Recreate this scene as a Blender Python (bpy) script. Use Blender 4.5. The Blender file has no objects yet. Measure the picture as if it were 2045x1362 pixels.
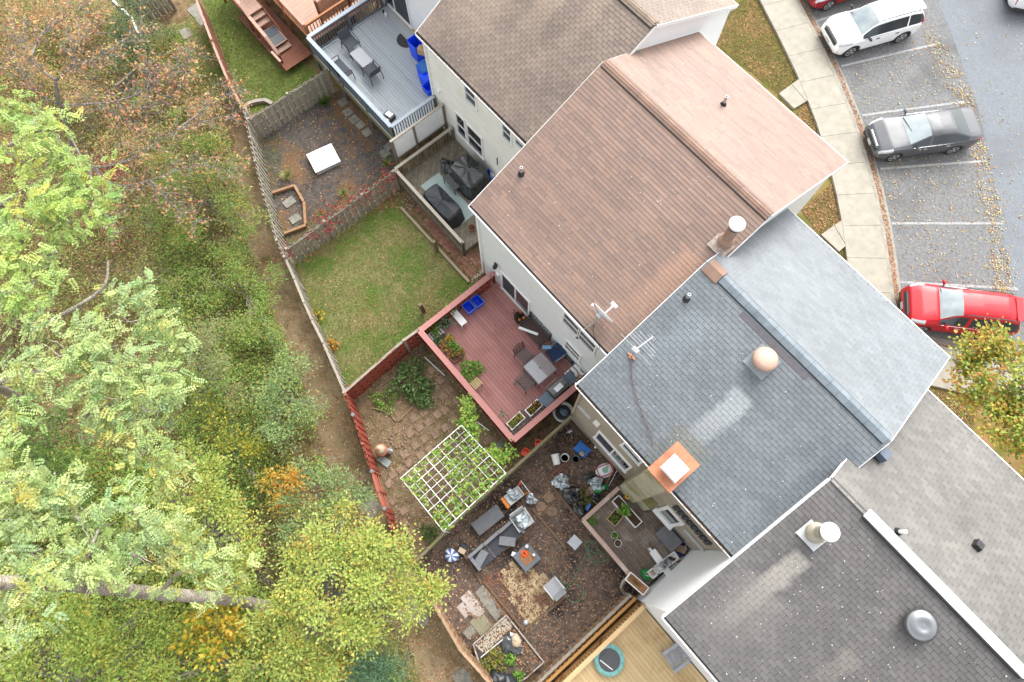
import bpy, math, random
import numpy as np
from mathutils import Vector, Matrix

random.seed(7)
rng = np.random.default_rng(7)
SC = bpy.context.scene
COL = SC.collection
PI = math.pi

# ------------------------------------------------------------------ camera
# world: x runs along the row of houses, y towards the street, z up; metres
F_PX, IMG_W, IMG_H = 1340.0, 2045.0, 1362.0
CX, CY = IMG_W / 2, IMG_H / 2
CAM_H = 26.0


def _basis():
    n = np.array([1032. - CX, 1090. - CY, F_PX]); n /= np.linalg.norm(n)
    up = np.array([0, -1., 0]); y = up - (up @ n) * n; y /= np.linalg.norm(y)
    z = -n; x = np.cross(y, z)
    R = np.array([x, y, z])
    a = math.radians(-49.4)
    d1 = np.array([math.cos(a), math.sin(a), 0]); d2 = np.array([-d1[1], d1[0], 0])
    return np.array([d1, d2, [0, 0, 1.]]) @ R


RC = _basis()                       # columns: camera right, down, forward in world axes
cam = bpy.data.cameras.new('camera')
cam_o = bpy.data.objects.new('camera', cam); COL.objects.link(cam_o)
cam.sensor_width = 36.0
cam.lens = 36.0 * F_PX / IMG_W
cam.clip_end = 500
cam_o.matrix_world = Matrix(((RC[0, 0], -RC[0, 1], -RC[0, 2], 0), (RC[1, 0], -RC[1, 1], -RC[1, 2], 0),
                             (RC[2, 0], -RC[2, 1], -RC[2, 2], CAM_H), (0, 0, 0, 1)))
SC.camera = cam_o

# ------------------------------------------------------------------ light: bright overcast
SUN_EL, SUN_AZ = math.radians(47), math.radians(-20)      # azimuth from +y towards +x
world = bpy.data.worlds.new('World'); SC.world = world; world.use_nodes = True
wn = world.node_tree.nodes; wl = world.node_tree.links
bg = wn['Background']
sky = wn.new('ShaderNodeTexSky'); sky.sky_type = 'NISHITA'; sky.sun_disc = False
sky.sun_elevation = SUN_EL; sky.sun_rotation = SUN_AZ
sky.air_density = 1.2; sky.dust_density = 4.0; sky.ozone_density = 1.0
hsv = wn.new('ShaderNodeHueSaturation'); hsv.inputs['Saturation'].default_value = 0.14
wl.new(sky.outputs[0], hsv.inputs['Color']); wl.new(hsv.outputs[0], bg.inputs['Color'])
bg.inputs['Strength'].default_value = 0.15
sun = bpy.data.lights.new('sun', 'SUN'); sun.energy = 0.95; sun.angle = math.radians(44); sun.color = (1.0, 0.965, 0.91)
sun_o = bpy.data.objects.new('sun', sun); COL.objects.link(sun_o)
sd = Vector((math.sin(SUN_AZ) * math.cos(SUN_EL), math.cos(SUN_AZ) * math.cos(SUN_EL), math.sin(SUN_EL)))
sun_o.rotation_euler = (-sd).to_track_quat('-Z', 'Y').to_euler(); sun_o.location = (0, 0, 40)
SC.view_settings.view_transform = 'Standard'; SC.view_settings.look = 'None'
SC.view_settings.gamma = 1.0; SC.view_settings.use_curve_mapping = False
SC.view_settings.exposure = 1.6
SC.render.engine = 'CYCLES'
SC.cycles.max_bounces = 6; SC.cycles.diffuse_bounces = 3; SC.cycles.glossy_bounces = 3
SC.cycles.transmission_bounces = 4; SC.cycles.transparent_max_bounces = 6
SC.cycles.use_denoising = True


# ------------------------------------------------------------------ geometry of the place
def GZ(y):
    """height of the terrain: the back yards lie lower than the houses, the street a little higher"""
    return np.interp(y, [-3., 4., 6., 12.], [-0.5, 0., 0., 0.45])


BREAKS = [-3., 4., 6., 12.]


def ray(px, py):
    return RC @ np.array([(px - CX) / F_PX, (py - CY) / F_PX, 1.0])


def P(px, py, z=None, dz=0.0):
    """the point of the place seen at a pixel of the photograph, at height z (or on the ground)"""
    d = ray(px, py)
    if z is None:
        z = 0.0
        for _ in range(6):
            t = (z - CAM_H) / d[2]; z = float(GZ(d[1] * t)) + dz
    t = (z - CAM_H) / d[2]
    return Vector((d[0] * t, d[1] * t, z))


def PY(px, py, y):
    """the point seen at a pixel on the upright plane at depth y"""
    d = ray(px, py); t = y / d[1]
    return Vector((d[0] * t, y, CAM_H + d[2] * t))


def Pn(xy, dz=0.0, z=None):
    """many pixels at once"""
    xy = np.asarray(xy, float)
    d = np.stack([(xy[:, 0] - CX) / F_PX, (xy[:, 1] - CY) / F_PX, np.ones(len(xy))], 1) @ RC.T
    zz = np.zeros(len(xy)) if z is None else np.full(len(xy), float(z))
    if z is None:
        for _ in range(6):
            zz = GZ(d[:, 1] * (zz - CAM_H) / d[:, 2]) + dz
    t = (zz - CAM_H) / d[:, 2]
    return np.stack([d[:, 0] * t, d[:, 1] * t, zz], 1)


# ------------------------------------------------------------------ materials
def lin(v):
    v /= 255.0
    return v / 12.92 if v <= 0.04045 else ((v + 0.055) / 1.055) ** 2.4


def c(r, g, b, k=1.65):
    return (lin(r) / k, lin(g) / k, lin(b) / k)


class NT:
    def __init__(s, m):
        s.t = m.node_tree; s.n = s.t.nodes; s.l = s.t.links; s.b = s.n['Principled BSDF']

    def new(s, ty, **kw):
        n = s.n.new(ty)
        for k, v in kw.items():
            setattr(n, k, v)
        return n

    def link(s, a, b):
        s.l.new(a, b)

    def math(s, op, a, b=None, clamp=False):
        n = s.new('ShaderNodeMath', operation=op, use_clamp=clamp)
        for i, v in enumerate((a, b)):
            if v is None: continue
            if isinstance(v, (int, float)): n.inputs[i].default_value = v
            else: s.link(v, n.inputs[i])
        return n.outputs[0]

    def noise(s, vec, scale, detail=4, rough=0.6):
        n = s.new('ShaderNodeTexNoise'); n.inputs['Scale'].default_value = scale
        n.inputs['Detail'].default_value = detail; n.inputs['Roughness'].default_value = rough
        s.link(vec, n.inputs['Vector']); return n.outputs['Fac']

    def mapping(s, vec, scale=(1, 1, 1), rot=(0, 0, 0)):
        n = s.new('ShaderNodeMapping'); n.inputs['Scale'].default_value = scale; n.inputs['Rotation'].default_value = rot
        s.link(vec, n.inputs['Vector']); return n.outputs[0]

    def ramp(s, fac, stops, interp='LINEAR'):
        n = s.new('ShaderNodeValToRGB'); r = n.color_ramp; r.interpolation = interp
        while len(r.elements) < len(stops): r.elements.new(0.5)
        for e, (p, col) in zip(r.elements, stops):
            e.position = p; e.color = (*col, 1) if len(col) == 3 else col
        s.link(fac, n.inputs[0]); return n.outputs[0]

    def mix(s, fac, a, b, mode='MIX'):
        n = s.new('ShaderNodeMix', data_type='RGBA', blend_type=mode)
        for sock, v in ((n.inputs[0], fac), (n.inputs[6], a), (n.inputs[7], b)):
            if isinstance(v, (int, float)): sock.default_value = v
            elif isinstance(v, tuple): sock.default_value = (*v, 1)
            else: s.link(v, sock)
        return n.outputs[2]

    def bump(s, h, strength=0.3, dist=0.02):
        n = s.new('ShaderNodeBump'); n.inputs['Strength'].default_value = strength; n.inputs['Distance'].default_value = dist
        s.link(h, n.inputs['Height']); s.link(n.outputs[0], s.b.inputs['Normal'])


def newmat(name):
    m = bpy.data.materials.new(name); m.use_nodes = True
    return m, NT(m)


MATS = {}


def mat(name, c1, c2=None, scale=6, rough=0.75, metal=0.0, spec=0.4, var=0.0, stretch=(1, 1, 1), bump=0.0,
        detail=5, lo=0.35, hi=0.65, c3=None, sc3=1.0, lo3=0.5, hi3=0.7):
    """base colour c1/c2 blended by noise in place, optional blotches of c3, optional variation from piece to piece"""
    if name in MATS: return MATS[name]
    m, t = newmat(name)
    pos = t.new('ShaderNodeNewGeometry').outputs['Position']
    col = None
    if c2 is not None:
        f = t.noise(t.mapping(pos, stretch), scale, detail)
        col = t.ramp(f, [(lo, c1), (hi, c2)])
        if bump: t.bump(f, bump, 0.02)
    if c3 is not None:
        f3 = t.noise(pos, sc3, 4)
        f3 = t.ramp(f3, [(lo3, (0, 0, 0)), (hi3, (1, 1, 1))])
        col = t.mix(f3, col if col is not None else c1, c3)
    if var:
        g = t.new('ShaderNodeNewGeometry').outputs['Random Per Island']
        o = t.new('ShaderNodeObjectInfo').outputs['Random']
        v = t.math('FRACT', t.math('ADD', g, o))
        v = t.math('ADD', t.math('MULTIPLY', v, 2 * var), 1 - var)
        n = t.new('ShaderNodeVectorMath', operation='SCALE')
        if col is None: n.inputs[0].default_value = c1
        else: t.link(col, n.inputs[0])
        t.link(v, n.inputs['Scale']); col = n.outputs[0]
    if col is None: t.b.inputs['Base Color'].default_value = (*c1, 1)
    else: t.link(col, t.b.inputs['Base Color'])
    t.b.inputs['Roughness'].default_value = rough; t.b.inputs['Metallic'].default_value = metal
    t.b.inputs['Specular IOR Level'].default_value = spec
    MATS[name] = m
    return m


def leafmat(name='leaf', trans=0.3, rough=0.55):
    if name in MATS: return MATS[name]
    m, t = newmat(name)
    a = t.new('ShaderNodeAttribute', attribute_name='Col')
    t.link(a.outputs['Color'], t.b.inputs['Base Color'])
    t.b.inputs['Roughness'].default_value = rough; t.b.inputs['Specular IOR Level'].default_value = 0.3
    if trans:
        tr = t.new('ShaderNodeBsdfTranslucent'); t.link(a.outputs['Color'], tr.inputs['Color'])
        mx = t.new('ShaderNodeMixShader'); mx.inputs[0].default_value = trans
        out = t.n['Material Output']
        t.link(t.b.outputs[0], mx.inputs[1]); t.link(tr.outputs[0], mx.inputs[2]); t.link(mx.outputs[0], out.inputs[0])
    MATS[name] = m
    return m


def glassmat(name, col=(0.02, 0.025, 0.03), rough=0.06):
    if name in MATS: return MATS[name]
    m, t = newmat(name)
    t.b.inputs['Base Color'].default_value = (*col, 1); t.b.inputs['Roughness'].default_value = rough
    t.b.inputs['Specular IOR Level'].default_value = 0.5
    MATS[name] = m
    return m


def paint(name, col, coat=0.3):
    if name in MATS: return MATS[name]
    m, t = newmat(name)
    t.b.inputs['Base Color'].default_value = (*col, 1); t.b.inputs['Roughness'].default_value = 0.35
    t.b.inputs['Coat Weight'].default_value = coat; t.b.inputs['Coat Roughness'].default_value = 0.06; t.b.inputs['Specular IOR Level'].default_value = 0.25
    pos = t.new('ShaderNodeNewGeometry').outputs['Position']
    f = t.noise(pos, 3.0, 5)
    t.link(t.ramp(f, [(0.3, (0.28,) * 3), (0.7, (0.45,) * 3)]), t.b.inputs['Roughness'])
    MATS[name] = m
    return m


# ------------------------------------------------------------------ mesh builder
class MB:
    def __init__(s):
        s.v = []; s.f = []; s.m = []

    def add(s, vs, fs, mi=0):
        o = len(s.v); s.v += [tuple(v) for v in vs]
        for f in fs:
            s.f.append([i + o for i in f]); s.m.append(mi)
        return s

    def box(s, ce, d, rz=0.0, mi=0, M=None, taper=1.0):
        x, y, z = d[0] / 2, d[1] / 2, d[2] / 2
        vs = []
        for k, (a, b, e) in enumerate([(-1, -1, -1), (1, -1, -1), (1, 1, -1), (-1, 1, -1), (-1, -1, 1), (1, -1, 1), (1, 1, 1), (-1, 1, 1)]):
            q = taper if e > 0 else 1.0
            vs.append(Vector((a * x * q, b * y * q, e * z)))
        R = M if M is not None else Matrix.Rotation(rz, 3, 'Z')
        vs = [R @ v + Vector(ce) for v in vs]
        return s.add(vs, [(0, 3, 2, 1), (4, 5, 6, 7), (0, 1, 5, 4), (1, 2, 6, 5), (2, 3, 7, 6), (3, 0, 4, 7)], mi)

    def bar(s, p, q, w, h, mi=0):
        p, q = Vector(p), Vector(q); d = q - p; L = d.length
        if L < 1e-6: return s
        x = d / L; up = Vector((0, 0, 1))
        if abs(x.z) > 0.98: up = Vector((0, 1, 0))
        y = up.cross(x).normalized(); z = x.cross(y)
        M = Matrix((x, y, z)).transposed()
        return s.box((p + q) / 2, (L, w, h), M=M, mi=mi)

    def tube(s, pts, r, n=8, mi=0, cap=True):
        pts = [Vector(p) for p in pts]
        rs = r if isinstance(r, (list, tuple)) else [r] * len(pts)
        o = len(s.v); prev = None
        for i, p in enumerate(pts):
            a = pts[max(0, i - 1)]; b = pts[min(len(pts) - 1, i + 1)]
            d = (b - a)
            d = d.normalized() if d.length > 1e-9 else Vector((0, 0, 1))
            u = prev if prev is not None else (Vector((1, 0, 0)) if abs(d.x) < 0.9 else Vector((0, 1, 0)))
            u = (u - d * u.dot(d)).normalized(); w = d.cross(u); prev = u
            for k in range(n):
                an = 2 * PI * k / n
                s.v.append(tuple(p + (u * math.cos(an) + w * math.sin(an)) * rs[i]))
        for i in range(len(pts) - 1):
            for k in range(n):
                k2 = (k + 1) % n
                s.f.append([o + i * n + k, o + i * n + k2, o + (i + 1) * n + k2, o + (i + 1) * n + k]); s.m.append(mi)
        if cap:
            s.f.append([o + k for k in reversed(range(n))]); s.m.append(mi)
            e = o + (len(pts) - 1) * n
            s.f.append([e + k for k in range(n)]); s.m.append(mi)
        return s

    def lathe(s, prof, ce=(0, 0, 0), n=16, mi=0, M=None, capb=True, capt=True):
        o = len(s.v); ce = Vector(ce)
        for r, z in prof:
            for k in range(n):
                an = 2 * PI * k / n
                v = Vector((r * math.cos(an), r * math.sin(an), z))
                if M is not None: v = M @ v
                s.v.append(tuple(v + ce))
        for i in range(len(prof) - 1):
            for k in range(n):
                k2 = (k + 1) % n
                s.f.append([o + i * n + k, o + i * n + k2, o + (i + 1) * n + k2, o + (i + 1) * n + k]); s.m.append(mi)
        if capb: s.f.append([o + k for k in reversed(range(n))]); s.m.append(mi)
        if capt:
            e = o + (len(prof) - 1) * n
            s.f.append([e + k for k in range(n)]); s.m.append(mi)
        return s

    def prism(s, poly, z0, z1, mi=0):
        n = len(poly)
        ar = sum(poly[i][0] * poly[(i + 1) % n][1] - poly[(i + 1) % n][0] * poly[i][1] for i in range(n))
        if ar < 0: poly = poly[::-1]
        vs = [(p[0], p[1], z0) for p in poly] + [(p[0], p[1], z1) for p in poly]
        fs = [list(range(n))[::-1], list(range(n, 2 * n))]
        for i in range(n):
            j = (i + 1) % n; fs.append([i, j, n + j, n + i])
        return s.add(vs, fs, mi)

    def prismx(s, prof, x0, x1, mi=0):
        """profile in (y,z), extruded along x"""
        n = len(prof)
        vs = [(x0, p[0], p[1]) for p in prof] + [(x1, p[0], p[1]) for p in prof]
        ar = sum(prof[i][0] * prof[(i + 1) % n][1] - prof[(i + 1) % n][0] * prof[i][1] for i in range(n))
        fs = [list(range(n))[::-1], list(range(n, 2 * n))]
        for i in range(n):
            j = (i + 1) % n; fs.append([i, j, n + j, n + i])
        if ar < 0: fs = [f[::-1] for f in fs]
        return s.add(vs, fs, mi)

    def blob(s, ce, r, n=10, m=7, jit=0.12, mi=0, seed=0, zmin=None):
        """a lumpy closed shape (bag, bundle, stone)"""
        rr = random.Random(seed); o = len(s.v); ce = Vector(ce)
        r = Vector(r) if not isinstance(r, (int, float)) else Vector((r, r, r))
        ph = [rr.uniform(0, 6.28) for _ in range(6)]
        for i in range(m + 1):
            th = PI * i / m
            for k in range(n):
                an = 2 * PI * k / n
                q = 1 + jit * (math.sin(3 * an + ph[0] + 2 * th) + 0.7 * math.sin(5 * an + ph[1] - 3 * th) + 0.6 * math.sin(2 * an + ph[2] + 5 * th)) + rr.uniform(-jit, jit) * 0.5
                v = Vector((r.x * math.sin(th) * math.cos(an) * q, r.y * math.sin(th) * math.sin(an) * q, r.z * math.cos(th) * q)) + ce
                if zmin is not None and v.z < zmin: v.z = zmin
                s.v.append(tuple(v))
        for i in range(m):
            for k in range(n):
                k2 = (k + 1) % n
                s.f.append([o + i * n + k, o + (i + 1) * n + k, o + (i + 1) * n + k2, o + i * n + k2]); s.m.append(mi)
        return s

    def mesh(s, name, mats, off=Vector((0, 0, 0)), smooth=False):
        me = bpy.data.meshes.new(name)
        vs = [(v[0] - off.x, v[1] - off.y, v[2] - off.z) for v in s.v]
        me.from_pydata(vs, [], s.f)
        mats = mats if isinstance(mats, (list, tuple)) else [mats]
        for m in mats: me.materials.append(m)
        if len(mats) > 1: me.polygons.foreach_set('material_index', s.m)
        if smooth: me.polygons.foreach_set('use_smooth', [True] * len(s.f))
        me.update()
        return me


ORIG = {}


def link(o, parent=None):
    COL.objects.link(o)
    if parent is not None: o.parent = parent
    return o


def tag(o, label=None, cat=None, group=None, kind=None):
    if label: o['label'] = label
    if cat: o['category'] = cat
    if group: o['group'] = group
    if kind: o['kind'] = kind
    return o


def E(name, label, cat, loc=(0, 0, 0), rz=0.0, group=None, kind=None):
    """an Empty at a thing's base that parents its parts"""
    o = bpy.data.objects.new(name, None); link(o)
    o.empty_display_size = 0.2
    o.location = loc; o.rotation_euler = (0, 0, rz)
    ORIG[o.name] = Vector(loc)
    return tag(o, label, cat, group, kind)


def B(mb, name, mats, parent=None, local=False, smooth=False, label=None, kind=None):
    """one mesh object; with local=False its points were given in the place, else relative to the thing"""
    off = Vector((0, 0, 0))
    if parent is not None and not local: off = ORIG[parent.name]
    o = bpy.data.objects.new(name, mb.mesh(name, mats, off, smooth)); link(o, parent)
    if parent is not None: ORIG[o.name] = ORIG[parent.name]
    else: ORIG[o.name] = Vector((0, 0, 0))
    if label: o['label'] = label
    if kind: o['kind'] = kind
    return o


def T(mb, name, mats, label, cat, loc=(0, 0, 0), rz=0.0, group=None, smooth=False, kind=None):
    """a thing that is one mesh, points relative to loc"""
    o = bpy.data.objects.new(name, mb.mesh(name, mats, smooth=smooth)); link(o)
    o.location = loc; o.rotation_euler = (0, 0, rz); ORIG[o.name] = Vector(loc)
    return tag(o, label, cat, group, kind)


_cubes = {}


def cube(m):
    if m.name not in _cubes:
        _cubes[m.name] = MB().box((0, 0, 0), (1, 1, 1)).mesh('piece_' + m.name, m)
    return _cubes[m.name]


def piece(name, m, parent, ce, d, rz=0.0, M=None, local=False):
    """one straight piece (plank, picket, post ...) sharing its mesh with all alike pieces"""
    o = bpy.data.objects.new(name, cube(m)); link(o, parent)
    off = ORIG[parent.name] if (parent is not None and not local) else Vector((0, 0, 0))
    R = (M.to_4x4() if M is not None else Matrix.Rotation(rz, 4, 'Z'))
    o.matrix_local = Matrix.Translation(Vector(ce) - off) @ R @ Matrix.Diagonal((d[0], d[1], d[2], 1))
    return o


def pbar(name, m, parent, p, q, w, h, local=False):
    p, q = Vector(p), Vector(q); d = q - p; L = d.length
    x = d / L; up = Vector((0, 0, 1)) if abs(x.z) < 0.98 else Vector((0, 1, 0))
    y = up.cross(x).normalized(); z = x.cross(y)
    return piece(name, m, parent, (p + q) / 2, (L, w, h), M=Matrix((x, y, z)).transposed(), local=local)


def inst(name, me, parent, loc, M=None, scale=1.0, local=False):
    o = bpy.data.objects.new(name, me); link(o, parent)
    off = ORIG[parent.name] if (parent is not None and not local) else Vector((0, 0, 0))
    R = M.to_4x4() if M is not None else Matrix.Identity(4)
    o.matrix_local = Matrix.Translation(Vector(loc) - off) @ R @ Matrix.Diagonal((scale, scale, scale, 1))
    return o


def dup(root, loc, rz=0.0, label=None, group=None):
    r = root.copy(); link(r); r.location = loc; r.rotation_euler = (0, 0, rz); ORIG[r.name] = Vector(loc)
    if label: r['label'] = label
    if group: r['group'] = group
    for ch in list(root.children):
        k = ch.copy(); link(k, r); k.matrix_local = ch.matrix_local.copy()
        for g in list(ch.children):
            d = g.copy(); link(d, k); d.matrix_local = g.matrix_local.copy()
    return r


# ------------------------------------------------------------------ leaves
def leaf_mesh(name, cen, ax, nor, L, W, cols, shape='leaf'):
    """many leaf faces: centre, axis, normal, length, width, colour each (arrays)"""
    n = len(cen)
    ax = ax / (np.linalg.norm(ax, axis=1, keepdims=True) + 1e-9)
    sd_ = np.cross(nor, ax); sd_ /= (np.linalg.norm(sd_, axis=1, keepdims=True) + 1e-9)
    up = np.cross(ax, sd_)
    L = np.asarray(L).reshape(-1, 1) * np.ones((n, 1)); W = np.asarray(W).reshape(-1, 1) * np.ones((n, 1))
    a = cen - ax * L * 0.5; b = cen + ax * L * 0.5
    m1 = cen - ax * L * 0.06 + sd_ * W * 0.5 + up * W * 0.16; m2 = cen - ax * L * 0.06 - sd_ * W * 0.5 + up * W * 0.16
    v = np.stack([a, m1, b, m2], 1).reshape(-1, 3)          # two triangles folded along the rib
    idx = np.arange(n)[:, None] * 4
    tri = np.concatenate([idx + np.array([[0, 2, 1]]), idx + np.array([[0, 3, 2]])], 1).reshape(-1)
    me = bpy.data.meshes.new(name)
    me.vertices.add(n * 4); me.vertices.foreach_set('co', v.astype(np.float32).ravel())
    me.loops.add(n * 6); me.loops.foreach_set('vertex_index', tri.astype(np.int32))
    me.polygons.add(n * 2)
    me.polygons.foreach_set('loop_start', np.arange(0, n * 6, 3, dtype=np.int32))
    try: me.polygons.foreach_set('loop_total', np.full(n * 2, 3, dtype=np.int32))
    except Exception: pass
    at = me.attributes.new('Col', 'FLOAT_COLOR', 'POINT')
    cc = np.concatenate([np.repeat(cols, 4, 0), np.ones((n * 4, 1))], 1).astype(np.float32)
    at.data.foreach_set('color', cc.ravel())
    me.update(calc_edges=True)
    return me


def pick(pal, n, r=None, jit=0.18):
    """colours drawn from a weighted palette [(weight, colour), ...]"""
    r = r or rng
    w = np.array([p[0] for p in pal], float); w /= w.sum()
    k = r.choice(len(pal), n, p=w)
    cols = np.array([p[1] for p in pal])[k]
    return np.clip(cols * (1 + r.uniform(-jit, jit, (n, 1))) * (1 + r.uniform(-0.06, 0.06, (n, 3))), 0.003, 0.95)


def inpoly(pts, poly):
    x, y = pts[:, 0], pts[:, 1]; r = np.zeros(len(pts), bool); j = len(poly) - 1
    for i in range(len(poly)):
        xi, yi = poly[i]; xj, yj = poly[j]
        if yi != yj:
            r ^= ((yi > y) != (yj > y)) & (x < (xj - xi) * (y - yi) / (yj - yi) + xi)
        j = i
    return r


def sample(poly, n):
    poly = np.array(poly, float); lo, hi = poly.min(0), poly.max(0); out = np.zeros((0, 2))
    while len(out) < n:
        q = rng.uniform(lo, hi, (n * 3, 2)); out = np.concatenate([out, q[inpoly(q, poly)]])
    return out[:n]


def litter(name, polys, size, pal, z=None, dz=0.012, tilt=0.35, kind='stuff', clump=0.0, parent=None):
    """fallen leaves lying about: polys = [(pixel polygon, count), ...]"""
    pts = []
    for poly, n in polys:
        q = sample(poly, n)
        if clump:
            k = sample(poly, max(3, n // 25)); q = np.concatenate([q[:n // 3], k[rng.integers(0, len(k), n - n // 3)] + rng.normal(0, clump, (n - n // 3, 2))])
        pts.append(Pn(q, dz, z))
    p = np.concatenate(pts); n = len(p)
    p[:, 2] += rng.uniform(0, 0.012, n)
    an = rng.uniform(0, 2 * PI, n)
    ax = np.stack([np.cos(an), np.sin(an), rng.normal(0, tilt * 0.5, n)], 1)
    nor = np.stack([rng.normal(0, tilt, n), rng.normal(0, tilt, n), np.ones(n)], 1)
    L = size * rng.uniform(0.6, 1.3, n)
    me = leaf_mesh(name, p, ax, nor, L, L * rng.uniform(0.5, 0.8, n), pick(pal, n))
    me.materials.append(leafmat('dry_leaf', 0.0, 0.8))
    o = bpy.data.objects.new(name, me); link(o, parent); o['kind'] = kind
    return o
# ------------------------------------------------------------------ the setting
import bmesh


def surf(name, poly, dz, m, z=None, parent=None, thick=0.0, kind='structure'):
    """a sheet that follows the terrain; poly in (x, y)"""
    bm = bmesh.new()
    vs = [bm.verts.new((p[0], p[1], 0)) for p in poly]
    f = bm.faces.new(vs)
    if f.normal.z < 0 or f.calc_area() == 0: pass
    bm.normal_update()
    if f.normal.z < 0: f.normal_flip()
    bmesh.ops.triangulate(bm, faces=[f])
    for b in BREAKS:
        bmesh.ops.bisect_plane(bm, geom=bm.verts[:] + bm.edges[:] + bm.faces[:], plane_co=(0, b, 0), plane_no=(0, 1, 0), dist=1e-5)
    for v in bm.verts: v.co.z = (float(GZ(v.co.y)) if z is None else z) + dz
    if thick:
        r = bmesh.ops.extrude_face_region(bm, geom=bm.faces[:])
        for g in r['geom']:
            if isinstance(g, bmesh.types.BMVert): g.co.z += thick
    bm.normal_update()
    me = bpy.data.meshes.new(name)
    off = ORIG[parent.name] if parent is not None else Vector((0, 0, 0))
    bm.transform(Matrix.Translation(-off)); bm.to_mesh(me); bm.free()
    me.materials.append(m)
    o = bpy.data.objects.new(name, me); link(o, parent); ORIG[o.name] = off
    if kind and parent is None: o['kind'] = kind
    return o


def rough(poly, amp=5, step=18, seed=1):
    """an outline made uneven (pixels)"""
    rr = random.Random(seed); out = []
    for i in range(len(poly)):
        a, b = poly[i], poly[(i + 1) % len(poly)]
        L = math.hypot(b[0] - a[0], b[1] - a[1]); k = max(1, int(L / step))
        for j in range(k):
            t = j / k
            out.append((a[0] + (b[0] - a[0]) * t + rr.uniform(-amp, amp), a[1] + (b[1] - a[1]) * t + rr.uniform(-amp, amp)))
    return out


def pw(poly): return [tuple(P(*p)[:2]) for p in poly]


M_soil = mat('soil', c(104, 86, 64), c(160, 136, 104), 3.2, 0.95, spec=0.1, bump=0.5, detail=10, c3=c(112, 112, 62), sc3=0.7, lo3=0.52, hi3=0.66)
M_path = mat('path_dirt', c(138, 120, 92), c(186, 164, 132), 2.2, 0.95, spec=0.1, detail=12, c3=c(112, 106, 66), sc3=1.1, lo3=0.5, hi3=0.7)
M_lawn = mat('lawn', c(128, 126, 78), c(164, 154, 108), 2.5, 0.95, spec=0.1, detail=10, c3=c(104, 134, 58), sc3=0.9, lo3=0.45, hi3=0.62)
M_green = mat('green_turf', c(100, 122, 54), c(132, 144, 78), 3, 0.95, spec=0.1, detail=10, c3=c(120, 110, 64), sc3=1.2, lo3=0.56, hi3=0.7)
M_mulch = mat('mulch', c(92, 84, 79), c(140, 121, 107), 5, 0.95, spec=0.1, bump=0.5, detail=12, c3=c(62, 60, 60), sc3=0.6, lo3=0.48, hi3=0.62)
M_yard = mat('leafy_dirt', c(118, 98, 80), c(160, 138, 112), 4, 0.95, spec=0.1, bump=0.4, detail=12, c3=c(104, 104, 60), sc3=0.9, lo3=0.56, hi3=0.7)
M_gravel = mat('dark_gravel', c(84, 83, 86), c(118, 110, 104), 5, 0.95, spec=0.1, bump=0.4, detail=12, c3=c(134, 108, 84), sc3=0.55, lo3=0.5, hi3=0.62)
M_fgrass = mat('front_grass', c(106, 110, 52), c(144, 128, 76), 2.5, 0.95, spec=0.1, detail=10, c3=c(168, 132, 92), sc3=0.8, lo3=0.5, hi3=0.65)
M_stall = mat('stall_asphalt', c(118, 119, 120), c(148, 148, 149), 9, 0.9, spec=0.25, detail=12, c3=c(102, 101, 102), sc3=0.45, lo3=0.5, hi3=0.75)
M_road = mat('road_asphalt', c(128, 134, 140), c(146, 151, 157), 12, 0.9, spec=0.25, detail=12, c3=c(124, 125, 131), sc3=0.3, lo3=0.5, hi3=0.75)
M_conc = mat('sidewalk_concrete', c(174, 168, 155), c(190, 184, 170), 3, 0.9, spec=0.2, var=0.015, detail=10, c3=c(156, 151, 139), sc3=0.8, lo3=0.55, hi3=0.8)
M_kerb = mat('kerb_concrete', c(158, 154, 143), c(184, 178, 166), 4, 0.9, spec=0.2, detail=10)
M_line = mat('road_paint', c(186, 186, 188), c(154, 154, 156), 14, 0.8, detail=10, lo=0.45, hi=0.62)
M_slab = mat('grey_slab', c(140, 138, 128), c(176, 172, 158), 6, 0.9, var=0.1, detail=8)
M_tan = mat('tan_paver', c(190, 166, 126), c(220, 198, 158), 7, 0.9, var=0.12, detail=8, c3=c(120, 88, 70), sc3=2.2, lo3=0.52, hi3=0.62)
M_brick = mat('brick_paver', c(150, 104, 86), c(176, 132, 112), 6, 0.9, var=0.14, detail=8)
M_step = mat('stepping_stone', c(140, 112, 92), c(170, 144, 120), 8, 0.9, var=0.1, detail=8)

surf('ground', [(-90, -70), (90, -70), (90, 90), (-90, 90)], 0.0, M_soil)

PATH = [(380, 40), (420, 120), (452, 210), (470, 300), (482, 400), (498, 500), (530, 610), (575, 720), (620, 800), (640, 880), (670, 960), (720, 1030), (760, 1120), (800, 1230), (840, 1362),
        (985, 1400), (930, 1310), (868, 1215), (835, 1150), (792, 1085), (748, 980), (712, 860), (690, 788), (640, 690), (600, 590), (560, 500), (528, 390), (505, 290), (484, 215), (440, 120), (402, 30)]
surf('path', pw(rough(PATH, 5, 20)), 0.004, M_path)
LAWN = [(584, 516), (640, 470), (720, 425), (800, 395), (815, 425), (937, 562), (985, 560), (842, 655), (700, 772), (650, 690), (612, 590)]
surf('lawn', pw(rough(LAWN, 4, 16, 2)), 0.006, M_lawn)
GREEN = [(396, -20), (480, -20), (612, 130), (655, 170), (600, 200), (494, 226), (455, 130)]
surf('lawn', pw(rough(GREEN, 3, 16, 3)), 0.006, M_green)
GREEN2 = [(250, 20), (330, 60), (392, 20), (430, 110), (480, 215), (440, 200), (330, 190), (260, 150), (200, 60)]
surf('lawn', pw(rough(GREEN2, 6, 16, 4)), 0.006, M_lawn)
GRAV = [(520, 262), (688, 178), (735, 215), (800, 305), (792, 352), (700, 405), (580, 505), (545, 440), (525, 360)]
surf('gravel_bed', pw(rough(GRAV, 4, 16, 5)), 0.006, M_gravel)
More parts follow.
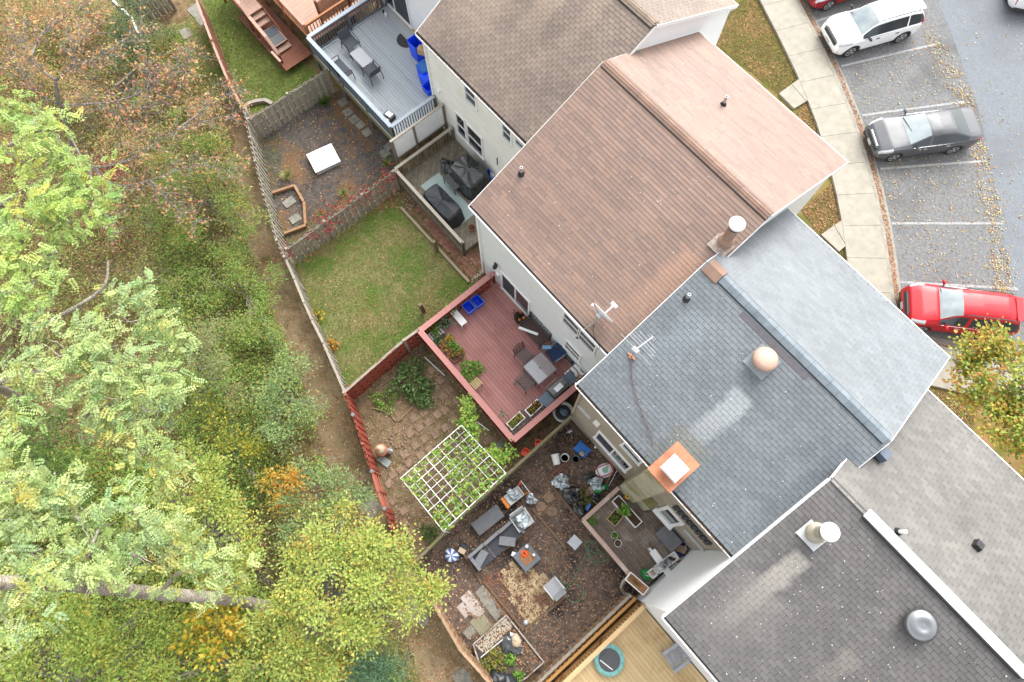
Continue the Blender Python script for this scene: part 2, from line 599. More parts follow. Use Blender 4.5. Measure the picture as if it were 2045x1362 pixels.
RYARD = [(696, 792), (842, 682), (1024, 892), (1100, 850), (1140, 832), (838, 1112), (802, 1085), (752, 970)]
surf('dirt_yard', pw(rough(RYARD, 3, 16, 6)), 0.006, M_yard)
MULCH = [(838, 1118), (1140, 836), (1262, 958), (1400, 1080), (1262, 1195), (1000, 1400), (985, 1362), (850, 1172)]
surf('mulch_yard', pw(rough(MULCH, 3, 16, 7)), 0.006, M_mulch)
FG = [(1400, 20), (1440, -30), (1530, -40), (1580, 60), (1660, 240), (1720, 440), (1745, 560), (1800, 690), (1900, 730), (2100, 830), (2100, 990), (1850, 830), (1700, 560), (1560, 360)]
surf('front_lawn', pw(FG), 0.006, M_fgrass)

# --- road, parking lot, kerb, sidewalk
KR = [(1560, -60), (1588, -5), (1624, 62), (1664, 142), (1702, 232), (1728, 310), (1748, 385), (1764, 460), (1774, 530), (1784, 600), (1800, 650), (1850, 688), (1920, 702), (2000, 718), (2120, 745)]  # kerb face
KW = [P(*p, 0.45) for p in KR]


def offs(pl, d):
    out = []
    for i, p in enumerate(pl):
        a = pl[max(0, i - 1)]; b = pl[min(len(pl) - 1, i + 1)]
        t = (b - a); t.z = 0; t.normalize()
        out.append(Vector((p.x - t.y * d, p.y + t.x * d, p.z)))
    return out


lot = surf('parking_lot', [tuple(p[:2]) for p in KW] + [(30, 34), (20, 40), (-16, 34)], 0.008, M_stall)
ROAD = [(1845, -60), (1880, 20), (1915, 110), (1950, 210), (1972, 300), (1990, 390), (2005, 490), (2030, 600), (2060, 640), (2200, 660), (2400, 300), (2200, -100)]
surf('road', pw(rough(ROAD, 1, 40, 9)), 0.012, M_road)
strip_out = offs(KW, 0.0)


def strip(name, a, b, z0, z1, m, parent=None):
    mb = MB()
    for i in range(len(a) - 1):
        q = [a[i], a[i + 1], b[i + 1], b[i]]
        mb.prism([(v.x, v.y) for v in q], z0, z1)
    o = B(mb, name, m, parent)
    if parent is None: o['kind'] = 'structure'
    return o


side = 1.0 if (offs(KW, 1.0)[3] - KW[3]).dot(Vector((-1, -1, 0))) > 0 else -1.0
gut = offs(KW, -side * 0.38)
strip('gutter_pan', gut, KW, 0.44, 0.462, M_kerb)
kin = offs(KW, side * 0.15)
strip('kerb', KW, kin, 0.40, 0.59, M_kerb)
# sidewalk of separate slabs
SWL = offs(KW, side * 1.72)
dist = [0.0]
for i in range(1, len(kin)): dist.append(dist[-1] + (kin[i] - kin[i - 1]).length)


def along(pl, d):
    for i in range(1, len(pl)):
        if d <= dist[i] or i == len(pl) - 1:
            t = (d - dist[i - 1]) / (dist[i] - dist[i - 1]); return pl[i - 1].lerp(pl[i], t)


sw = bpy.data.objects.new('sidewalk', None); link(sw); sw['kind'] = 'structure'; ORIG[sw.name] = Vector((0, 0, 0))
d = 0.3
while d < dist[-1] - 1.0:
    e = d + 1.5
    a0, a1 = along(kin, d + 0.007), along(kin, e - 0.007); b0, b1 = along(SWL, d + 0.007), along(SWL, e - 0.007)
    am, bm_ = along(kin, (d + e) / 2), along(SWL, (d + e) / 2)
    B(MB().prism([tuple(v[:2]) for v in (a0, am, a1, b1, bm_, b0)], 0.40, 0.588), 'slab', M_conc, sw)
    d = e
WALKS = [[(1556, 186), (1606, 150), (1634, 188), (1586, 216)], [(1640, 468), (1692, 432), (1704, 478), (1676, 502)]]
for wk in WALKS:
    q = [P(*p, 0.58) for p in wk]
    h0 = q[0].lerp(q[1], 0.5); h1 = q[3].lerp(q[2], 0.5); e_ = (q[1] - q[0]).normalized() * 0.012
    for poly in ([q[0], h0 - e_, h1 - e_, q[3]], [h0 + e_, q[1], q[2], h1 + e_]):
        B(MB().prism([tuple(v[:2]) for v in poly], 0.42, 0.577), 'slab', M_conc, sw)
# stall lines
for a, b in (((1628, 43), (1655, 34)), ((1680, 132), (1878, 86)), ((1722, 230), (1926, 203)), ((1758, 337), (1970, 321)), ((1781, 446), (2004, 446)), ((1798, 563), (2034, 577)), ((1655, 34), (1830, -15))):
    p, q = P(*a, 0.47), P(*b, 0.47); t = (q - p).normalized(); n_ = Vector((-t.y, t.x, 0)) * 0.055
    surf('stall_line', [tuple((p + n_)[:2]), tuple((p - n_)[:2]), tuple((q - n_)[:2]), tuple((q + n_)[:2])], 0.016, M_line, parent=lot, kind=None)


def lettering(txt, name, m, parent, loc, ux, size, z):
    """flat painted letters, reading along ux"""
    cu = bpy.data.curves.new(name, 'FONT'); cu.body = txt; cu.size = size; cu.align_x = 'CENTER'; cu.align_y = 'CENTER'
    tmp = bpy.data.objects.new(name, cu); COL.objects.link(tmp)
    bpy.context.view_layer.update()
    me = bpy.data.meshes.new_from_object(tmp.evaluated_get(bpy.context.evaluated_depsgraph_get()))
    bpy.data.objects.remove(tmp); bpy.data.curves.remove(cu)
    me.materials.clear(); me.materials.append(m)
    o = bpy.data.objects.new(name, me); link(o, parent)
    u = Vector((ux[0], ux[1], 0)).normalized(); v = Vector((-u.y, u.x, 0))
    off = ORIG[parent.name] if parent is not None else Vector((0, 0, 0))
    o.matrix_local = Matrix.Translation(Vector((loc[0], loc[1], z)) - off) @ Matrix((u, v, Vector((0, 0, 1)))).transposed().to_4x4()
    return o


for (p0, p1) in (((1974, 418), (1962, 352)), ((2002, 542), (1990, 484))):
    a, b = P(*p0, 0.47), P(*p1, 0.47)
    lettering('RESERVED', 'lettering', M_line, lot, (a + b) / 2, (b - a), 0.27, 0.47)

# --- grass that stands up from the lawns
def grass(name, specs, pal, L=0.09, W=0.022):
    pts = np.concatenate([Pn(sample(poly, n), 0.015) for poly, n in specs]); n = len(pts)
    an = rng.uniform(0, 2 * PI, n)
    ax = np.stack([np.cos(an), np.sin(an), rng.uniform(0.15, 1.2, n)], 1)
    nor = np.stack([rng.normal(0, .5, n), rng.normal(0, .5, n), np.ones(n)], 1)
    # colour drifts in patches over the lawn
    ph = np.sin(pts[:, 0] * 1.7 + 1.3 * np.sin(pts[:, 1] * 1.1)) + np.sin(pts[:, 1] * 2.3 + 0.7 * pts[:, 0]) + rng.normal(0, .9, n)
    cols = pick(pal, n); dry = np.array(c(170, 150, 96)); k = np.clip((ph - 0.4) * 0.45, 0, 0.75)[:, None]
    cols = cols * (1 - k) + dry * k
    me = leaf_mesh(name, pts, ax, nor, L * rng.uniform(.5, 1.4, n), W * rng.uniform(.7, 1.4, n), cols)
    me.materials.append(leafmat('grass_blade', 0.2, 0.7))
    o = bpy.data.objects.new(name, me); link(o); o['kind'] = 'stuff'; return o


GP = [(4, c(136, 160, 80)), (3, c(158, 168, 100)), (2, c(172, 164, 112)), (3, c(116, 146, 62))]
grass('grass', [(LAWN, 26000)], GP)
grass('grass', [(GREEN, 12000)], [(4, c(110, 138, 62)), (3, c(134, 156, 80)), (1, c(150, 150, 94))])
grass('grass', [(GREEN2, 9000), (GRAV, 1200), ([(505, 250), (560, 250), (560, 330), (545, 420), (600, 490), (572, 500), (530, 400)], 1500), ([(590, 480), (790, 350), (770, 340), (585, 455)], 900), (RYARD, 5500)], GP)
grass('grass', [([(1425, 100), (1440, 40), (1490, -10), (1525, -20), (1565, 70), (1605, 155), (1560, 195), (1480, 130)], 13000), ([(1590, 215), (1628, 192), (1650, 300), (1600, 300)], 2500),
                ([(1600, 420), (1680, 350), (1690, 430), (1640, 470)], 4500), ([(1660, 490), (1690, 480), (1712, 520), (1690, 530)], 500), ([(1860, 780), (1960, 790), (1940, 860), (1900, 840)], 1500)],
      [(3, c(128, 136, 66)), (3, c(160, 148, 92)), (2, c(176, 140, 100))])

# --- fallen leaves
LP = [(4, c(196, 150, 110)), (3, c(170, 116, 80)), (2, c(220, 186, 140)), (1, c(208, 150, 60)), (2, c(140, 96, 68))]
LPY = [(4, c(212, 184, 130)), (2, c(204, 154, 84)), (4, c(220, 206, 170)), (2, c(176, 130, 98)), (1, c(186, 184, 96))]
litter('fallen_leaves', [(PATH, 3200)], 0.075, LP)
litter('fallen_leaves', [(LAWN, 1100), (GREEN, 300), (GREEN2, 700)], 0.07, LP)
litter('fallen_leaves', [(GRAV, 1500), ([(590, 495), (790, 375), (800, 410), (700, 440), (610, 530)], 900), ([(815, 370), (870, 380), (970, 530), (935, 560), (860, 450)], 900)], 0.07, LP)
litter('fallen_leaves', [(RYARD, 4200)], 0.07, [(4, c(176, 140, 110)), (3, c(150, 112, 86)), (2, c(204, 178, 146)), (2, c(132, 100, 78)), (.5, c(200, 160, 80))])
litter('fallen_leaves', [(MULCH, 7000), (MULCH, 2500)], 0.07, [(4, c(148, 112, 90)), (3, c(172, 136, 110)), (2, c(120, 90, 74)), (1.2, c(208, 178, 146)), (.4, c(196, 130, 80))], clump=0)
litter('fallen_leaves', [([(1430, 90), (1490, 20), (1525, -10), (1565, 70), (1605, 155), (1560, 185)], 500), ([(1590, 215), (1628, 192), (1655, 310), (1600, 310)], 700),
                         ([(1600, 420), (1680, 350), (1692, 430), (1640, 470)], 1300), ([(1860, 780), (1960, 790), (1940, 860), (1900, 840)], 350)], 0.075, LP)
# in the gutter along the kerb
gp = []
for i in range(len(KR) - 1):
    a, b = KR[i], KR[i + 1]; gp.append(([(a[0] - 1, a[1]), (a[0] + 13, a[1] - 3), (b[0] + 13, b[1] - 3), (b[0] - 1, b[1])], 330))
litter('fallen_leaves', gp, 0.085, [(4, c(190, 148, 120)), (3, c(166, 122, 98)), (3, c(208, 176, 148)), (1, c(200, 150, 84))], z=0.468)
# on the asphalt
LOTP = [(1690, 140), (1860, 60), (1990, 330), (2045, 600), (2045, 690), (1990, 640), (1810, 560), (1760, 370)]
litter('fallen_leaves', [(LOTP, 1400), ([(1650, 20), (1830, -10), (1870, 60), (1700, 120)], 240)], 0.075, LPY, z=0.474)
SEAM = [(1840, 60), (1870, 55), (1905, 130), (1935, 170), (1960, 260), (1985, 360), (2000, 420), (2010, 520), (2030, 600), (1990, 600), (1975, 470), (1950, 360), (1930, 270), (1895, 170), (1860, 110)]
litter('fallen_leaves', [(SEAM, 1150)], 0.085, LPY, z=0.474, clump=9)
litter('fallen_leaves', [([(1900, 20), (2045, 20), (2045, 560), (2010, 400)], 110)], 0.08, LPY, z=0.476)

# curved pale edging where the brown fence ends
ce_ = [P(*p, dz=.1) for p in ((497, 236), (492, 224), (490, 214), (500, 207), (514, 203), (530, 201), (544, 208))]
mb = MB()
for a, b in zip(ce_, ce_[1:]): mb.bar(a - (b - a) * .03, b + (b - a) * .03, .16, .2)
T(mb, 'edging_stone', M_conc, 'curved pale concrete edging at the end of the brown fence', 'edging')
# ------------------------------------------------------------------ the row of houses
def roofmat(name, stops, streaks=(), mott=0.18, rough=0.58, dim=0.8):
    """asphalt shingles: tone differs from piece to piece, soft weathering, wash-off streaks below chimneys"""
    m, t = newmat(name)
    g = t.new('ShaderNodeNewGeometry'); o = t.new('ShaderNodeObjectInfo')
    v = t.math('FRACT', t.math('ADD', g.outputs['Random Per Island'], o.outputs['Random']))
    col = t.ramp(v, [(p, tuple(q * dim for q in cc)) for p, cc in stops])
    pos = g.outputs['Position']
    f = t.noise(pos, 0.55, 5, 0.6)
    col = t.mix(1.0, col, t.ramp(f, [(0.3, (1 - mott,) * 3), (0.7, (1 + mott,) * 3)]), 'MULTIPLY')
    f2 = t.noise(pos, 60, 3, 0.7)
    col = t.mix(1.0, col, t.ramp(f2, [(0.3, (0.86,) * 3), (0.7, (1.12,) * 3)]), 'MULTIPLY')
    sx = t.new('ShaderNodeSeparateXYZ'); t.link(pos, sx.inputs[0])
    for (xc, hw, y0, y1, tint, amt) in streaks:
        d = t.math('ABSOLUTE', t.math('SUBTRACT', sx.outputs[0], xc))
        wob = t.math('MULTIPLY', t.math('SUBTRACT', t.noise(pos, 2.5, 4), 0.5), hw * 1.2)
        d = t.math('ADD', d, wob)
        k = t.new('ShaderNodeMapRange'); t.link(d, k.inputs[0]); k.inputs[1].default_value = hw; k.inputs[2].default_value = hw * 0.55
        k.clamp = True
        a = t.new('ShaderNodeMapRange'); t.link(sx.outputs[1], a.inputs[0]); a.inputs[1].default_value = y0; a.inputs[2].default_value = y0 + abs(y1 - y0) * 0.8
        b = t.new('ShaderNodeMapRange'); t.link(sx.outputs[1], b.inputs[0]); b.inputs[1].default_value = y1 + 0.05; b.inputs[2].default_value = y1 - 0.05
        w = t.math('MULTIPLY', t.math('MULTIPLY', k.outputs[0], a.outputs[0]), t.math('MULTIPLY', b.outputs[0], amt))
        col = t.mix(w, col, tuple(q * dim for q in tint))
    t.link(col, t.b.inputs['Base Color']); t.b.inputs['Roughness'].default_value = rough
    t.b.inputs['Specular IOR Level'].default_value = 0.6
    MATS[name] = m
    return m


M_white = mat('white_trim', (0.80, 0.80, 0.79), (0.74, 0.745, 0.74), 3, 0.5, spec=0.35)
M_whitewall = mat('white_siding', (0.80, 0.81, 0.82), (0.76, 0.775, 0.785), 2, 0.6, spec=0.3)
M_greywall = mat('pale_grey_siding', (0.70, 0.73, 0.725), (0.66, 0.69, 0.685), 2, 0.6, spec=0.3)
M_cream = mat('cream_clapboard', (.80, .79, .74), (.73, .72, .66), 1.6, 0.6, spec=0.3, detail=8, c3=(.64, .64, .52), sc3=0.8, lo3=0.62, hi3=0.9, var=0.03)
M_tanwall = mat('tan_siding', c(206, 194, 174), c(192, 180, 162), 1.6, 0.7, spec=0.25, detail=8)
M_olive = mat('weathered_stucco', c(212, 204, 182), c(194, 190, 158), 1.4, 0.8, spec=0.2, detail=10, c3=c(140, 142, 88), sc3=1.0, lo3=0.5, hi3=0.75)
M_pane = glassmat('window_glass')
M_screen = mat('insect_screen', (0.035, 0.04, 0.048), (0.05, 0.055, 0.065), 40, 0.6)
M_under = mat('roof_felt', (0.035, 0.033, 0.032), rough=0.95)
M_black = mat('black_plastic', (0.018, 0.018, 0.02), (0.03, 0.03, 0.032), 10, 0.5)
M_metal = mat('galvanised_metal', (0.55, 0.56, 0.57), (0.42, 0.43, 0.45), 12, 0.4, metal=0.6)
M_lite = mat('pale_grey_plastic', (0.52, 0.53, 0.53), (0.44, 0.45, 0.45), 8, 0.5)

R1 = roofmat('weathered_brown_shingle', [(0.0, c(150, 132, 118)), (0.5, c(160, 141, 127)), (1.0, c(169, 150, 134))], mott=0.2,
             streaks=[(-14.4, .8, 9.5, 13.6, c(206, 184, 160), .9), (-12.6, .5, 10.4, 13.6, c(206, 184, 160), .75), (-15.3, .5, 9.6, 13.6, c(198, 178, 154), .7), (-11.2, .4, 11.4, 13.6, c(200, 178, 156), .6)])
R2 = roofmat('brown_laminate_shingle', [(0.0, c(158, 131, 118)), (0.3, c(168, 139, 124)), (0.6, c(176, 144, 126)), (0.85, c(184, 150, 131)), (1.0, c(162, 136, 126))], mott=0.1,
             streaks=[(-2.85, .55, 6.2, 9.5, c(214, 168, 142), .6)])
R3 = roofmat('blue_grey_shingle', [(0.0, c(140, 148, 153)), (0.5, c(148, 156, 161)), (1.0, c(155, 163, 168))], mott=0.16, dim=.74,
             streaks=[(1.1, .42, 4.6, 7.6, c(206, 212, 214), .85), (1.1, .7, 4.4, 5.9, c(150, 150, 140), .6), (4.0, .4, 5.2, 8.6, c(112, 122, 134), .4), (-1.3, .5, 5.0, 8.2, c(166, 178, 188), .35)])
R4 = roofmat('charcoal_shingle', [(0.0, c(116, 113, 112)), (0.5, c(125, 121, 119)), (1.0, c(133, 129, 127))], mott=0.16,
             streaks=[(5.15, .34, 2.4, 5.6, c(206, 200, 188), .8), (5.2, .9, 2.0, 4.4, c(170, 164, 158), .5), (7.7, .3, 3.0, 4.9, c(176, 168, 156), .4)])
R4F = roofmat('lit_charcoal_shingle', [(0.0, c(150, 146, 140)), (0.5, c(164, 160, 153)), (1.0, c(176, 172, 164))], mott=0.24, dim=.5)  # street slope of the charcoal roof, its brighter light put into the colour


def shingle_mesh(w, e, th, m, name='shingle'):
    L = e * 2.04; g = 0.0
    vs = [(g, 0, 0), (w, 0, 0), (w, 0, th), (g, 0, th), (g, L, -.004), (w, L, -.004), (w, L, -.001), (g, L, -.001)]
    fs = [(0, 1, 2, 3), (3, 2, 6, 7), (1, 5, 6, 2), (0, 3, 7, 4)]
    return vs, fs


CAMV = Vector((0, 0, CAM_H))


def shingle_roof(roof, slopes, nobj=300):
    """slopes: (material, x0, x1, (y0,z0) eave, (y1,z1) ridge, exposure, widths, gap, seed)"""
    allp = []
    for (m, x0, x1, e0, e1, ex, widths, gap, seed) in slopes:
        rr = random.Random(seed)
        b = Vector((0, e1[0] - e0[0], e1[1] - e0[1])); Ls = b.length; b /= Ls
        a = Vector((1, 0, 0)) if b.y > 0 else Vector((-1, 0, 0)); n = a.cross(b)
        org = Vector((x0 if a.x > 0 else x1, e0[0], e0[1])) + n * 0.004
        W = x1 - x0; M = Matrix((a, b, n)).transposed()
        for k in range(int(Ls / ex)):
            u = -rr.choice(widths) * (0.5 if (k % 2) else 0.0) if len(widths) == 1 else -rr.random() * widths[0]
            while u < W:
                w = rr.choice(widths); ua, ub = max(u, 0), min(u + w, W)
                if ub - ua > 0.04:
                    allp.append((m, org + a * (ua + gap / 2) + b * (k * ex - 0.02), M, ub - ua - gap, ex, w - gap, abs(ub - ua - w) < 1e-6))
                u += w
    full = sorted([p for p in allp if p[6]], key=lambda p: (p[1] - CAMV).length)
    chosen = set(id(p) for p in full[:nobj])
    cache = {}; rest = {}
    for p in allp:
        m, loc, M, w, ex, wf, ok = p
        if id(p) in chosen:
            key = (m.name, round(w, 3), ex)
            if key not in cache:
                vs, fs = shingle_mesh(w, ex, 0.021, m); cache[key] = MB().add(vs, fs).mesh('shingle', m)
            inst('shingle', cache[key], roof, loc, M)
        else:
            vs, fs = shingle_mesh(w, ex, 0.021, m)
            rest.setdefault(m.name, (m, MB()))[1].add([M @ Vector(v) + loc for v in vs], fs)
    for m, mb in rest.values():
        B(mb, 'shingles', m, roof, kind='stuff')


def window(h, p0, p1, y, mull='h', pane=None, fr=0.07, m=None, name='window'):
    """window in a rear wall at depth y between two points (x,z) of its outline"""
    m = m or M_white; pane = pane or M_pane
    x0, x1 = sorted((p0[0], p1[0])); z0, z1 = sorted((p0[1], p1[1]))
    mb = MB()
    mb.box(((x0 + x1) / 2, y - .03, z1 - fr / 2), (x1 - x0, .07, fr)); mb.box(((x0 + x1) / 2, y - .045, z0 + fr / 2), (x1 - x0 + .06, .10, fr))
    mb.box((x0 + fr / 2, y - .03, (z0 + z1) / 2), (fr, .068, z1 - z0 - 2 * fr)); mb.box((x1 - fr / 2, y - .03, (z0 + z1) / 2), (fr, .068, z1 - z0 - 2 * fr))
    if mull == 'h': mb.box(((x0 + x1) / 2, y - .025, (z0 + z1) / 2), (x1 - x0 - 2 * fr, .05, .045))
    if mull == 'v': mb.box(((x0 + x1) / 2, y - .025, (z0 + z1) / 2), (.06, .05, z1 - z0 - 2 * fr))
    w = B(mb, name, m, h)
    xs = [(x0 + fr, (x0 + x1) / 2 - .03), ((x0 + x1) / 2 + .03, x1 - fr)] if mull == 'v' else [(x0 + fr, x1 - fr)]
    zs = [(z0 + fr, (z0 + z1) / 2 - .022), ((z0 + z1) / 2 + .022, z1 - fr)] if mull == 'h' else [(z0 + fr, z1 - fr)]
    k = 0
    for xa, xb in xs:
        for za, zb in zs:
            pm = pane[k % len(pane)] if isinstance(pane, (list, tuple)) else pane
            B(MB().box(((xa + xb) / 2, y - .012, (za + zb) / 2), (xb - xa, .012, zb - za)), 'pane', pm, w); k += 1
    return w


def winpx(h, pts, y, **k):
    q = [PY(*p, y) for p in pts]
    xs = [p.x for p in q]; zs = [p.z for p in q]
    return window(h, (min(xs), min(zs)), (max(xs), max(zs)), y, **k)


def house(label, x0, x1, yr, yf, er, ef, ze, rdg, wallm, rear, front=None, rx=None, ex=0.135, widths=(0.27,), gap=0.012, seed=1, gutter=True, zb=-0.6, guard=False):
    h = E('townhouse', label, 'house', (x0, yr, 0), group='attached houses in the row')
    yR, zR = rdg
    sr = (zR - ze) / (yR - er); sf = (zR - ze) / (ef - yR)
    prof = [(yr, zb), (yf, zb), (yf, ze + (ef - yf) * sf - .14), (yR, zR - .14), (yr, ze + (yr - er) * sr - .14)]
    B(MB().prismx(prof, x0 + .004, x1 - .004), 'wall', wallm, h)
    r0, r1 = rx or (x0, x1)
    front = front or rear
    deck = MB().prismx([(er + .06, ze - .02), (yR, zR), (ef - .06, ze - .02), (ef - .06, ze - .11), (yR, zR - .11), (er + .06, ze - .11)], r0 + .012, r1 - .012)
    roof = B(deck, 'roof', M_under, h)
    shingle_roof(roof, [(rear, r0, r1, (er + .13, ze - .02 + .07 * sr), (yR, zR), ex, list(widths), gap, seed), (front, r0, r1, (ef - .13, ze - .02 + .07 * sf), (yR, zR), ex, list(widths), gap, seed + 5)])
    # fascia, soffit and rake boards
    mb = MB()
    mb.box(((x0 + x1) / 2, er + .09, ze - .13), (r1 - r0 - .03, .03, .17)); mb.box(((x0 + x1) / 2, (er + .075 + yr) / 2, ze - .20), (r1 - r0 - .04, yr - er - .08, .02))
    mb.box(((x0 + x1) / 2, ef - .09, ze - .13), (r1 - r0 - .03, .03, .17)); mb.box(((x0 + x1) / 2, (ef - .075 + yf) / 2, ze - .20), (r1 - r0 - .04, ef - yf - .08, .02))
    B(mb, 'soffit', M_white, h)
    for xx in (r0 - .008, r1 + .008):
        for a, b_ in (((er + .05, ze), (yR, zR)), ((ef - .05, ze), (yR, zR))):
            pbar('rake_board', M_white, h, (xx, a[0], a[1] - .085), (xx, b_[0], b_[1] - .085), .022, .15)
    if gutter:
        for yy, s in ((er, 1), (ef, -1)):
            g = MB()
            g.box(((r0 + r1) / 2, yy + s * .035, ze - .12), (r1 - r0, .012, .115), mi=0); g.box(((r0 + r1) / 2, yy + s * .022, ze - .062), (r1 - r0, .03, .012))
            g.box(((r0 + r1) / 2, yy + s * .088, ze - .172), (r1 - r0, .095, .012))
            for xx in (r0 + .006, r1 - .006): g.box((xx, yy + s * .088, ze - .12), (.012, .095, .10))
            for k in range(9): g.box((r0 + .2 + k * (r1 - r0 - .4) / 8, yy + s * .085, ze - .068), (.025, .09, .008))
            if guard: g.box(((r0 + r1) / 2, yy + s * .085, ze - .05), (r1 - r0 + .01, .15, .012), M=Matrix.Rotation(s * .12, 3, 'X'))
            B(g, 'gutter', M_white, h)
    return h


def pipe(h, px, z0, topz, r, m=None, cap=None, name='vent_pipe', base=None, rbase=None):
    b = P(*px, z0)
    mb = MB().lathe([(r, -.15), (r, topz - z0)], b, 14)
    o = B(mb, name, m or M_metal, h, smooth=False)
    B(MB().lathe([(rbase or r * 2.0, -.03), (rbase or r * 2.0, .02), (r * 1.15, .10), (r * 1.02, .11)], b, 14), 'flashing', base or M_black, o)
    return o


def slopez(y, er, ze, rdg): return ze + (y - er) * (rdg[1] - ze) / (rdg[0] - er)


def onroof(px, er, ze, rdg):
    """point of a roof slope seen at a pixel"""
    n = Vector((0, -(rdg[1] - ze), rdg[0] - er)); p0 = Vector((0, er, ze))
    d = Vector(ray(*px)); o = CAMV
    t = (p0 - o).dot(n) / d.dot(n)
    return o + d * t


ZE = 5.9
# --- the five houses
H0 = house('white sided house whose roof lies beyond the photo, behind the grey deck', -22.6, -15.96, 10.9, 20.1, 10.6, 20.4, ZE, (15.5, 8.3), M_whitewall, R1, seed=11, rx=(-22.6, -16.02))
H1 = house('cream clapboard house under a weathered grey-brown shingle roof', -15.93, -9.30, 9.1, 18.4, 8.8, 18.7, ZE, (13.75, 8.4), M_whitewall, R1, seed=21, rx=(-16.0, -9.20))
H2 = house('pale grey house under the brown shingle roof, behind the red deck', -9.24, -2.30, 6.1, 16.45, 5.8, 16.75, ZE, (11.55, 8.4), M_greywall, R2, ex=.128, widths=(.28, .4, .55, .75), gap=.004, seed=31, guard=True, rx=(-9.28, -2.16))
H3 = house('tan house under the blue-grey shingle roof with a square brick-red chimney top', -2.28, 4.16, 4.7, 13.6, 4.4, 13.9, ZE, (9.28, 8.07), M_tanwall, R3, seed=41, rx=(-2.40, 4.45))
H4 = house('white house under the charcoal roof, its street slope painted as lit, with a long white ridge vent', 4.20, 10.9, 2.1, 12.27, 1.8, 12.57, ZE, (7.42, 7.98), M_whitewall, R4, front=R4F, seed=51, guard=True, rx=(4.10, 11.0))

# clapboards on the cream house, each a lapped board but too fine to pick apart
cb = MB(); zb = -.1
while zb < 5.75:
    cb.prismx([(9.1, zb), (9.083, zb), (9.093, zb + .118), (9.1, zb + .118)], -15.92, -9.32); zb += .118
B(cb, 'clapboards', M_cream, H1, kind='stuff')
B(MB().box((-15.90, 9.07, 2.8), (.10, .09, 5.9)), 'corner_board', M_white, H1)
cb = MB(); zb = -.1
while zb < 5.75:
    cb.prismx([(6.1, zb), (6.090, zb), (6.097, zb + .118), (6.1, zb + .118)], -9.2, -2.33); zb += .118
B(cb, 'clapboards', M_greywall, H2, kind='stuff')
B(MB().box((-9.20, 6.07, 2.8), (.10, .08, 5.9)), 'corner_board', M_white, H2)
B(MB().box((-2.24, 4.67, 2.8), (.09, .08, 5.9)), 'corner_board', M_tanwall, H3)

# windows of the cream house
winpx(H1, [(929, 164), (953, 218), (929, 180), (953, 200)], 9.1)
q = [PY(911, 219, 9.1), PY(936, 300, 9.1), PY(962, 312, 9.1)]
za, zb2 = PY(911, 221, 9.1).z, PY(934, 283, 9.1).z
xa, xb, xc = PY(911, 230, 9.1).x, PY(936, 268, 9.1).x, PY(962, 300, 9.1).x
window(H1, (xa, za), ((xa + xb) / 2 + .27, zb2), 9.1); window(H1, ((xa + xb) / 2 + .33, za), (xc + .15, zb2), 9.1)
winpx(H1, [(1003, 240), (1024, 290)], 9.1); winpx(H1, [(1029, 262), (1052, 306)], 9.1)
B(MB().box(tuple(PY(876, 182, 9.04)), (.16, .10, .12)), 'dryer_vent', M_white, H1)
B(MB().box(tuple(PY(993, 322, 9.07)), (.02, .05, .5)), 'conduit', M_black, H1)
# sliding doors and windows of the house behind the red deck
d0, d1 = PY(1003, 566, 6.1), PY(1058, 632, 6.1); zt = PY(1008, 547, 6.1).z
window(H2, (d0.x, .62), (d1.x, zt), 6.1, mull='v', pane=[M_screen, M_pane], name='sliding_door')
for a in ([(1126, 626), (1160, 660)], [(1158, 661), (1192, 698)]):
    p0, p1 = PY(*a[0], 6.1), PY(*a[1], 6.1)
    window(H2, (p0.x, 3.9), (p1.x, 4.95), 6.1, mull='h')
p0, p1 = PY(1130, 680, 6.1), PY(1161, 716, 6.1)
window(H2, (p0.x, 1.62), (p1.x, 2.55), 6.1, mull='h')
lamp = MB().box(tuple(PY(990, 529, 6.05)), (.12, .06, .22)); lp = PY(988, 533, 5.93)
B(lamp.lathe([(.03, .1), (.085, .04), (.09, -.06), (.05, -.11)], lp, 12), 'wall_lamp', M_black, H2)
B(MB().box(tuple(PY(993, 548, 6.06)), (.14, .08, .12)), 'vent_hood', M_white, H2)
# windows of the tan house
p0, p1 = PY(1190, 868, 4.7), PY(1248, 940, 4.7)
window(H3, (p0.x, p1.z + .1), (p1.x + .05, PY(1200, 862, 4.7).z), 4.7, mull='v', pane=[M_screen, M_pane], fr=.08)
p0, p1 = PY(1244, 884, 4.7), PY(1280, 926, 4.7)
window(H3, (p0.x, 3.95), (p1.x, 5.0), 4.7, mull='h', pane=[M_screen, M_pane])
B(MB().box(tuple(PY(1166, 823, 4.66)), (.62, .07, .11), rz=0), 'flood_light', M_lite, H3)
B(MB().box(tuple(PY(1191, 846, 4.63)), (.22, .13, .2)), 'meter_box', M_white, H3)
# big chimney stack of the tan house
cap = [P(1293, 930, 6.9), P(1346, 893, 6.9), P(1389, 938, 6.9), P(1337, 985, 6.9)]
cxm = sum((p for p in cap), Vector()) / 4
hw = ((cap[0] - cap[3]).length + (cap[1] - cap[2]).length) / 4; hd = ((cap[0] - cap[1]).length + (cap[2] - cap[3]).length) / 4
sx0, sx1 = cxm.x - hw, cxm.x + hw; sy0, sy1 = cxm.y - hd, cxm.y + hd
ch = B(MB().box((cxm.x, (sy0 + 5.2) / 2 + .06, 3.1), (2 * hw - .12, 5.2 - sy0, 7.4)), 'chimney', M_olive, H3)
M_rust = mat('rusty_metal', c(196, 120, 84), c(214, 146, 108), 4, 0.6, detail=10, c3=c(170, 96, 66), sc3=2, lo3=.5, hi3=.7)
B(MB().box((cxm.x, (sy0 + 5.3) / 2, 6.86), (2 * hw, 5.3 - sy0 + .06, .10)), 'chimney_top', M_rust, ch)
fl = MB().lathe([(.16, 0), (.16, .32)], (cxm.x + .02, cxm.y, 6.9), 16)
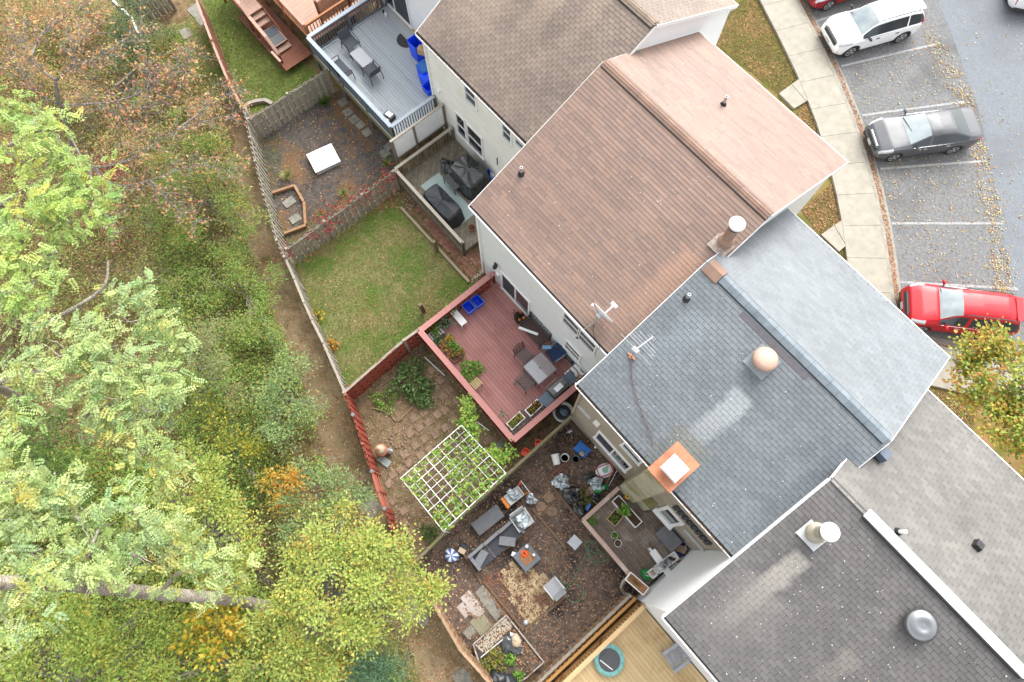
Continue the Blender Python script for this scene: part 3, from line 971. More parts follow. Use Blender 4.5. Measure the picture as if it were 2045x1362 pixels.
B(fl, 'flue', M_metal, ch)
capm = MB(); capm.box((cxm.x + .03, cxm.y, 7.26), (.56, .56, .06), taper=.96); capm.box((cxm.x + .03, cxm.y, 7.19), (.58, .58, .05))
B(capm, 'chimney_cap', M_white, ch)
# lower bay beside the old wooden deck
p0, p1 = PY(1312, 1014, 4.7), PY(1338, 1049, 4.7); q0 = PY(1328, 1003, 4.7)
window(H3, (p0.x, p0.z), (PY(1368, 1047, 4.7).x, q0.z), 4.7, mull=None, fr=.13, name='patio_window')
pbar('sill_board', M_white, H3, (p0.x - .05, 4.6, p0.z - .03), (PY(1368, 1047, 4.7).x + .05, 4.6, p0.z - .03), .2, .05)
cbx = MB().box((sx1 + .16, (sy0 + 4.7) / 2 + .1, .55), (.5, 4.7 - sy0 - .22, 2.3)); B(cbx, 'chimney_base', M_olive, ch)
B(MB().box((sx1 + .17, (sy0 + 4.7) / 2 + .09, 1.72), (.54, 4.7 - sy0 - .18, .04)), 'chimney_shoulder', mat('mossy_cap', c(176, 172, 120), c(150, 148, 92), 5, .9), ch)
for k in range(8):
    xx = 2.45 + k * .2
    B(MB().box((xx, 4.66, 3.75), (.15, .07, .62)), 'shutter_panel', M_screen, H3)
B(MB().box((3.72, 4.64, 2.45), (.9, .08, .1)), 'ledge', M_lite, H3)

# --- ridge vents, pipes and caps
M_cap2 = mat('brown_ridge_cap', c(172, 140, 122), c(154, 126, 112), 3, .9, detail=8, var=.06)
M_cap3 = mat('grey_ridge_cap', c(146, 157, 165), c(124, 136, 145), 3, .9, detail=8, var=.06)
M_cap1 = mat('tan_ridge_cap', c(172, 154, 134), c(150, 133, 117), 3, .9, detail=8, var=.05)


def ridge_vent(h, x0, x1, rdg, m, w=.17, hh=.035, n=18, edge=None):
    y, z = rdg
    ed = B(MB().prismx([(y - w - .02, z - .085), (y - w - .02, z - .03), (y, z + .045), (y + w + .02, z - .03), (y + w + .02, z - .085)], x0, x1), 'ridge_vent', edge or M_black, h)
    L = (x1 - x0) / n
    me = MB().prismx([(-w, -.052), (-w, -.026), (0, hh + .022), (w, -.026), (w, -.052)], .004, L - .004).mesh('ridge_cap', m)
    for k in range(n): inst('ridge_cap', me, ed, (x0 + k * L, y, z + .012))
    return ed


ridge_vent(H1, -16.0, -9.25, (13.75, 8.4), M_cap1)
ridge_vent(H2, -9.22, -2.18, (11.55, 8.4), M_cap2)
ridge_vent(H3, -1.75, 4.35, (9.28, 8.07), M_cap3)
capb = MB().prismx([(9.02, 7.95), (9.02, 8.03), (9.28, 8.17), (9.54, 8.03), (9.54, 7.95)], -2.32, -1.77)
B(capb, 'ridge_end_cap', M_cap2, H3, label='brown end cap on the grey ridge')
rv = B(MB().box((7.75, 7.42, 8.05), (5.0, .26, .07)), 'ridge_vent', M_white, H4)
B(MB().box((7.75, 7.26, 8.0), (4.96, .03, .07)), 'vent_slot', M_black, rv)
RD1, RD2, RD3, RD4 = (13.75, 8.4), (11.55, 8.4), (9.28, 8.07), (7.42, 7.98)


def rpipe(h, px, rearside, rdg, er, ef, r, L, m=None, base=None, **k):
    e = er if rearside else ef
    b = onroof(px, e, ZE, rdg)
    o = B(MB().lathe([(r, -.12), (r, L), (r * .8, L), (r * .8, L - .06)], b, 14, capt=True), 'vent_pipe', m or M_metal, h)
    B(MB().lathe([(r * 2.3, -.06), (r * 2.2, .025), (r * 1.2, .12), (r * 1.03, .13)], b, 14), 'flashing', base or M_black, o)


rpipe(H2, (1444, 209), False, RD2, 5.8, 16.75, .05, .42)
rpipe(H2, (1041, 347), True, RD2, 5.8, 16.75, .05, .38)
rpipe(H3, (1371, 597), True, RD3, 4.4, 13.9, .05, .36)
rpipe(H4, (1792, 1062), False, RD4, 1.8, 12.57, .05, .40, m=M_white)
# chimney pipe on the brown roof
M_flue = mat('brown_flue_paint', c(176, 140, 118), c(192, 158, 138), 5, .6, c3=c(206, 190, 178), sc3=3, lo3=.55, hi3=.7)
b = onroof((1447, 484), 5.8, ZE, RD2)
fo = B(MB().lathe([(.24, -.2), (.235, .22), (.20, .30), (.165, .36), (.165, 1.0)], b, 20), 'chimney_pipe', M_flue, H2, smooth=False)
B(MB().lathe([(.19, 1.0), (.19, 1.04), (.15, 1.05), (.15, 1.12)], b, 20), 'cap_collar', M_black, fo)
B(MB().lathe([(.22, 1.12), (.235, 1.15), (.235, 1.21), (.20, 1.25), (.05, 1.265)], b, 24), 'chimney_cap', M_white, fo)
B(MB().box(b + Vector((0, -.16, .0)), (.62, .5, .02), M=Matrix.Rotation(math.atan(.434), 3, 'X')), 'flashing', mat('worn_flashing', c(176, 150, 130), c(214, 204, 196), 14, .7), fo)
# chimney pipe on the white house
b = onroof((1627, 1064), 1.8, ZE, RD4)
fo = B(MB().lathe([(.27, -.2), (.27, .18), (.22, .28), (.18, .34), (.18, .72)], b, 22), 'chimney_pipe', mat('cream_flue_paint', c(214, 208, 190), c(196, 188, 166), 5, .6), H4)
B(MB().lathe([(.20, .72), (.20, .76), (.16, .77), (.16, .84)], b, 22), 'cap_collar', M_black, fo)
B(MB().lathe([(.23, .84), (.245, .87), (.245, .93), (.21, .97), (.05, .985)], b, 24), 'chimney_cap', M_white, fo)
B(MB().box(b + Vector((0, -.10, .02)), (.64, .54, .02), M=Matrix.Rotation(math.atan(.37), 3, 'X')), 'flashing', M_lite, fo)
# mushroom vent on the blue-grey roof
b = onroof((1522, 722), 4.4, ZE, RD3)
vo = B(MB().lathe([(.30, .16), (.355, .20), (.36, .26), (.33, .34), (.22, .39), (.06, .405)], b, 32), 'attic_fan', mat('tan_dome', c(216, 184, 164), c(206, 172, 152), 3, .45), H3, smooth=True)
B(MB().lathe([(.24, -.1), (.24, .17)], b, 24), 'collar', M_black, vo)
B(MB().box(b + Vector((0, -.02, .02)), (.74, .74, .02), M=Matrix.Rotation(math.atan(.44), 3, 'X')), 'flashing', mat('grey_flashing', c(176, 182, 186), c(158, 166, 172), 6, .6), vo)
pt = onroof((1544, 690), 4.4, ZE, RD3)
B(MB().box(pt + Vector((0, 0, .02)), (2.5, .15, .012), M=Matrix.Rotation(math.atan(.44), 3, 'X')), 'patch', mat('patch_felt', c(112, 108, 114), c(124, 118, 124), 6, .9), H3, label='dark repair strip beside the round vent')
# metal dome vent on the white house
b = onroof((1834, 1246), 1.8, ZE, RD4)
Mt = Matrix.Rotation(math.radians(8), 3, 'X')
vo = B(MB().lathe([(.30, .10), (.40, .13), (.41, .16), (.36, .25), (.22, .305), (.14, .30), (.10, .285), (.05, .285)], b, 36, M=Mt), 'attic_fan', mat('bare_metal', (.30, .31, .32), (.24, .25, .26), 2, .3, metal=.9), H4, smooth=True)
B(MB().lathe([(.24, -.1), (.24, .12)], b, 24), 'collar', M_metal, vo)
b = onroof((1950, 1089), 12.57, ZE, RD4)
B(MB().box(b + Vector((0, 0, .08)), (.24, .26, .16), M=Matrix.Rotation(-math.atan(.40), 3, 'X'), taper=.85), 'roof_vent', M_black, H4)
b = onroof((1765, 908), 13.9, ZE, RD3)
B(MB().box(P(1764, 908, 7.45), (.26, .36, .2), M=Matrix.Rotation(-math.atan(.46), 3, 'X')), 'ridge_stub', mat('slate_paint', c(110, 122, 142), rough=.6), H3)
# downspouts at the street side
for h, x, yy in ((H1, -9.40, 18.62), (H2, -2.42, 16.66)):
    mb = MB(); mb.bar((x, yy, ZE - .2), (x, yy - .22, ZE - .75), .075, .06); mb.bar((x, yy - .22, ZE - .72), (x, yy - .22, .6), .075, .06)
    B(mb, 'downspout', M_white, h)
# gable trim shadow boards on the white side walls
pbar('rake_trim', M_white, H4, (4.085, 1.86, ZE - .16), (4.085, 7.42, 7.82), .03, .2)

# leaves caught in the rear gutters
GL = [(4, c(170, 120, 88)), (3, c(206, 168, 128)), (2, c(140, 92, 66)), (1, c(200, 150, 90))]


def gutter_leaves(x0, x1, y, n):
    p = np.stack([rng.uniform(x0, x1, n), rng.uniform(y + .04, y + .15, n), ZE - .09 + rng.uniform(0, .06, n)], 1)
    an = rng.uniform(0, 2 * PI, n); ax = np.stack([np.cos(an), np.sin(an), rng.normal(0, .3, n)], 1)
    nor = np.stack([rng.normal(0, .5, n), rng.normal(0, .5, n), np.ones(n)], 1)
    me = leaf_mesh('fallen_leaves', p, ax, nor, rng.uniform(.04, .09, n), rng.uniform(.025, .05, n), pick(GL, n)); me.materials.append(leafmat('dry_leaf', 0, .8))
    o = bpy.data.objects.new('fallen_leaves', me); link(o); o['kind'] = 'stuff'


gutter_leaves(-15.9, -9.3, 8.8, 1500); gutter_leaves(-2.3, .9, 4.4, 500); gutter_leaves(2.2, 4.1, 4.4, 900)
# odd leaves on the roofs
def roof_leaves(x0, x1, er, rdg, n):
    y = rng.uniform(er + .3, rdg[0] - .3, n); x = rng.uniform(x0, x1, n)
    p = np.stack([x, y, slopez(y, er, ZE, rdg) + .03], 1); an = rng.uniform(0, 2 * PI, n)
    ax = np.stack([np.cos(an), np.sin(an), np.zeros(n)], 1); nor = np.tile([0, -.4, .9], (n, 1)) + rng.normal(0, .2, (n, 3))
    me = leaf_mesh('fallen_leaves', p, ax, nor, rng.uniform(.02, .07, n), rng.uniform(.015, .035, n), pick([(6, c(240, 236, 228)), (1.5, c(220, 196, 160)), (.4, c(206, 150, 110))], n)); me.materials.append(leafmat('dry_leaf', 0, .8))
    o = bpy.data.objects.new('fallen_leaves', me); link(o); o['kind'] = 'stuff'


roof_leaves(-15.5, -9.5, 8.8, RD1, 30); roof_leaves(-9, -2.6, 5.8, RD2, 60); roof_leaves(-2, 4, 4.4, RD3, 50); roof_leaves(4.5, 10.5, 1.8, RD4, 160)
# ------------------------------------------------------------------ decks
def wood(name, c1, c2, axis='x', rough=.8, var=.1, c3=None, lo3=.55, hi3=.75, sc3=1.0, st=14):
    s = {'x': (1, st, st), 'y': (st, 1, st), 'z': (st, st, 1), 'd': (4, 4, 4)}[axis]
    return mat(name, c1, c2, 1.6, rough, spec=.2, var=var, stretch=s, detail=6, lo=.3, hi=.7, c3=c3, sc3=sc3, lo3=lo3, hi3=hi3)


def rail(dk, p, q, zf, h, m, capm=None, capw=.16, sp=.13, bal=.035, post=.09, panels=False, z_post=None, posts=True, cap=True, balm=None, bottom=True):
    """railing along p-q: cap, rails, posts and balusters, each its own piece of the deck"""
    p, q = Vector((p[0], p[1], 0)), Vector((q[0], q[1], 0)); L = (q - p).length; u = (q - p) / L
    Z = lambda z: Vector((0, 0, z))
    if cap: pbar('rail_cap', capm or m, dk, p + Z(zf + h - .02), q + Z(zf + h - .02), capw, .04)
    pbar('rail', m, dk, p + Z(zf + h - .09) + u * .01, q + Z(zf + h - .09) - u * .01, .04, .09)
    if bottom: pbar('rail', m, dk, p + Z(zf + .1) + u * .01, q + Z(zf + .1) - u * .01, .04, .08)
    n = max(1, round(L / 1.9))
    if posts:
        for k in range(n + 1):
            c_ = p + u * (L * k / n); zb = float(GZ(c_.y)) - .1 if z_post is None else z_post
            piece('post', m, dk, c_ + Z((zb + zf + h - .045) / 2), (post, post, zf + h - .045 - zb))
    nb = int(L / sp); an = math.atan2(u.y, u.x)
    for k in range(nb):
        c_ = p + u * (L * (k + .5) / nb)
        piece('baluster', balm or m, dk, c_ + Z(zf + h * .5 + .005), (bal, bal * .8, h - .25), an)


def planks(dk, x0, x1, y0, y1, z, pw_, m, axis='x', gap=.007, name='plank', th=.03, split=None):
    if axis == 'x':
        n = int(round((y1 - y0) / pw_)); w = (y1 - y0) / n
        for k in range(n):
            y = y0 + (k + .5) * w
            cuts = [x0, x1] if not split else [x0, x0 + (x1 - x0) * random.uniform(.3, .7), x1]
            for a, b in zip(cuts, cuts[1:]):
                piece(name, m, dk, ((a + b) / 2, y, z - th / 2 + random.uniform(-.002, .002)), (b - a - .004, w - gap, th))
    else:
        n = int(round((x1 - x0) / pw_)); w = (x1 - x0) / n
        for k in range(n):
            piece(name, m, dk, (x0 + (k + .5) * w, (y0 + y1) / 2, z - th / 2 + random.uniform(-.002, .002)), (w - gap, y1 - y0, th))


def under(dk, x0, x1, y0, y1, z, m, h=.2):
    """rim joists and joists below the boards"""
    mb = MB()
    for y in (y0 + .02, y1 - .02): mb.box(((x0 + x1) / 2, y, z - .03 - h / 2), (x1 - x0, .04, h))
    for x in (x0 + .02, x1 - .02): mb.box((x, (y0 + y1) / 2, z - .03 - h / 2), (.04, y1 - y0 - .09, h))
    k = x0 + .45
    while k < x1 - .2:
        mb.box((k, (y0 + y1) / 2, z - .035 - h / 2), (.04, y1 - y0 - .1, h - .01)); k += .45
    B(mb, 'joists', m, dk)


# --- red deck
W_red = wood('red_stained_wood', c(212, 150, 144), c(224, 165, 158), 'x', c3=c(196, 134, 128), sc3=.8)
W_redc = wood('red_rail_cap', c(204, 142, 136), c(216, 158, 150), 'x', var=.03)
W_redd = wood('dark_red_wood', c(134, 62, 54), c(150, 78, 68), 'z')
RX0, RX1, RY0, RY1, RZ = -8.47, -2.80, 2.22, 6.08, .55
dk = E('red_deck', 'red stained wooden deck with a pink-red rail cap behind the pale grey house', 'deck', (RX0, RY0, 0))
planks(dk, RX0 + .06, RX1 - .06, RY0 + .06, RY1, RZ, .142, W_red, 'x')
under(dk, RX0 + .06, RX1 - .06, RY0 + .06, RY1, RZ, W_redd)
rail(dk, (RX0 + .08, RY1 - .1), (RX0 + .08, RY0 + .08), RZ, 1.03, W_redd, W_redc, .22)
rail(dk, (RX0 + .08, RY0 + .08), (RX1 - .08, RY0 + .08), RZ, 1.035, W_redd, W_redc, .22)
rail(dk, (RX1 - .08, RY0 + .08), (RX1 - .08, RY1 - .1), RZ, 1.03, W_redd, W_redc, .22)
sk = MB()      # lattice skirt under the rim
for k in range(38):
    a = RX0 + .1 + k * .147
    sk.bar((a, RY0 + .03, .28), (a + .5, RY0 + .03, -.18), .012, .03); sk.bar((a + .5, RY0 + .045, .28), (a, RY0 + .045, -.18), .012, .03)
B(sk, 'lattice', wood('faded_lattice', c(172, 130, 110), c(190, 160, 140), 'z'), dk, kind='stuff')
piece('skirt_board', W_redd, dk, ((RX0 + RX1) / 2, RY0 + .02, -.32), (RX1 - RX0, .03, .30))
piece('skirt_board', W_redd, dk, ((RX0 + RX1) / 2, RY0 + .02, .42), (RX1 - RX0, .03, .22))

# --- grey deck
W_gry = wood('grey_painted_boards', c(196, 204, 210), c(212, 219, 224), 'x', c3=c(196, 200, 166), sc3=.55, lo3=.62, hi3=.8, var=.05)
W_gryc = mat('blue_grey_rail', c(188, 200, 212), c(176, 188, 202), 3, .6, var=.03)
W_gryd = wood('slate_painted_wood', c(112, 124, 134), c(128, 138, 146), 'z', var=.04)
W_moss = wood('mossy_timber', c(138, 132, 84), c(164, 156, 116), 'z')
GX0, GX1, GY0, GY1, GZ_ = -21.75, -15.72, 6.68, 10.88, 1.3
dk = E('grey_deck', 'grey painted deck on mossy posts with a blue-grey railing', 'deck', (GX0, GY0, 0))
planks(dk, GX0 + .05, -15.98, 9.10, GY1, GZ_, .14, W_gry, 'x')
planks(dk, GX0 + .05, GX1 - .05, GY0 + .05, 9.095, GZ_, .14, W_gry, 'x')
under(dk, GX0 + .05, GX1 - .05, GY0 + .05, 9.05, GZ_, W_moss)
rail(dk, (GX0 + .08, GY1 - .05), (GX0 + .08, GY0 + .08), GZ_, 1.05, W_gryd, W_gryc, .17, sp=.125)
rail(dk, (GX0 + .08, GY0 + .08), (GX1 - .08, GY0 + .08), GZ_, 1.055, W_gryd, W_gryc, .17, sp=.075, bal=.06)
rail(dk, (GX1 - .08, GY0 + .08), (GX1 - .08, 9.02), GZ_, 1.05, W_moss, W_gryc, .15, sp=.125, balm=W_gryd)
piece('ledger_board', wood('new_yellow_board', c(226, 190, 130), c(236, 206, 150), 'x'), dk, (-19.4, 10.84, GZ_ + .015), (3.4, .10, .02))
piece('rim_board', W_moss, dk, ((GX0 + GX1) / 2, GY0 + .035, GZ_ - .16), (GX1 - GX0, .03, .24))
piece('rim_board', W_moss, dk, (GX1 - .03, (GY0 + 9.0) / 2, GZ_ - .16), (.03, 9.0 - GY0, .24))

# --- weathered deck with diagonal boards
W_old = wood('weathered_boards', c(176, 168, 150), c(140, 130, 114), 'd', c3=c(134, 138, 96), sc3=.9, var=.12)
W_oldc = wood('weathered_rail', c(214, 206, 192), c(186, 176, 160), 'x', var=.05)
W_oldd = wood('weathered_grey_wood', c(134, 126, 112), c(154, 146, 130), 'z')
DX0, DX1, DY0, DY1, DZ = -14.82, -10.26, 5.86, 9.06, .40
dk = E('weathered_deck', 'weathered deck with diagonal boards and a bleached railing', 'deck', (DX0, DY0, 0))
rect = [(DX0 + .05, DY0 + .05), (DX1 - .05, DY0 + .05), (DX1 - .05, DY1), (DX0 + .05, DY1)]


def clipstrip(poly, n, lo, hi):
    for sgn, lim in ((1, hi), (-1, -lo)):
        out = []
        for i in range(len(poly)):
            a, b = poly[i], poly[(i + 1) % len(poly)]
            da = sgn * (a[0] * n[0] + a[1] * n[1]) - lim; db = sgn * (b[0] * n[0] + b[1] * n[1]) - lim
            if da <= 0: out.append(a)
            if (da < 0 < db) or (db < 0 < da):
                t = da / (da - db); out.append((a[0] + (b[0] - a[0]) * t, a[1] + (b[1] - a[1]) * t))
        poly = out
        if not poly: return []
    return poly


nn = (math.sin(math.radians(45)), math.cos(math.radians(45)))
lo = min(a[0] * nn[0] + a[1] * nn[1] for a in rect); hi = max(a[0] * nn[0] + a[1] * nn[1] for a in rect)
k = lo
while k < hi:
    pg = clipstrip(rect, nn, k, k + .133)
    if len(pg) >= 3: B(MB().prism(pg, DZ - .03, DZ + random.uniform(-.002, .002)), 'plank', W_old, dk)
    k += .14
under(dk, DX0 + .05, DX1 - .05, DY0 + .05, DY1, DZ, W_oldd)
rail(dk, (DX0 + .07, DY1 - .05), (DX0 + .07, DY0 + .07), DZ, .92, W_oldd, W_oldc, .13, sp=.15)
rail(dk, (DX0 + .07, DY0 + .07), (DX1 - .07, DY0 + .07), DZ, .925, W_oldd, W_oldc, .13, sp=.12, bal=.05)
rail(dk, (DX1 - .07, DY0 + .07), (DX1 - .07, 6.0), DZ, .92, W_oldd, W_oldc, .13, sp=.12)
# white lattice privacy screen between the two decks
sc = E('lattice_screen', 'white lattice privacy screen in a grey frame between two decks', 'screen', (-15.2, 6.2, 0))
a, b = Vector((-15.22, 6.35, 0)), Vector((-15.22, 9.0, 0))
for yy in (6.35, 7.45, 9.0): piece('post', W_oldd, sc, (-15.22, yy, 1.05), (.09, .09, 2.7))
pbar('top_rail', W_oldc, sc, (-15.22, 6.28, 2.38), (-15.22, 9.04, 2.38), .1, .05); pbar('bottom_rail', W_oldd, sc, (-15.22, 6.4, 1.05), (-15.22, 8.95, 1.05), .05, .09)
lt = MB()
def lattice(mb, y0, y1, z0, z1, x, step=.075, w=.032):
    d = y0 - (z1 - z0)
    while d < y1:
        for s in (1, -1):
            pts = []
            ya, yb = d, d + (z1 - z0)
            za, zb_ = (z0, z1) if s > 0 else (z1, z0)
            t0 = max(0, (y0 - ya) / (yb - ya)); t1 = min(1, (y1 - ya) / (yb - ya))
            if t1 - t0 > .03:
                mb.bar((x + s * .006, ya + (yb - ya) * t0, za + (zb_ - za) * t0), (x + s * .006, ya + (yb - ya) * t1, za + (zb_ - za) * t1), .008, w)
        d += step
lattice(lt, 6.42, 7.40, 1.1, 2.34, -15.22); lattice(lt, 7.50, 8.95, 1.1, 2.34, -15.22)
B(lt, 'lattice', M_white, sc, kind='stuff')

# --- new yellow wood deck
W_new = wood('new_pine_boards', c(240, 206, 150), c(250, 222, 174), 'x', var=.06, c3=c(216, 176, 122), sc3=1.2)
W_newc = wood('new_pine_rail', c(236, 204, 158), c(226, 188, 136), 'y', var=.03)
W_newd = wood('new_pine_frame', c(206, 158, 96), c(186, 136, 80), 'y')
NX0, NY0, NZ = 3.72, -3.4, .62
dk = E('pine_deck', 'new yellow pine deck beside the white house', 'deck', (NX0, NY0, 0))
planks(dk, 4.28, 9.6, NY0, 2.06, NZ, .14, W_new, 'x')
under(dk, 4.28, 9.6, NY0, 2.06, NZ, W_newd)
rail(dk, (4.30, 2.0), (4.30, NY0), NZ, .98, W_newd, W_newc, .15, sp=.13)
rail(dk, (3.98, 1.96), (3.98, NY0), NZ - .25, .85, W_newd, W_newd, .10, sp=.2, z_post=-.6, bal=.07)
piece('rim_board', W_newd, dk, (4.255, (NY0 + 2.0) / 2, NZ - .16), (.035, 2.0 - NY0, .26))

# --- old wooden deck behind the tan house
W_rot = wood('old_grey_decking', c(172, 156, 144), c(128, 114, 104), 'x', c3=c(196, 184, 172), sc3=1.4, lo3=.5, hi3=.7, var=.14)
W_rotc = wood('peeling_pink_rail', c(200, 162, 148), c(218, 194, 180), 'x', var=.05, c3=c(222, 210, 198), sc3=1.2, lo3=.55, hi3=.62)
OX0, OX1, OY0, OY1, OZ = .82, 4.15, 2.33, 4.64, .22
dk = E('old_deck', 'old rotting deck with a peeling pinkish rail cap behind the tan house', 'deck', (OX0, OY0, 0))
planks(dk, OX0 + .05, 4.12, OY0 + .05, OY1, OZ, .115, W_rot, 'x', gap=.01, split=True)
under(dk, OX0 + .05, 4.12, OY0 + .05, OY1, OZ, W_oldd, .14)
rail(dk, (OX0 + .06, 4.15), (OX0 + .06, OY0 + .06), OZ, .78, W_oldd, W_rotc, .15, sp=.16)
rail(dk, (OX0 + .06, OY0 + .06), (3.4, OY0 + .06), OZ, .785, W_oldd, W_rotc, .15, sp=.16)

# --- brown deck and stairs of the house beyond the photo
W_brn = wood('brown_deck_boards', c(196, 158, 140), c(210, 176, 158), 'y', var=.05)
W_brnd = wood('red_brown_wood', c(142, 92, 74), c(160, 110, 90), 'z')
W_orng = wood('orange_cedar', c(184, 122, 86), c(206, 146, 108), 'z')
st = E('deck_stairs', 'brown wooden garden stairs with dark rubber mats on the landing', 'stairs', tuple(P(560, 110)))
fr = [((496.5, 30.8), (522, 15.4)), ((506.3, 42.7), (531.5, 27.2)), ((517, 54.5), (540.7, 41)), ((547, 95.6), (574.6, 78.6)), ((555, 108), (584, 90.4)), ((562.3, 120), (591.6, 102.8)), ((570, 134.6), (599.8, 114))]
zs = [1.26, 1.08, .90, .72, .54, .36, .18]
G0 = GZ(3.0)
pts = [[P(*e[0], float(G0) + z), P(*e[1], float(G0) + z)] for e, z in zip(fr, zs)]
ym0 = sum(p[0].y for p in pts) / len(pts); ym1 = sum(p[1].y for p in pts) / len(pts)
xf = [(p[0].x + p[1].x) / 2 for p in pts]
prev = xf[0] - 2.6
for i, x in enumerate(xf):
    z = float(G0) + zs[i]
    if i == 0: planks(st, x - 2.6, x, ym0, ym1, z, .14, W_brn, 'y')
    elif i == 3: planks(st, xf[2] + .12, x, ym0, ym1 + .0, z, .14, W_brn, 'y')
    else:
        piece('tread', W_brn, st, (x - .15, (ym0 + ym1) / 2, z - .02), (.29, ym1 - ym0, .04))
for yy, (a, b) in ((ym0 - .04, (0, 0)), (ym1 + .04, (0, 0))):
    pbar('stringer', W_brnd, st, (xf[0] - 2.6, yy, float(G0) + zs[0] - .16), (xf[0], yy, float(G0) + zs[0] - .16), .05, .26)
    pbar('stringer', W_brnd, st, (xf[0], yy, float(G0) + zs[0] - .16), (xf[-1], yy, float(G0) + .03), .05, .26)
zc = lambda i: float(G0) + zs[i] + .78
capl = [(xf[0] - 2.6, zc(0)), (xf[0], zc(0)), (xf[2], zc(2) - .02), (xf[3], zc(3)), (xf[-1] - .1, zc(6))]
for (xa, za_), (xb, zb_) in zip(capl, capl[1:]):
    pbar('rail_cap', W_brn, st, (xa, ym0 - .1, za_), (xb, ym0 - .1, zb_), .14, .035); pbar('rail', W_brnd, st, (xa, ym0 - .1, za_ - .45), (xb, ym0 - .1, zb_ - .45), .04, .09)
for x, z in capl: piece('post', W_brnd, st, (x, ym0 - .1, (float(G0) + z) / 2 - .03), (.09, .09, z - float(G0) - .06))
for (xa, za_), (xb, zb_) in zip(capl[:2], capl[1:3]): pbar('rail_cap', W_brnd, st, (xa, ym1 + .1, za_), (xb - .5, ym1 + .1, zb_ - .1), .12, .035)
zl = float(G0) + zs[3]
M_mat1 = mat('blue_rubber_mat', c(84, 92, 104), c(98, 106, 116), 20, .8); M_mat2 = mat('grey_rubber_mat', c(112, 116, 118), c(124, 128, 128), 20, .8)
xm = (xf[2] + .14 + xf[3]) / 2
T(MB().box((0, 0, .006), (xm - xf[2] - .16, ym1 - ym0 - .1, .012)), 'rubber_mat', M_mat1, 'dark blue rubber mat on the upper half of the stair landing', 'mat', ((xf[2] + .14 + xm) / 2, (ym0 + ym1) / 2, zl))
T(MB().box((0, 0, .006), (xf[3] - xm - .08, ym1 - ym0 - .1, .012)), 'rubber_mat', M_mat2, 'grey rubber mat on the lower half of the stair landing', 'mat', ((xf[3] + xm) / 2 - .02, (ym0 + ym1) / 2, zl))
dk = E('brown_deck', 'red-brown cedar deck with lattice screens beyond the grey deck railing', 'deck', (-27.5, 6.8, 0))
planks(dk, -28.6, -22.25, 7.1, 11.2, 1.3, .14, W_brn, 'y')
rail(dk, (-28.6, 7.05), (-22.4, 7.05), 1.3, .95, W_orng, W_brn, .15, sp=.14)
rail(dk, (-22.35, 7.05), (-22.35, 10.9), 1.3, .95, W_orng, W_orng, .09, sp=.15)
lt = MB(); lattice(lt, 8.0, 10.9, 1.4, 2.5, -22.75, .07, .03); B(lt, 'lattice', W_orng, dk, kind='stuff')
for yy in (8.0, 9.5, 10.9): piece('post', W_brnd, dk, (-22.75, yy, 1.5), (.09, .09, 2.3))
planks(dk, -26.6, -22.6, 5.5, 6.95, .35, .14, W_brnd, 'y')
for k in range(5): piece('slat', W_brnd, dk, (-23.0 + k * .12, 5.4, .8), (.05, .03, .8))
pbar('rail', W_brn, dk, (-23.1, 5.4, 1.22), (-22.4, 5.4, 1.22), .1, .04)

# ------------------------------------------------------------------ fences
def fence(name, label, tops, h, mp, mr, pw_=.14, style='alt', posts=True, postm=None, capm=None, gap=.0, cap=False, lean=0.0, cat='fence', post_h=.08, toprail=True, pth=.018):
    """board fence through the pixels of its top edge; boards, rails and posts are pieces of it"""
    q = [P(*t, dz=h) if len(t) == 2 else Vector(t) for t in tops]
    f = E(name, label, cat, (q[0].x, q[0].y, float(GZ(q[0].y))))
    side_ = 0
    for a, b in zip(q, q[1:]):
        L = (Vector((b.x, b.y, 0)) - Vector((a.x, a.y, 0))).length
        u = Vector((b.x - a.x, b.y - a.y, 0)) / L; nv = Vector((-u.y, u.x, 0)); an = math.atan2(u.y, u.x)
        for zz in ((.28, .62, .93) if toprail else (.25, .75)):
            pa, pb = a + Vector((0, 0, -h + h * zz)), b + Vector((0, 0, -h + h * zz))
            pbar('rail', mr, f, pa, pb, .04, .085)
        if cap: pbar('cap_rail', capm or mr, f, a + Vector((0, 0, .015)), b + Vector((0, 0, .015)), .10, .03)
        if style != 'none':
            n = max(1, int(L / (pw_ * (1.0 if style == 'alt' else 1.0) + gap)))
            for k in range(n):
                t = (k + .5) / n; c_ = a.lerp(b, t); side_ ^= 1
                s = (.034 if side_ else -.034) if style == 'alt' else .034
                hh = h * random.uniform(.97, 1.01)
                M = Matrix.Rotation(an, 3, 'Z') @ Matrix.Rotation(random.gauss(0, .012), 3, 'Y') @ Matrix.Rotation(random.gauss(lean, .01), 3, 'X')
                piece('picket', mp, f, (c_.x + nv.x * s, c_.y + nv.y * s, c_.z - h + .03 + hh / 2), (pw_ * (1.62 if mp.name.startswith('red') else .9), pth, hh), M=M)
        if posts:
            m_ = max(1, round(L / 2.3))
            for k in range(m_ + (1 if b is q[-1] else 0)):
                c_ = a.lerp(b, k / m_)
                piece('post', postm or mr, f, (c_.x, c_.y, c_.z - h / 2 + post_h / 2), (.095, .095, h + post_h), an)
    return f


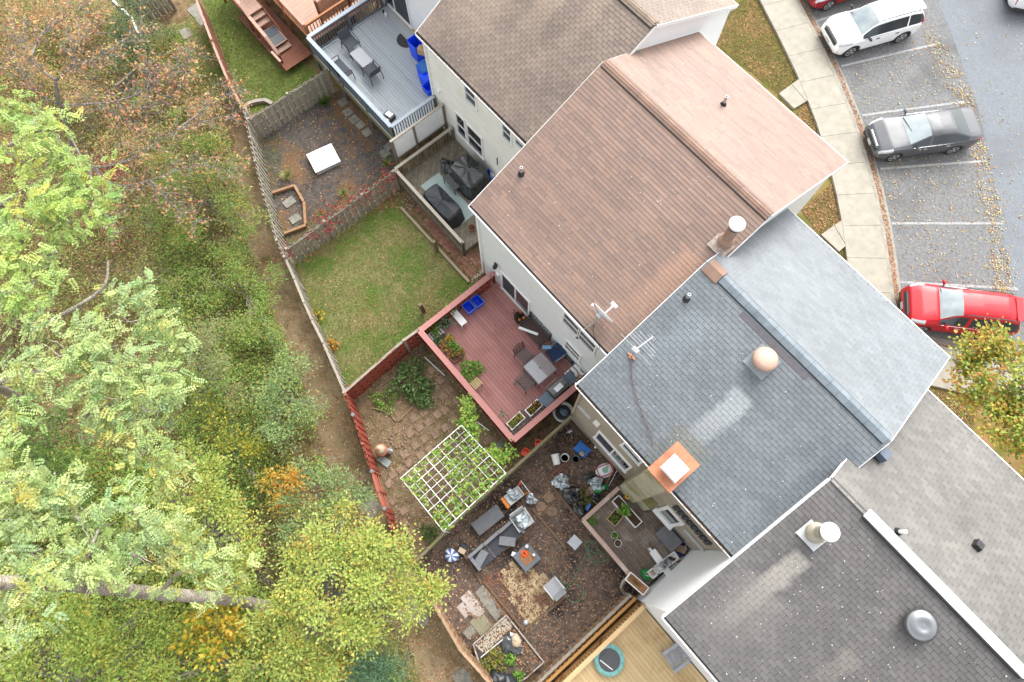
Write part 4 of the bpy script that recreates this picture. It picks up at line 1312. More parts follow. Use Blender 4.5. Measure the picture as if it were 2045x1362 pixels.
F_gry = wood('silvered_picket', c(170, 163, 148), c(196, 190, 176), 'z', var=.13, c3=c(150, 154, 124), sc3=1.1)
F_gryr = wood('silvered_rail', c(168, 158, 142), c(192, 182, 166), 'd', var=.08)
F_brn = wood('brown_picket', c(164, 122, 92), c(186, 146, 114), 'z', var=.12)
F_brnr = wood('brown_fence_rail', c(180, 146, 116), c(200, 170, 140), 'd', var=.08)
F_red = wood('red_picket', c(168, 78, 62), c(186, 98, 80), 'z', var=.1)
F_redr = wood('red_fence_rail', c(180, 98, 80), c(196, 118, 98), 'd', var=.06)
F_moss = wood('mossy_fence_board', c(150, 138, 114), c(128, 118, 92), 'd', var=.1, c3=c(130, 132, 84), sc3=1.5)
fence('picket_fence', 'grey weave board fence between the green turf and the gravel yard', [(497, 238), (650, 139)], 1.5, F_gry, F_gryr)
fence('picket_fence', 'leaning grey fence along the dirt path beside the gravel yard', [(487, 217), (500, 275), (510, 322), (527, 390), (553, 480), (568, 513)], 1.4, F_gry, F_gryr, pw_=.12, lean=.03)
fence('picket_fence', 'grey picket fence overgrown with red creeper at the lawn edge', [(572, 497), (723, 389), (785, 343)], 1.45, F_gry, F_gryr)
fence('picket_fence', 'low silvery fence between the lawn and the dirt path', [(569, 514), (588, 556), (607, 603), (622, 637), (645, 683), (687, 779)], 1.25, F_gry, F_gryr, pw_=.12, cap=True)
fence('red_fence', 'dark red weave fence with a grey top rail between lawn and stone yard', [(687, 784), (806, 680), (838, 657), (980, 553)], 1.5, F_red, F_gryr, cap=True, capm=F_gryr)
g1 = fence('red_fence', 'red weave fence along the path with grey post caps', [(690, 788), (705, 828), (724, 886), (743, 941)], 1.45, F_red, F_redr, pw_=.13)
fence('fence_gate', 'red gate of long curved boards between two red fence runs', [(743, 941), (755, 980), (768, 1015)], 1.45, F_red, F_redr, style='none', cat='gate', cap=True, capm=F_redr)
fence('red_fence', 'short red weave fence running under the yellow-green tree', [(768, 1015), (782, 1052), (797, 1092)], 1.45, F_red, F_redr, pw_=.13)
M_pcap = mat('grey_post_cap', c(120, 120, 122), c(140, 140, 142), 8, .5)
for pp in ((705, 828), (743, 941), (768, 1015)):
    q = P(*pp, dz=1.55); piece('post_cap', M_pcap, g1, q + Vector((0, 0, .02)), (.13, .13, .04), rz=.3)
fence('board_fence', 'mossy old board fence between the stone yard and the mulch yard', [(838, 1113), (921, 1031), (1010, 950), (1139, 833)], 1.35, F_moss, F_moss, pw_=.15, cap=True, capm=F_moss, pth=.022)
fence('board_fence', 'brown board fence with grey post caps along the path at the bottom', [(845, 1165), (880, 1230), (919, 1297), (980, 1366)], 1.5, F_brn, F_brnr, pw_=.13, cap=True, capm=F_brnr)
fence('board_fence', 'brown slatted fence between the mulch yard and the pine deck', [(1258, 1190), (1143, 1299), (1060, 1378)], 1.2, F_brn, F_gryr, pw_=.13, cap=True, capm=F_gryr)
fence('brown_fence', 'narrow red-brown fence with dark post caps beside the green turf', [(390, -6), (423, 82), (456, 163), (484, 214)], 1.4, W_brnd, W_brnd, pw_=.13, cap=True, capm=W_brn)
fence('picket_fence', 'tall grey vertical board fence at the upper edge of the photo', [(252, -2), (318, -34)], 1.6, F_gry, F_gryr)
fence('picket_fence', 'grey fence with a pale cap rail behind the evergreen shrub', [(220, -4), (261, 33), (292, 98)], 1.3, F_gry, F_gryr, cap=True, capm=M_white)
fence('picket_fence', 'short grey slatted fence half hidden by bare branches', [(233, 171), (296, 115)], 1.2, F_gry, F_gryr, gap=.05, cap=True)
for pp, lab in (((867, 481), 'grey post standing by the edging board of the lawn'), ((839, 607), 'leaning grey post on the lawn beside the red deck')):
    b = P(*pp, dz=1.0); T(MB().box((0, 0, .5), (.13, .13, 1.0), M=Matrix.Rotation(.05, 3, 'X')), 'fence_post', F_moss, lab, 'post', (b.x, b.y, b.z - 1.0), .2)
# ------------------------------------------------------------------ vehicles
M_glass = glassmat('car_glass', (0.03, 0.04, 0.045), .05)
M_wind = mat('windscreen', (0.20, 0.24, 0.26), (0.30, 0.34, 0.35), 1.6, .08, spec=1.0, detail=3)
M_tyre = mat('tyre_rubber', (0.02, 0.02, 0.022), rough=.85)
M_rim = mat('alloy', (.62, .62, .63), (.55, .55, .56), 9, .3, metal=.7)
M_clad = mat('black_cladding', (.035, .036, .038), (.05, .05, .052), 12, .6)
M_lamp = mat('lamp_glass', (.42, .44, .47), rough=.1, spec=.9)
M_red = mat('tail_lamp', (.42, .02, .03), rough=.15, spec=.9)
M_amber = mat('amber_lamp', (.75, .28, .03), rough=.2)
M_chrome = mat('chrome', (.75, .75, .76), rough=.15, metal=.9)


def interp(x, xs, ys):
    # smooth step between the knots
    i = max(0, min(len(xs) - 2, int(np.searchsorted(xs, x) - 1)))
    t = (x - xs[i]) / (xs[i + 1] - xs[i]); t = min(1, max(0, t))
    return ys[i] + (ys[i + 1] - ys[i]) * t


def car(label, fpx, rpx, wb, L, W, H, kind, pm, z=0.455, group=None, cladding=False, roofrails=False, glassrear=None, foh=None, cat='car', sc=.94):
    wb, L, W, H = (q * sc for q in (wb, L, W, H)); F, R = P(*fpx, z), P(*rpx, z)
    u = (F - R); u.z = 0; u.normalize(); n = Vector((-u.y, u.x, 0))
    mid = (F + R) / 2
    if n.dot(mid) < 0: n = -n
    c0 = mid + n * (W / 2 - .09); c0.z = z
    rz = math.atan2(u.y, u.x)
    t = E('parked_car', label, cat, c0, rz, group)
    foh = foh or (L - wb) * .46; xr = -(L - foh - wb)                      # rear end; axle positions relative to rear axle
    xF = wb / 2 + foh; xB = xF - L
    hb = H
    if kind == 'suv':
        K = [xB, xB + .10, xB + .32, xB + .75, xF - 2.45, xF - 1.75, xF - 1.02, xF - .5, xF - .12, xF]
        top = [.62, 1.06, hb - .13, hb, hb - .005, hb - .06, 1.10, 1.02, .90, .60]
        cab0, cab1, ws0, ws1, rg0, rg1 = xB + .22, xF - 1.08, xF - 1.78, xF - 1.06, xB + .10, xB + .32
        belt = lambda x: .98 - .05 * (x - xB) / L
    else:
        K = [xB, xB + .08, xB + .62, xB + 1.35, xB + 2.0, xF - 2.15, xF - 1.28, xF - .6, xF - .15, xF]
        top = [.62, .98, 1.06, hb - .07, hb, hb - .05, .99, .92, .78, .52]
        cab0, cab1, ws0, ws1, rg0, rg1 = xB + .72, xF - 1.34, xF - 2.12, xF - 1.30, xB + .66, xB + 1.33
        belt = lambda x: .92 - .06 * (x - xB) / L
    NS = 72
    xs = [xB + L * (0.5 - 0.5 * math.cos(PI * i / NS)) * .35 + L * (i / NS) * .65 for i in range(NS + 1)]
    secs = []
    for x in xs:
        e = min(x - xB, xF - x) / .55; e = min(1, max(0, e))
        w = W / 2 * (0.80 + .20 * (1 - (1 - e) ** 2.2)) if True else W / 2
        zt = interp(x, K, top)
        zb = .24 + .12 * (1 - min(1, max(0, min(x - xB, xF - x) / .3)))
        bz = min(belt(x), zt - .06)
        cf = min(1, max(0, (zt - bz - .08) / .35))
        wr = w * (.86 - .20 * cf)
        zr = bz + (zt - bz) * (.80 if cf > .3 else .72)
        half = [(w * .90, zb), (w * .97, zb + .06)]
        for q in (.12, .28, .44, .6, .76, .9): half.append((w * (.985 + .015 * math.sin(q * PI)), zb + .06 + (bz - zb - .06) * q))
        half += [(w * .975, bz - .01), (w * .955, bz + .012), (w * .945 + (wr - w * .945) * .06, bz + .02 + (zr - bz) * .05), (w * .945 + (wr - w * .945) * .5, bz + (zr - bz) * .52),
                 (w * .945 + (wr - w * .945) * .93, bz + (zr - bz) * .93), (wr, zr), (wr * .94, zr + (zt - zr) * .45), (wr * .62, zr + (zt - zr) * .86), (wr * .3, zr + (zt - zr) * .98), (0, zt)]
        secs.append(half)
    NH = len(secs[0]); NR = 2 * NH - 1
    vs = []
    for x, half in zip(xs, secs):
        ends = 0
        for j in range(NR):
            if j < NH: y, zz = half[j]; y = -y
            else: y, zz = half[2 * NH - 2 - j]
            vs.append((x, y, zz))
    groups = {'body': [], 'windscreen': [], 'rear_window': [], 'sl': [], 'sr': [], 'hl': [], 'hr': [], 'tl': [], 'tr': []}
    rw = .335 if kind == 'suv' else .325
    iG0, iG1, iR = 10, 12, 13
    for i in range(NS):
        xm_ = (xs[i] + xs[i + 1]) / 2
        for j in range(NR - 1):
            f = (i * NR + j, (i + 1) * NR + j, (i + 1) * NR + j + 1, i * NR + j + 1)
            jj = min(j, NR - 2 - j); zc_ = sum(vs[k][2] for k in f) / 4; left = j > NR / 2
            if jj < 8 and any((xm_ - ax) ** 2 + (zc_ - rw) ** 2 < (rw + .055) ** 2 for ax in (wb / 2, -wb / 2)): continue
            g = 'body'
            if iG0 <= jj < iG1 and cab0 < xm_ < cab1:
                hh = secs[i][iR][1] - secs[i][9][1]
                bp = abs(xm_ - (xB + L * (.50 if kind == 'suv' else .52))) < .035 or (kind == 'suv' and abs(xm_ - (xB + L * .235)) < .045)
                if hh > .10 and not bp: g = 'sl' if left else 'sr'
            elif jj >= 14 and ws0 < xm_ < ws1: g = 'windscreen'
            elif jj >= 14 and rg0 < xm_ < rg1: g = 'rear_window'
            elif 7 <= jj <= 12 and xF - .62 < xm_ < xF - .10 and zc_ > .55: g = 'hl' if left else 'hr'
            elif 7 <= jj <= (11 if kind == 'suv' else 9) and xB < xm_ < xB + (.28 if kind == 'suv' else .34): g = 'tl' if left else 'tr'
            groups[g].append(f)

    def sub(name, fs, m, smooth=True, off=0.0):
        if not fs: return
        ids = sorted({k for f in fs for k in f}); mp = {k: q for q, k in enumerate(ids)}
        mb = MB(); mb.add([vs[k] for k in ids], [tuple(mp[k] for k in f) for f in fs])
        return B(mb, name, m, t, local=True, smooth=smooth)
    groups['body'].append(tuple(range(NR))); groups['body'].append(tuple(NS * NR + k for k in reversed(range(NR))))
    sub('body', groups['body'], pm)
    sub('windscreen', groups['windscreen'], M_wind); sub('rear_window', groups['rear_window'], glassrear or M_glass)
    sub('side_window', groups['sl'], M_glass); sub('side_window', groups['sr'], M_glass)
    sub('headlight', groups['hl'], M_lamp); sub('headlight', groups['hr'], M_lamp)
    sub('tail_light', groups['tl'], M_red); sub('tail_light', groups['tr'], M_red)
    B(MB().box((0, 0, .36), (L - .5, W - .34, .3)), 'underbody', M_black, t, local=True)
    Ry = Matrix.Rotation(PI / 2, 3, 'X')
    tyre = MB().lathe([(rw * .66, -.10), (rw * .93, -.105), (rw, -.07), (rw, .07), (rw * .93, .105), (rw * .66, .10)], n=28, M=Ry).mesh('tyre', M_tyre, smooth=False)
    rim = MB()
    rim.lathe([(rw * .70, -.05), (rw * .70, .085), (rw * .64, .095), (rw * .62, .03)], n=28, M=Ry, capb=True, capt=True)
    rm2 = MB()
    for k in range(5):
        for dd in (-.13, .13):
            a = 2 * PI * k / 5 + dd; rm2.bar((0, 0, 0), (rw * .64 * math.cos(a), 0, rw * .64 * math.sin(a)), .05, .035)
    rm2.lathe([(.06, -.03), (.06, .03)], n=12, M=Ry); rm2.lathe([(rw * .60, .02), (rw * .69, .02), (rw * .70, -.02), (rw * .60, -.02)], n=28, M=Ry, capb=False, capt=False)
    for ax in (wb / 2, -wb / 2):
        for s in (-1, 1):
            yy = s * (W / 2 - .115)
            wo = bpy.data.objects.new('wheel', tyre); link(wo, t); wo.location = (ax, yy, rw); ORIG[wo.name] = Vector()
            B(MB().lathe([(rw * .67, -.06), (rw * .67, .02)], n=24, M=Ry), 'hub', M_clad, wo, local=True)
            r_ = B(rm2, 'rim', M_rim, wo, local=True); r_.location = (0, s * .085, 0)
            ar = MB()
            for q in range(13):
                pass
            m0 = []
            for q in range(15):
                a = -.12 + (PI + .24) * q / 14; m0.append((ax + (rw + .05) * math.cos(a), s * (W / 2 - .035), rw + (rw + .05) * math.sin(a)))
            ar.tube(m0, .048 if cladding else .034, 6)
            B(ar, 'wheel_arch', M_clad if cladding else pm, t, local=True, smooth=True)
            B(MB().lathe([(rw + .05, -.06), (rw + .05, .06)], (ax, s * (W / 2 - .30), rw), 20, M=Ry), 'wheel_well', M_black, t, local=True)
    for s in (-1, 1):
        mr = MB(); mx = ws1 - .28
        mr.blob((mx, s * (W / 2 + .09), belt(mx) + .10), (.07, .11, .065), 10, 6, 0.02); mr.bar((mx, s * (W / 2 - .06), belt(mx) + .05), (mx, s * (W / 2 + .05), belt(mx) + .08), .05, .03)
        B(mr, 'mirror', pm if not cladding else M_clad, t, local=True, smooth=True)
        for q in (.44, .66):
            hx = xF - L * q
            B(MB().box((hx, s * (W / 2 + .004), belt(hx) - .12), (.17, .03, .035)), 'door_handle', M_clad if cladding else M_chrome, t, local=True)
        B(MB().box(((cab0 + cab1) / 2 + .05, s * (W / 2 * .965), belt(0) + .0), (cab1 - cab0 - .3, .012, .016)), 'window_trim', M_metal if not cladding else M_clad, t, local=True)
        if roofrails:
            B(MB().tube([(xB + .55, s * W * .315, H - .05), (xB + .8, s * W * .32, H + .015), (xF - 2.0, s * W * .315, H + .01), (xF - 1.85, s * W * .31, H - .05)], .02, 6), 'roof_rail', M_clad, t, local=True)
    # nose
    g = MB(); zg = .62 if kind == 'sedan' else .70
    for k in range(5):
        g.bar((xF - .05 - .012 * k, -.40, zg - .10 + .05 * k), (xF - .05 - .012 * k, .40, zg - .10 + .05 * k), .07, .028)
    B(g, 'grille', M_lite if kind == 'sedan' else M_clad, t, local=True)
    B(MB().box((xF - .03, 0, zg - .02), (.05, 1.0, .26)), 'grille_back', M_clad, t, local=True)
    B(MB().box((xF + .012, 0, .46), (.02, .31, .14)), 'licence_plate', M_lite, t, local=True)
    B(MB().box((xF - .05, 0, .33), (.10, W * .72, .12)), 'bumper_lip', M_clad, t, local=True)
    B(MB().box((xB + .03, 0, .36), (.10, W * .74, .14)), 'rear_bumper', M_clad, t, local=True)
    B(MB().bar((ws1 - .05, -.62, top[6] + .045), (ws1 - .18, .10, top[6] + .075), .025, .02), 'wiper', M_black, t, local=True)
    if kind == 'suv':
        B(MB().box((xB + .34, 0, H - .075), (.26, W * .56, .03)), 'spoiler', pm, t, local=True)
    for s in (-1, 1):
        B(MB().box((xF - .16, s * W * .40, .47), (.12, .14, .07)), 'fog_lamp', M_amber, t, local=True)
    return t


GC = 'cars parked nose to the kerb'
P_white = paint('white_car_paint', (.80, .81, .82)); P_grey = paint('dark_grey_car_paint', (.09, .094, .102)); P_red = paint('red_car_paint', (.40, .008, .016)); P_maroon = paint('maroon_car_paint', (.28, .012, .02))
car('white compact SUV parked nose to the kerb above the empty stall', (1691.6, 111.5), (1789, 84), 2.69, 4.52, 1.84, 1.68, 'suv', P_white, group=GC, cladding=True, roofrails=True)
car('dark grey sedan with a silvery roof parked between two empty stalls', (1776.3, 320.4), (1892.3, 305.7), 2.79, 4.82, 1.83, 1.47, 'sedan', P_grey, group=GC)
car('bright red SUV parked beside the maple tree', (1836, 660), (1951, 674.5), 2.70, 4.46, 1.84, 1.67, 'suv', P_red, group=GC, roofrails=True)
car('maroon car at the top edge of the photo, only its front corner in view', (1648.5, 19.5), (1744, -9), 2.70, 4.6, 1.80, 1.5, 'sedan', P_maroon, group=GC)
car('white sedan at the top right corner, only its rear corner in view', (2011, -112), (2006, 17), 2.75, 4.7, 1.82, 1.46, 'sedan', P_white)
# ------------------------------------------------------------------ plants in pots, shrubs
G_BR = [(4, c(140, 198, 74)), (3, c(172, 216, 104)), (1, c(104, 158, 56))]
G_GY = [(4, c(150, 184, 136)), (3, c(184, 208, 168)), (2, c(112, 152, 98))]
G_DK = [(4, c(108, 142, 80)), (3, c(138, 168, 100)), (2, c(84, 114, 62))]
G_YL = [(4, c(200, 204, 90)), (3, c(164, 186, 80)), (1, c(224, 208, 90))]
G_RU = [(3, c(206, 140, 98)), (3, c(184, 174, 92)), (2, c(224, 182, 112))]
G_FLY = [(5, c(236, 206, 60)), (2, c(246, 226, 110)), (1, c(150, 150, 60))]


def foliage_mesh(ce, rad, n, L, pal, up=.5, seed=0, flat=False, W=.5, shell=.35):
    r = np.random.default_rng(seed + 100)
    d = r.normal(size=(n, 3)); d /= np.linalg.norm(d, axis=1, keepdims=True); d[:, 2] = np.abs(d[:, 2]) * (1 if not flat else .5)
    q = (shell + (1 - shell) * r.random((n, 1)) ** .5)
    # lumps so that the outline is uneven
    lump = 1 + .22 * np.sin(3 * np.arctan2(d[:, 1], d[:, 0]) + seed) + .15 * np.sin(5 * np.arctan2(d[:, 1], d[:, 0]) + 2.1 * seed)
    p = np.array(ce) + d * q * np.array(rad) * lump[:, None]
    ax = d + r.normal(0, .6, (n, 3)); nor = d * .6 + np.array([0, 0, up]) + r.normal(0, .35, (n, 3))
    ll = L * r.uniform(.6, 1.35, n)
    return leaf_mesh('foliage', p, ax, nor, ll, ll * W, pick(pal, n, r))


def foliage(parent, ce, rad, n, L, pal, seed=0, name='foliage', **k):
    me = foliage_mesh(ce, rad, n, L, pal, seed=seed, **k); me.materials.append(leafmat())
    o = bpy.data.objects.new(name, me); link(o, parent); return o


M_terra = mat('terracotta', c(196, 120, 88), c(214, 148, 116), 6, .85)
M_gpot = mat('grey_pot', c(124, 138, 145), c(144, 157, 163), 6, .7)
M_wpot = mat('white_pot', (.74, .75, .73), (.66, .67, .65), 5, .6)
M_dsoil = mat('potting_soil', c(70, 54, 44), c(112, 84, 64), 20, .95)
M_blue = mat('blue_plastic', c(10, 74, 250, 1.15), c(24, 96, 255, 1.15), 4, .4)
M_blue2 = mat('cobalt_plastic', c(34, 110, 206), c(54, 130, 220), 4, .45)


def pot_mb(r, h): return MB().lathe([(r * .72, 0), (r * .98, h), (r * 1.06, h), (r * 1.06, h * .86), (r * .9, h * .86), (r * .88, h * .8)], n=18, capt=False)


_seed = [0]


def potted(px, z, r, h, pm, pal, label, rad=None, n=170, L=.09, hz=None, group=None, up=.5):
    _seed[0] += 1
    b = P(*px, z); rad = rad or r * 1.6
    t = E('potted_plant', label, 'potted plant', b, random.random() * 6, group)
    B(pot_mb(r, h), 'pot', pm, t, local=True, smooth=False)
    B(MB().lathe([(r * .9, h * .82), (.01, h * .84)], n=16), 'soil', M_dsoil, t, local=True)
    if n: foliage(t, (0, 0, h + .02), (rad, rad, hz or rad * .9), n, L, pal, _seed[0], up=up)
    return t


def bush(name, px, rad, hz, n, L, pal, label, z=None, cat='shrub', dz=0.0, group=None, stems=True, up=.5, W=.5):
    _seed[0] += 1
    b = P(*px) if z is None else P(*px, z)
    t = E(name, label, cat, b, 0, group)
    rr = random.Random(_seed[0])
    if stems:
        mb = MB()
        for k in range(7):
            a = rr.uniform(0, 6.28); q = rr.uniform(.2, .8)
            mb.tube([(0, 0, -.03), (rad * q * .4 * math.cos(a), rad * q * .4 * math.sin(a), hz * .4), (rad * q * math.cos(a), rad * q * math.sin(a), hz * .8)], [.018, .012, .005], 5)
        B(mb, 'stems', mat('twig', c(110, 92, 76), c(140, 122, 104), 9, .9), t, local=True)
    foliage(t, (0, 0, hz * .12), (rad, rad, hz), n, L, pal, _seed[0], up=up, W=W)
    return t


# pots along the red deck railing
pd = RZ + .02
PL = [((898, 626), .15, .26, M_terra, G_YL, 'trailing yellow-green plant behind the white plant shelf', .30), ((908, 622), .15, .26, M_wpot, G_GY, 'grey-green plant in a white pot beside the blue bins', .26),
      ((892, 650), .17, .36, M_gpot, G_GY, 'large grey-green bushy plant in a tall slate pot', .34), ((875, 650), .14, .26, M_gpot, G_BR, 'white-flecked green plant close to the deck corner', .22),
      ((861, 658), .14, .24, M_terra, G_YL, 'yellow-green leafy plant in the rail corner of the red deck', .24), ((871, 667), .12, .24, M_gpot, G_BR, 'plant with long strap leaves behind the white rack', .2),
      ((874, 682), .14, .22, M_gpot, G_DK, 'broad-leaved dark green plant against the rail cap', .24),
      ((899, 680), .15, .3, M_gpot, G_FLY, 'round yellow chrysanthemum in a slate blue pot', .17), ((885, 689), .15, .24, M_gpot, G_RU, 'thin seedling in a grey ringed pot next to the chrysanthemum', .12),
      ((892, 698), .14, .22, M_gpot, G_RU, 'rusty and green coleus near the rail', .23), ((905, 692), .13, .24, M_gpot, G_BR, 'bright green leafy plant below the chrysanthemum', .22),
      ((912, 700), .13, .24, M_gpot, G_BR, 'bright lime plant between two rusty plants', .22), ((902, 709), .14, .22, M_gpot, G_RU, 'rust orange plant above the terracotta ring', .22),
      ((922, 709), .14, .26, M_gpot, G_RU, 'bronze leaved plant in a dark grey pot at the outer end', .2)]
for (px, r, h, pm, pal, lab, rad) in PL:
    potted(px, RZ, r, h, pm, pal, lab, rad=rad, n=150 if pal is not G_FLY else 260, L=.085 if pal is not G_FLY else .05, group='pots along the red deck rail')
potted((886, 677), RZ, .15, .3, M_gpot, G_BR, 'empty round slate pot among the deck plants', n=0, group='pots along the red deck rail')
potted((909, 718), RZ, .15, .26, M_terra, G_BR, 'empty terracotta pot at the end of the plant row', n=0, group='pots along the red deck rail')
bush('potted_bush', (941, 741), .46, .55, 460, .12, G_BR, 'big bright green plant behind the yellow stool', z=RZ, cat='potted plant', stems=True)
# white plant shelf and rack
t = E('plant_shelf', 'low white wooden plant shelf between pots and blue bins', 'shelf', P(914, 636, RZ), .0)
B(MB().box((0, 0, .38), (.95, .28, .03)), 'shelf_board', M_white, t, local=True)
for x in (-.42, .42):
    for y in (-.11, .11): B(MB().box((x, y, .18), (.04, .04, .37)), 'leg', M_white, t, local=True)
t = E('plant_rack', 'white slatted plant rack in the corner of the red deck', 'rack', P(872, 670, RZ), .0)
for y in (-.24, -.12, 0, .12, .24): B(MB().box((0, y, .3), (.32, .05, .02)), 'slat', M_lite, t, local=True)
for x in (-.15, .15): B(MB().box((x, 0, .275), (.03, .62, .03)), 'rail', M_white, t, local=True)
for x in (-.15, .15):
    for y in (-.28, .28): B(MB().box((x, y, .13), (.03, .03, .26)), 'leg', M_white, t, local=True)


# ------------------------------------------------------------------ open bins, boxes
def tub(name, label, px, z, sx, sy, h, m, rz=0, rim=None, cat='bin', group=None, taper=.82, wall=.012):
    t = E(name, label, cat, P(*px, z), rz, group)
    mb = MB(); a, b = sx / 2, sy / 2
    O = [(-a, -b), (a, -b), (a, b), (-a, b)]
    lo = [(x * taper, y * taper) for x, y in O]; inn = [(x - math.copysign(wall, x), y - math.copysign(wall, y)) for x, y in O]; lin_ = [(x * .96, y * .96) for x, y in lo]
    vs = [(x, y, 0) for x, y in lo] + [(x, y, h) for x, y in O] + [(x, y, h) for x, y in inn] + [(x, y, .02) for x, y in lin_]
    fs = [(3, 2, 1, 0), (12, 13, 14, 15)]
    for i in range(4):
        j = (i + 1) % 4; fs += [(i, j, 4 + j, 4 + i), (4 + i, 4 + j, 8 + j, 8 + i), (8 + i, 8 + j, 12 + j, 12 + i)]
    B(mb.add(vs, fs), 'tub', m, t, local=True)
    r = MB(); zz = h - .005
    for p, q in ((O[0], O[1]), (O[1], O[2]), (O[2], O[3]), (O[3], O[0])): r.bar((p[0], p[1], zz), (q[0], q[1], zz), .03, .03)
    B(r, 'rim', rim or m, t, local=True)
    return t


M_brim = mat('pale_blue_rim', c(96, 140, 236), c(120, 160, 240), 6, .4)
GB = 'blue recycling bins'
tub('recycling_bin', 'open blue recycling bin beside the deck rail, the farther of two', (954, 607), RZ, .46, .36, .38, M_blue, .0, M_brim, group=GB)
tub('recycling_bin', 'open blue recycling bin nearer to the potted plants', (937, 619), RZ + .02, .46, .36, .38, M_blue, .0, M_brim, group=GB)
t = tub('recycling_bin', 'tall open blue bin holding cardboard on the grey deck', (836, 113), GZ_, .58, .5, .95, M_blue, 0, M_blue, group=GB)
T(MB().box((0, 0, 0), (.34, .26, .3)).box((.08, .12, .12), (.2, .1, .28), .4), 'cardboard_box', mat('cardboard', c(200, 160, 116), c(222, 196, 160), 8, .9), 'torn cardboard box stuffed in the tall blue bin', 'box', P(843, 101, GZ_ + .85), .5)
for px, s, h, lab in (((850, 152), .52, .62, 'blue bin with a closed flat lid beside the cream wall'), ((853, 168), .46, .5, 'second lidded blue bin from the cardboard filled bin')):
    t = E('recycling_bin', lab, 'bin', P(*px, GZ_), 0, GB)
    B(MB().box((0, 0, h / 2), (s, s * .8, h), taper=1.08), 'tub', M_blue, t, local=True)
    B(MB().box((0, 0, h + .02), (s * 1.14, s * .94, .045), taper=.92), 'lid', M_blue2 if h > .6 else M_blue, t, local=True)
tub('recycling_bin', 'small open blue bin nearest to the mossy rail of the grey deck', (857, 184), GZ_, .44, .36, .34, M_blue, 0, M_blue, group=GB)
tub('recycling_bin', 'blue bin holding white bags, half under the brown roof edge', (983, 356), DZ, .46, .38, .42, M_blue, .1, M_blue, group=GB)
M_bag = mat('clear_white_bag', (.68, .72, .76), (.4, .46, .52), 6, .25, spec=.8)
T(MB().blob((0, 0, .1), (.13, .11, .16), 9, 6, .15, seed=3), 'plastic_bag', M_bag, 'white plastic bag inside the blue bin below the brown roof', 'bag', P(984, 353, DZ + .28))

# ------------------------------------------------------------------ seats
M_char = mat('charcoal_sling', c(84, 88, 96), c(98, 102, 110), 30, .8); M_chf = mat('charcoal_frame', c(52, 56, 64), c(64, 68, 76), 10, .5)
M_slat = mat('grey_brown_metal', c(120, 108, 106), c(134, 122, 120), 10, .5, var=.04); M_brz = mat('dark_bronze', c(74, 62, 60), c(90, 78, 74), 10, .5)
M_navy = mat('navy_sling', c(44, 70, 110), c(54, 84, 126), 30, .8)


def chair(label, px, z, rz, w=.58, dpt=.56, seat=M_char, fr=M_chf, arms=True, back='sling', slats=0, group=None, hb=.9, name='garden_chair', armm=None, zs_=.43):
    """seat faces +x before turning; seat, backrest, four legs and armrests are its parts"""
    t = E(name, label, 'chair', P(*px, z), rz, group)
    if slats:
        for k in range(slats): B(MB().box((0, -w / 2 + (k + .5) * w / slats, zs_), (dpt, w / slats * .72, .02)), 'slat', seat, t, local=True)
        B(MB().box((dpt / 2, 0, zs_ - .015), (.03, w, .035)).box((-dpt / 2, 0, zs_ - .015), (.03, w, .035)), 'seat_frame', fr, t, local=True)
    else:
        B(MB().box((0, 0, zs_), (dpt, w - .05, .02)), 'seat', seat, t, local=True)
        B(MB().box((0, w / 2, zs_), (dpt, .03, .035)).box((0, -w / 2, zs_), (dpt, .03, .035)), 'seat_frame', fr, t, local=True)
    xb, lean = -dpt / 2, .16
    Mb = Matrix.Rotation(-.30, 3, 'Y')
    if back == 'sling': B(MB().box((xb - .07, 0, zs_ + .24), (.02, w - .03, .46), M=Mb), 'backrest', seat, t, local=True)
    elif back == 'slats':
        for k in range(6): B(MB().box((xb - .07, -w / 2 + (k + .5) * w / 6, zs_ + .24), (.02, w / 6 * .6, .46), M=Mb), 'back_slat', seat, t, local=True)
        B(MB().box((xb - .14, 0, zs_ + .47), (.035, w, .035)), 'back_rail', fr, t, local=True)
    elif back == 'lattice':
        mb = MB()
        for k in range(6):
            for s in (1, -1):
                y = -w / 2 + (k + .5) * w / 6
                mb.bar((xb - .01, y, zs_ + .03), (xb - .14, max(-w / 2, min(w / 2, y + s * .17)), zs_ + .44), .02, .012)
        mb.tube([(xb, -w / 2, zs_), (xb - .13, -w / 2, zs_ + .40), (xb - .17, 0, zs_ + .52), (xb - .13, w / 2, zs_ + .40), (xb, w / 2, zs_)], .016, 6)
        B(mb, 'backrest', fr, t, local=True)
    for x in (-dpt / 2 - .02, dpt / 2 - .02):
        for y in (-w / 2, w / 2):
            B(MB().bar((x, y, zs_), (x + (.03 if x > 0 else -.06), y * 1.04, 0), .028, .028), 'leg', fr, t, local=True)
    if arms:
        for y in (-w / 2 - .02, w / 2 + .02):
            B(MB().tube([(dpt / 2 - .02, y, zs_ - .02), (dpt / 2 - .03, y, zs_ + .20), (dpt / 2 - .10, y, zs_ + .23), (xb - .06, y, zs_ + .24)], .016, 6), 'armrest', armm or fr, t, local=True)
    return t


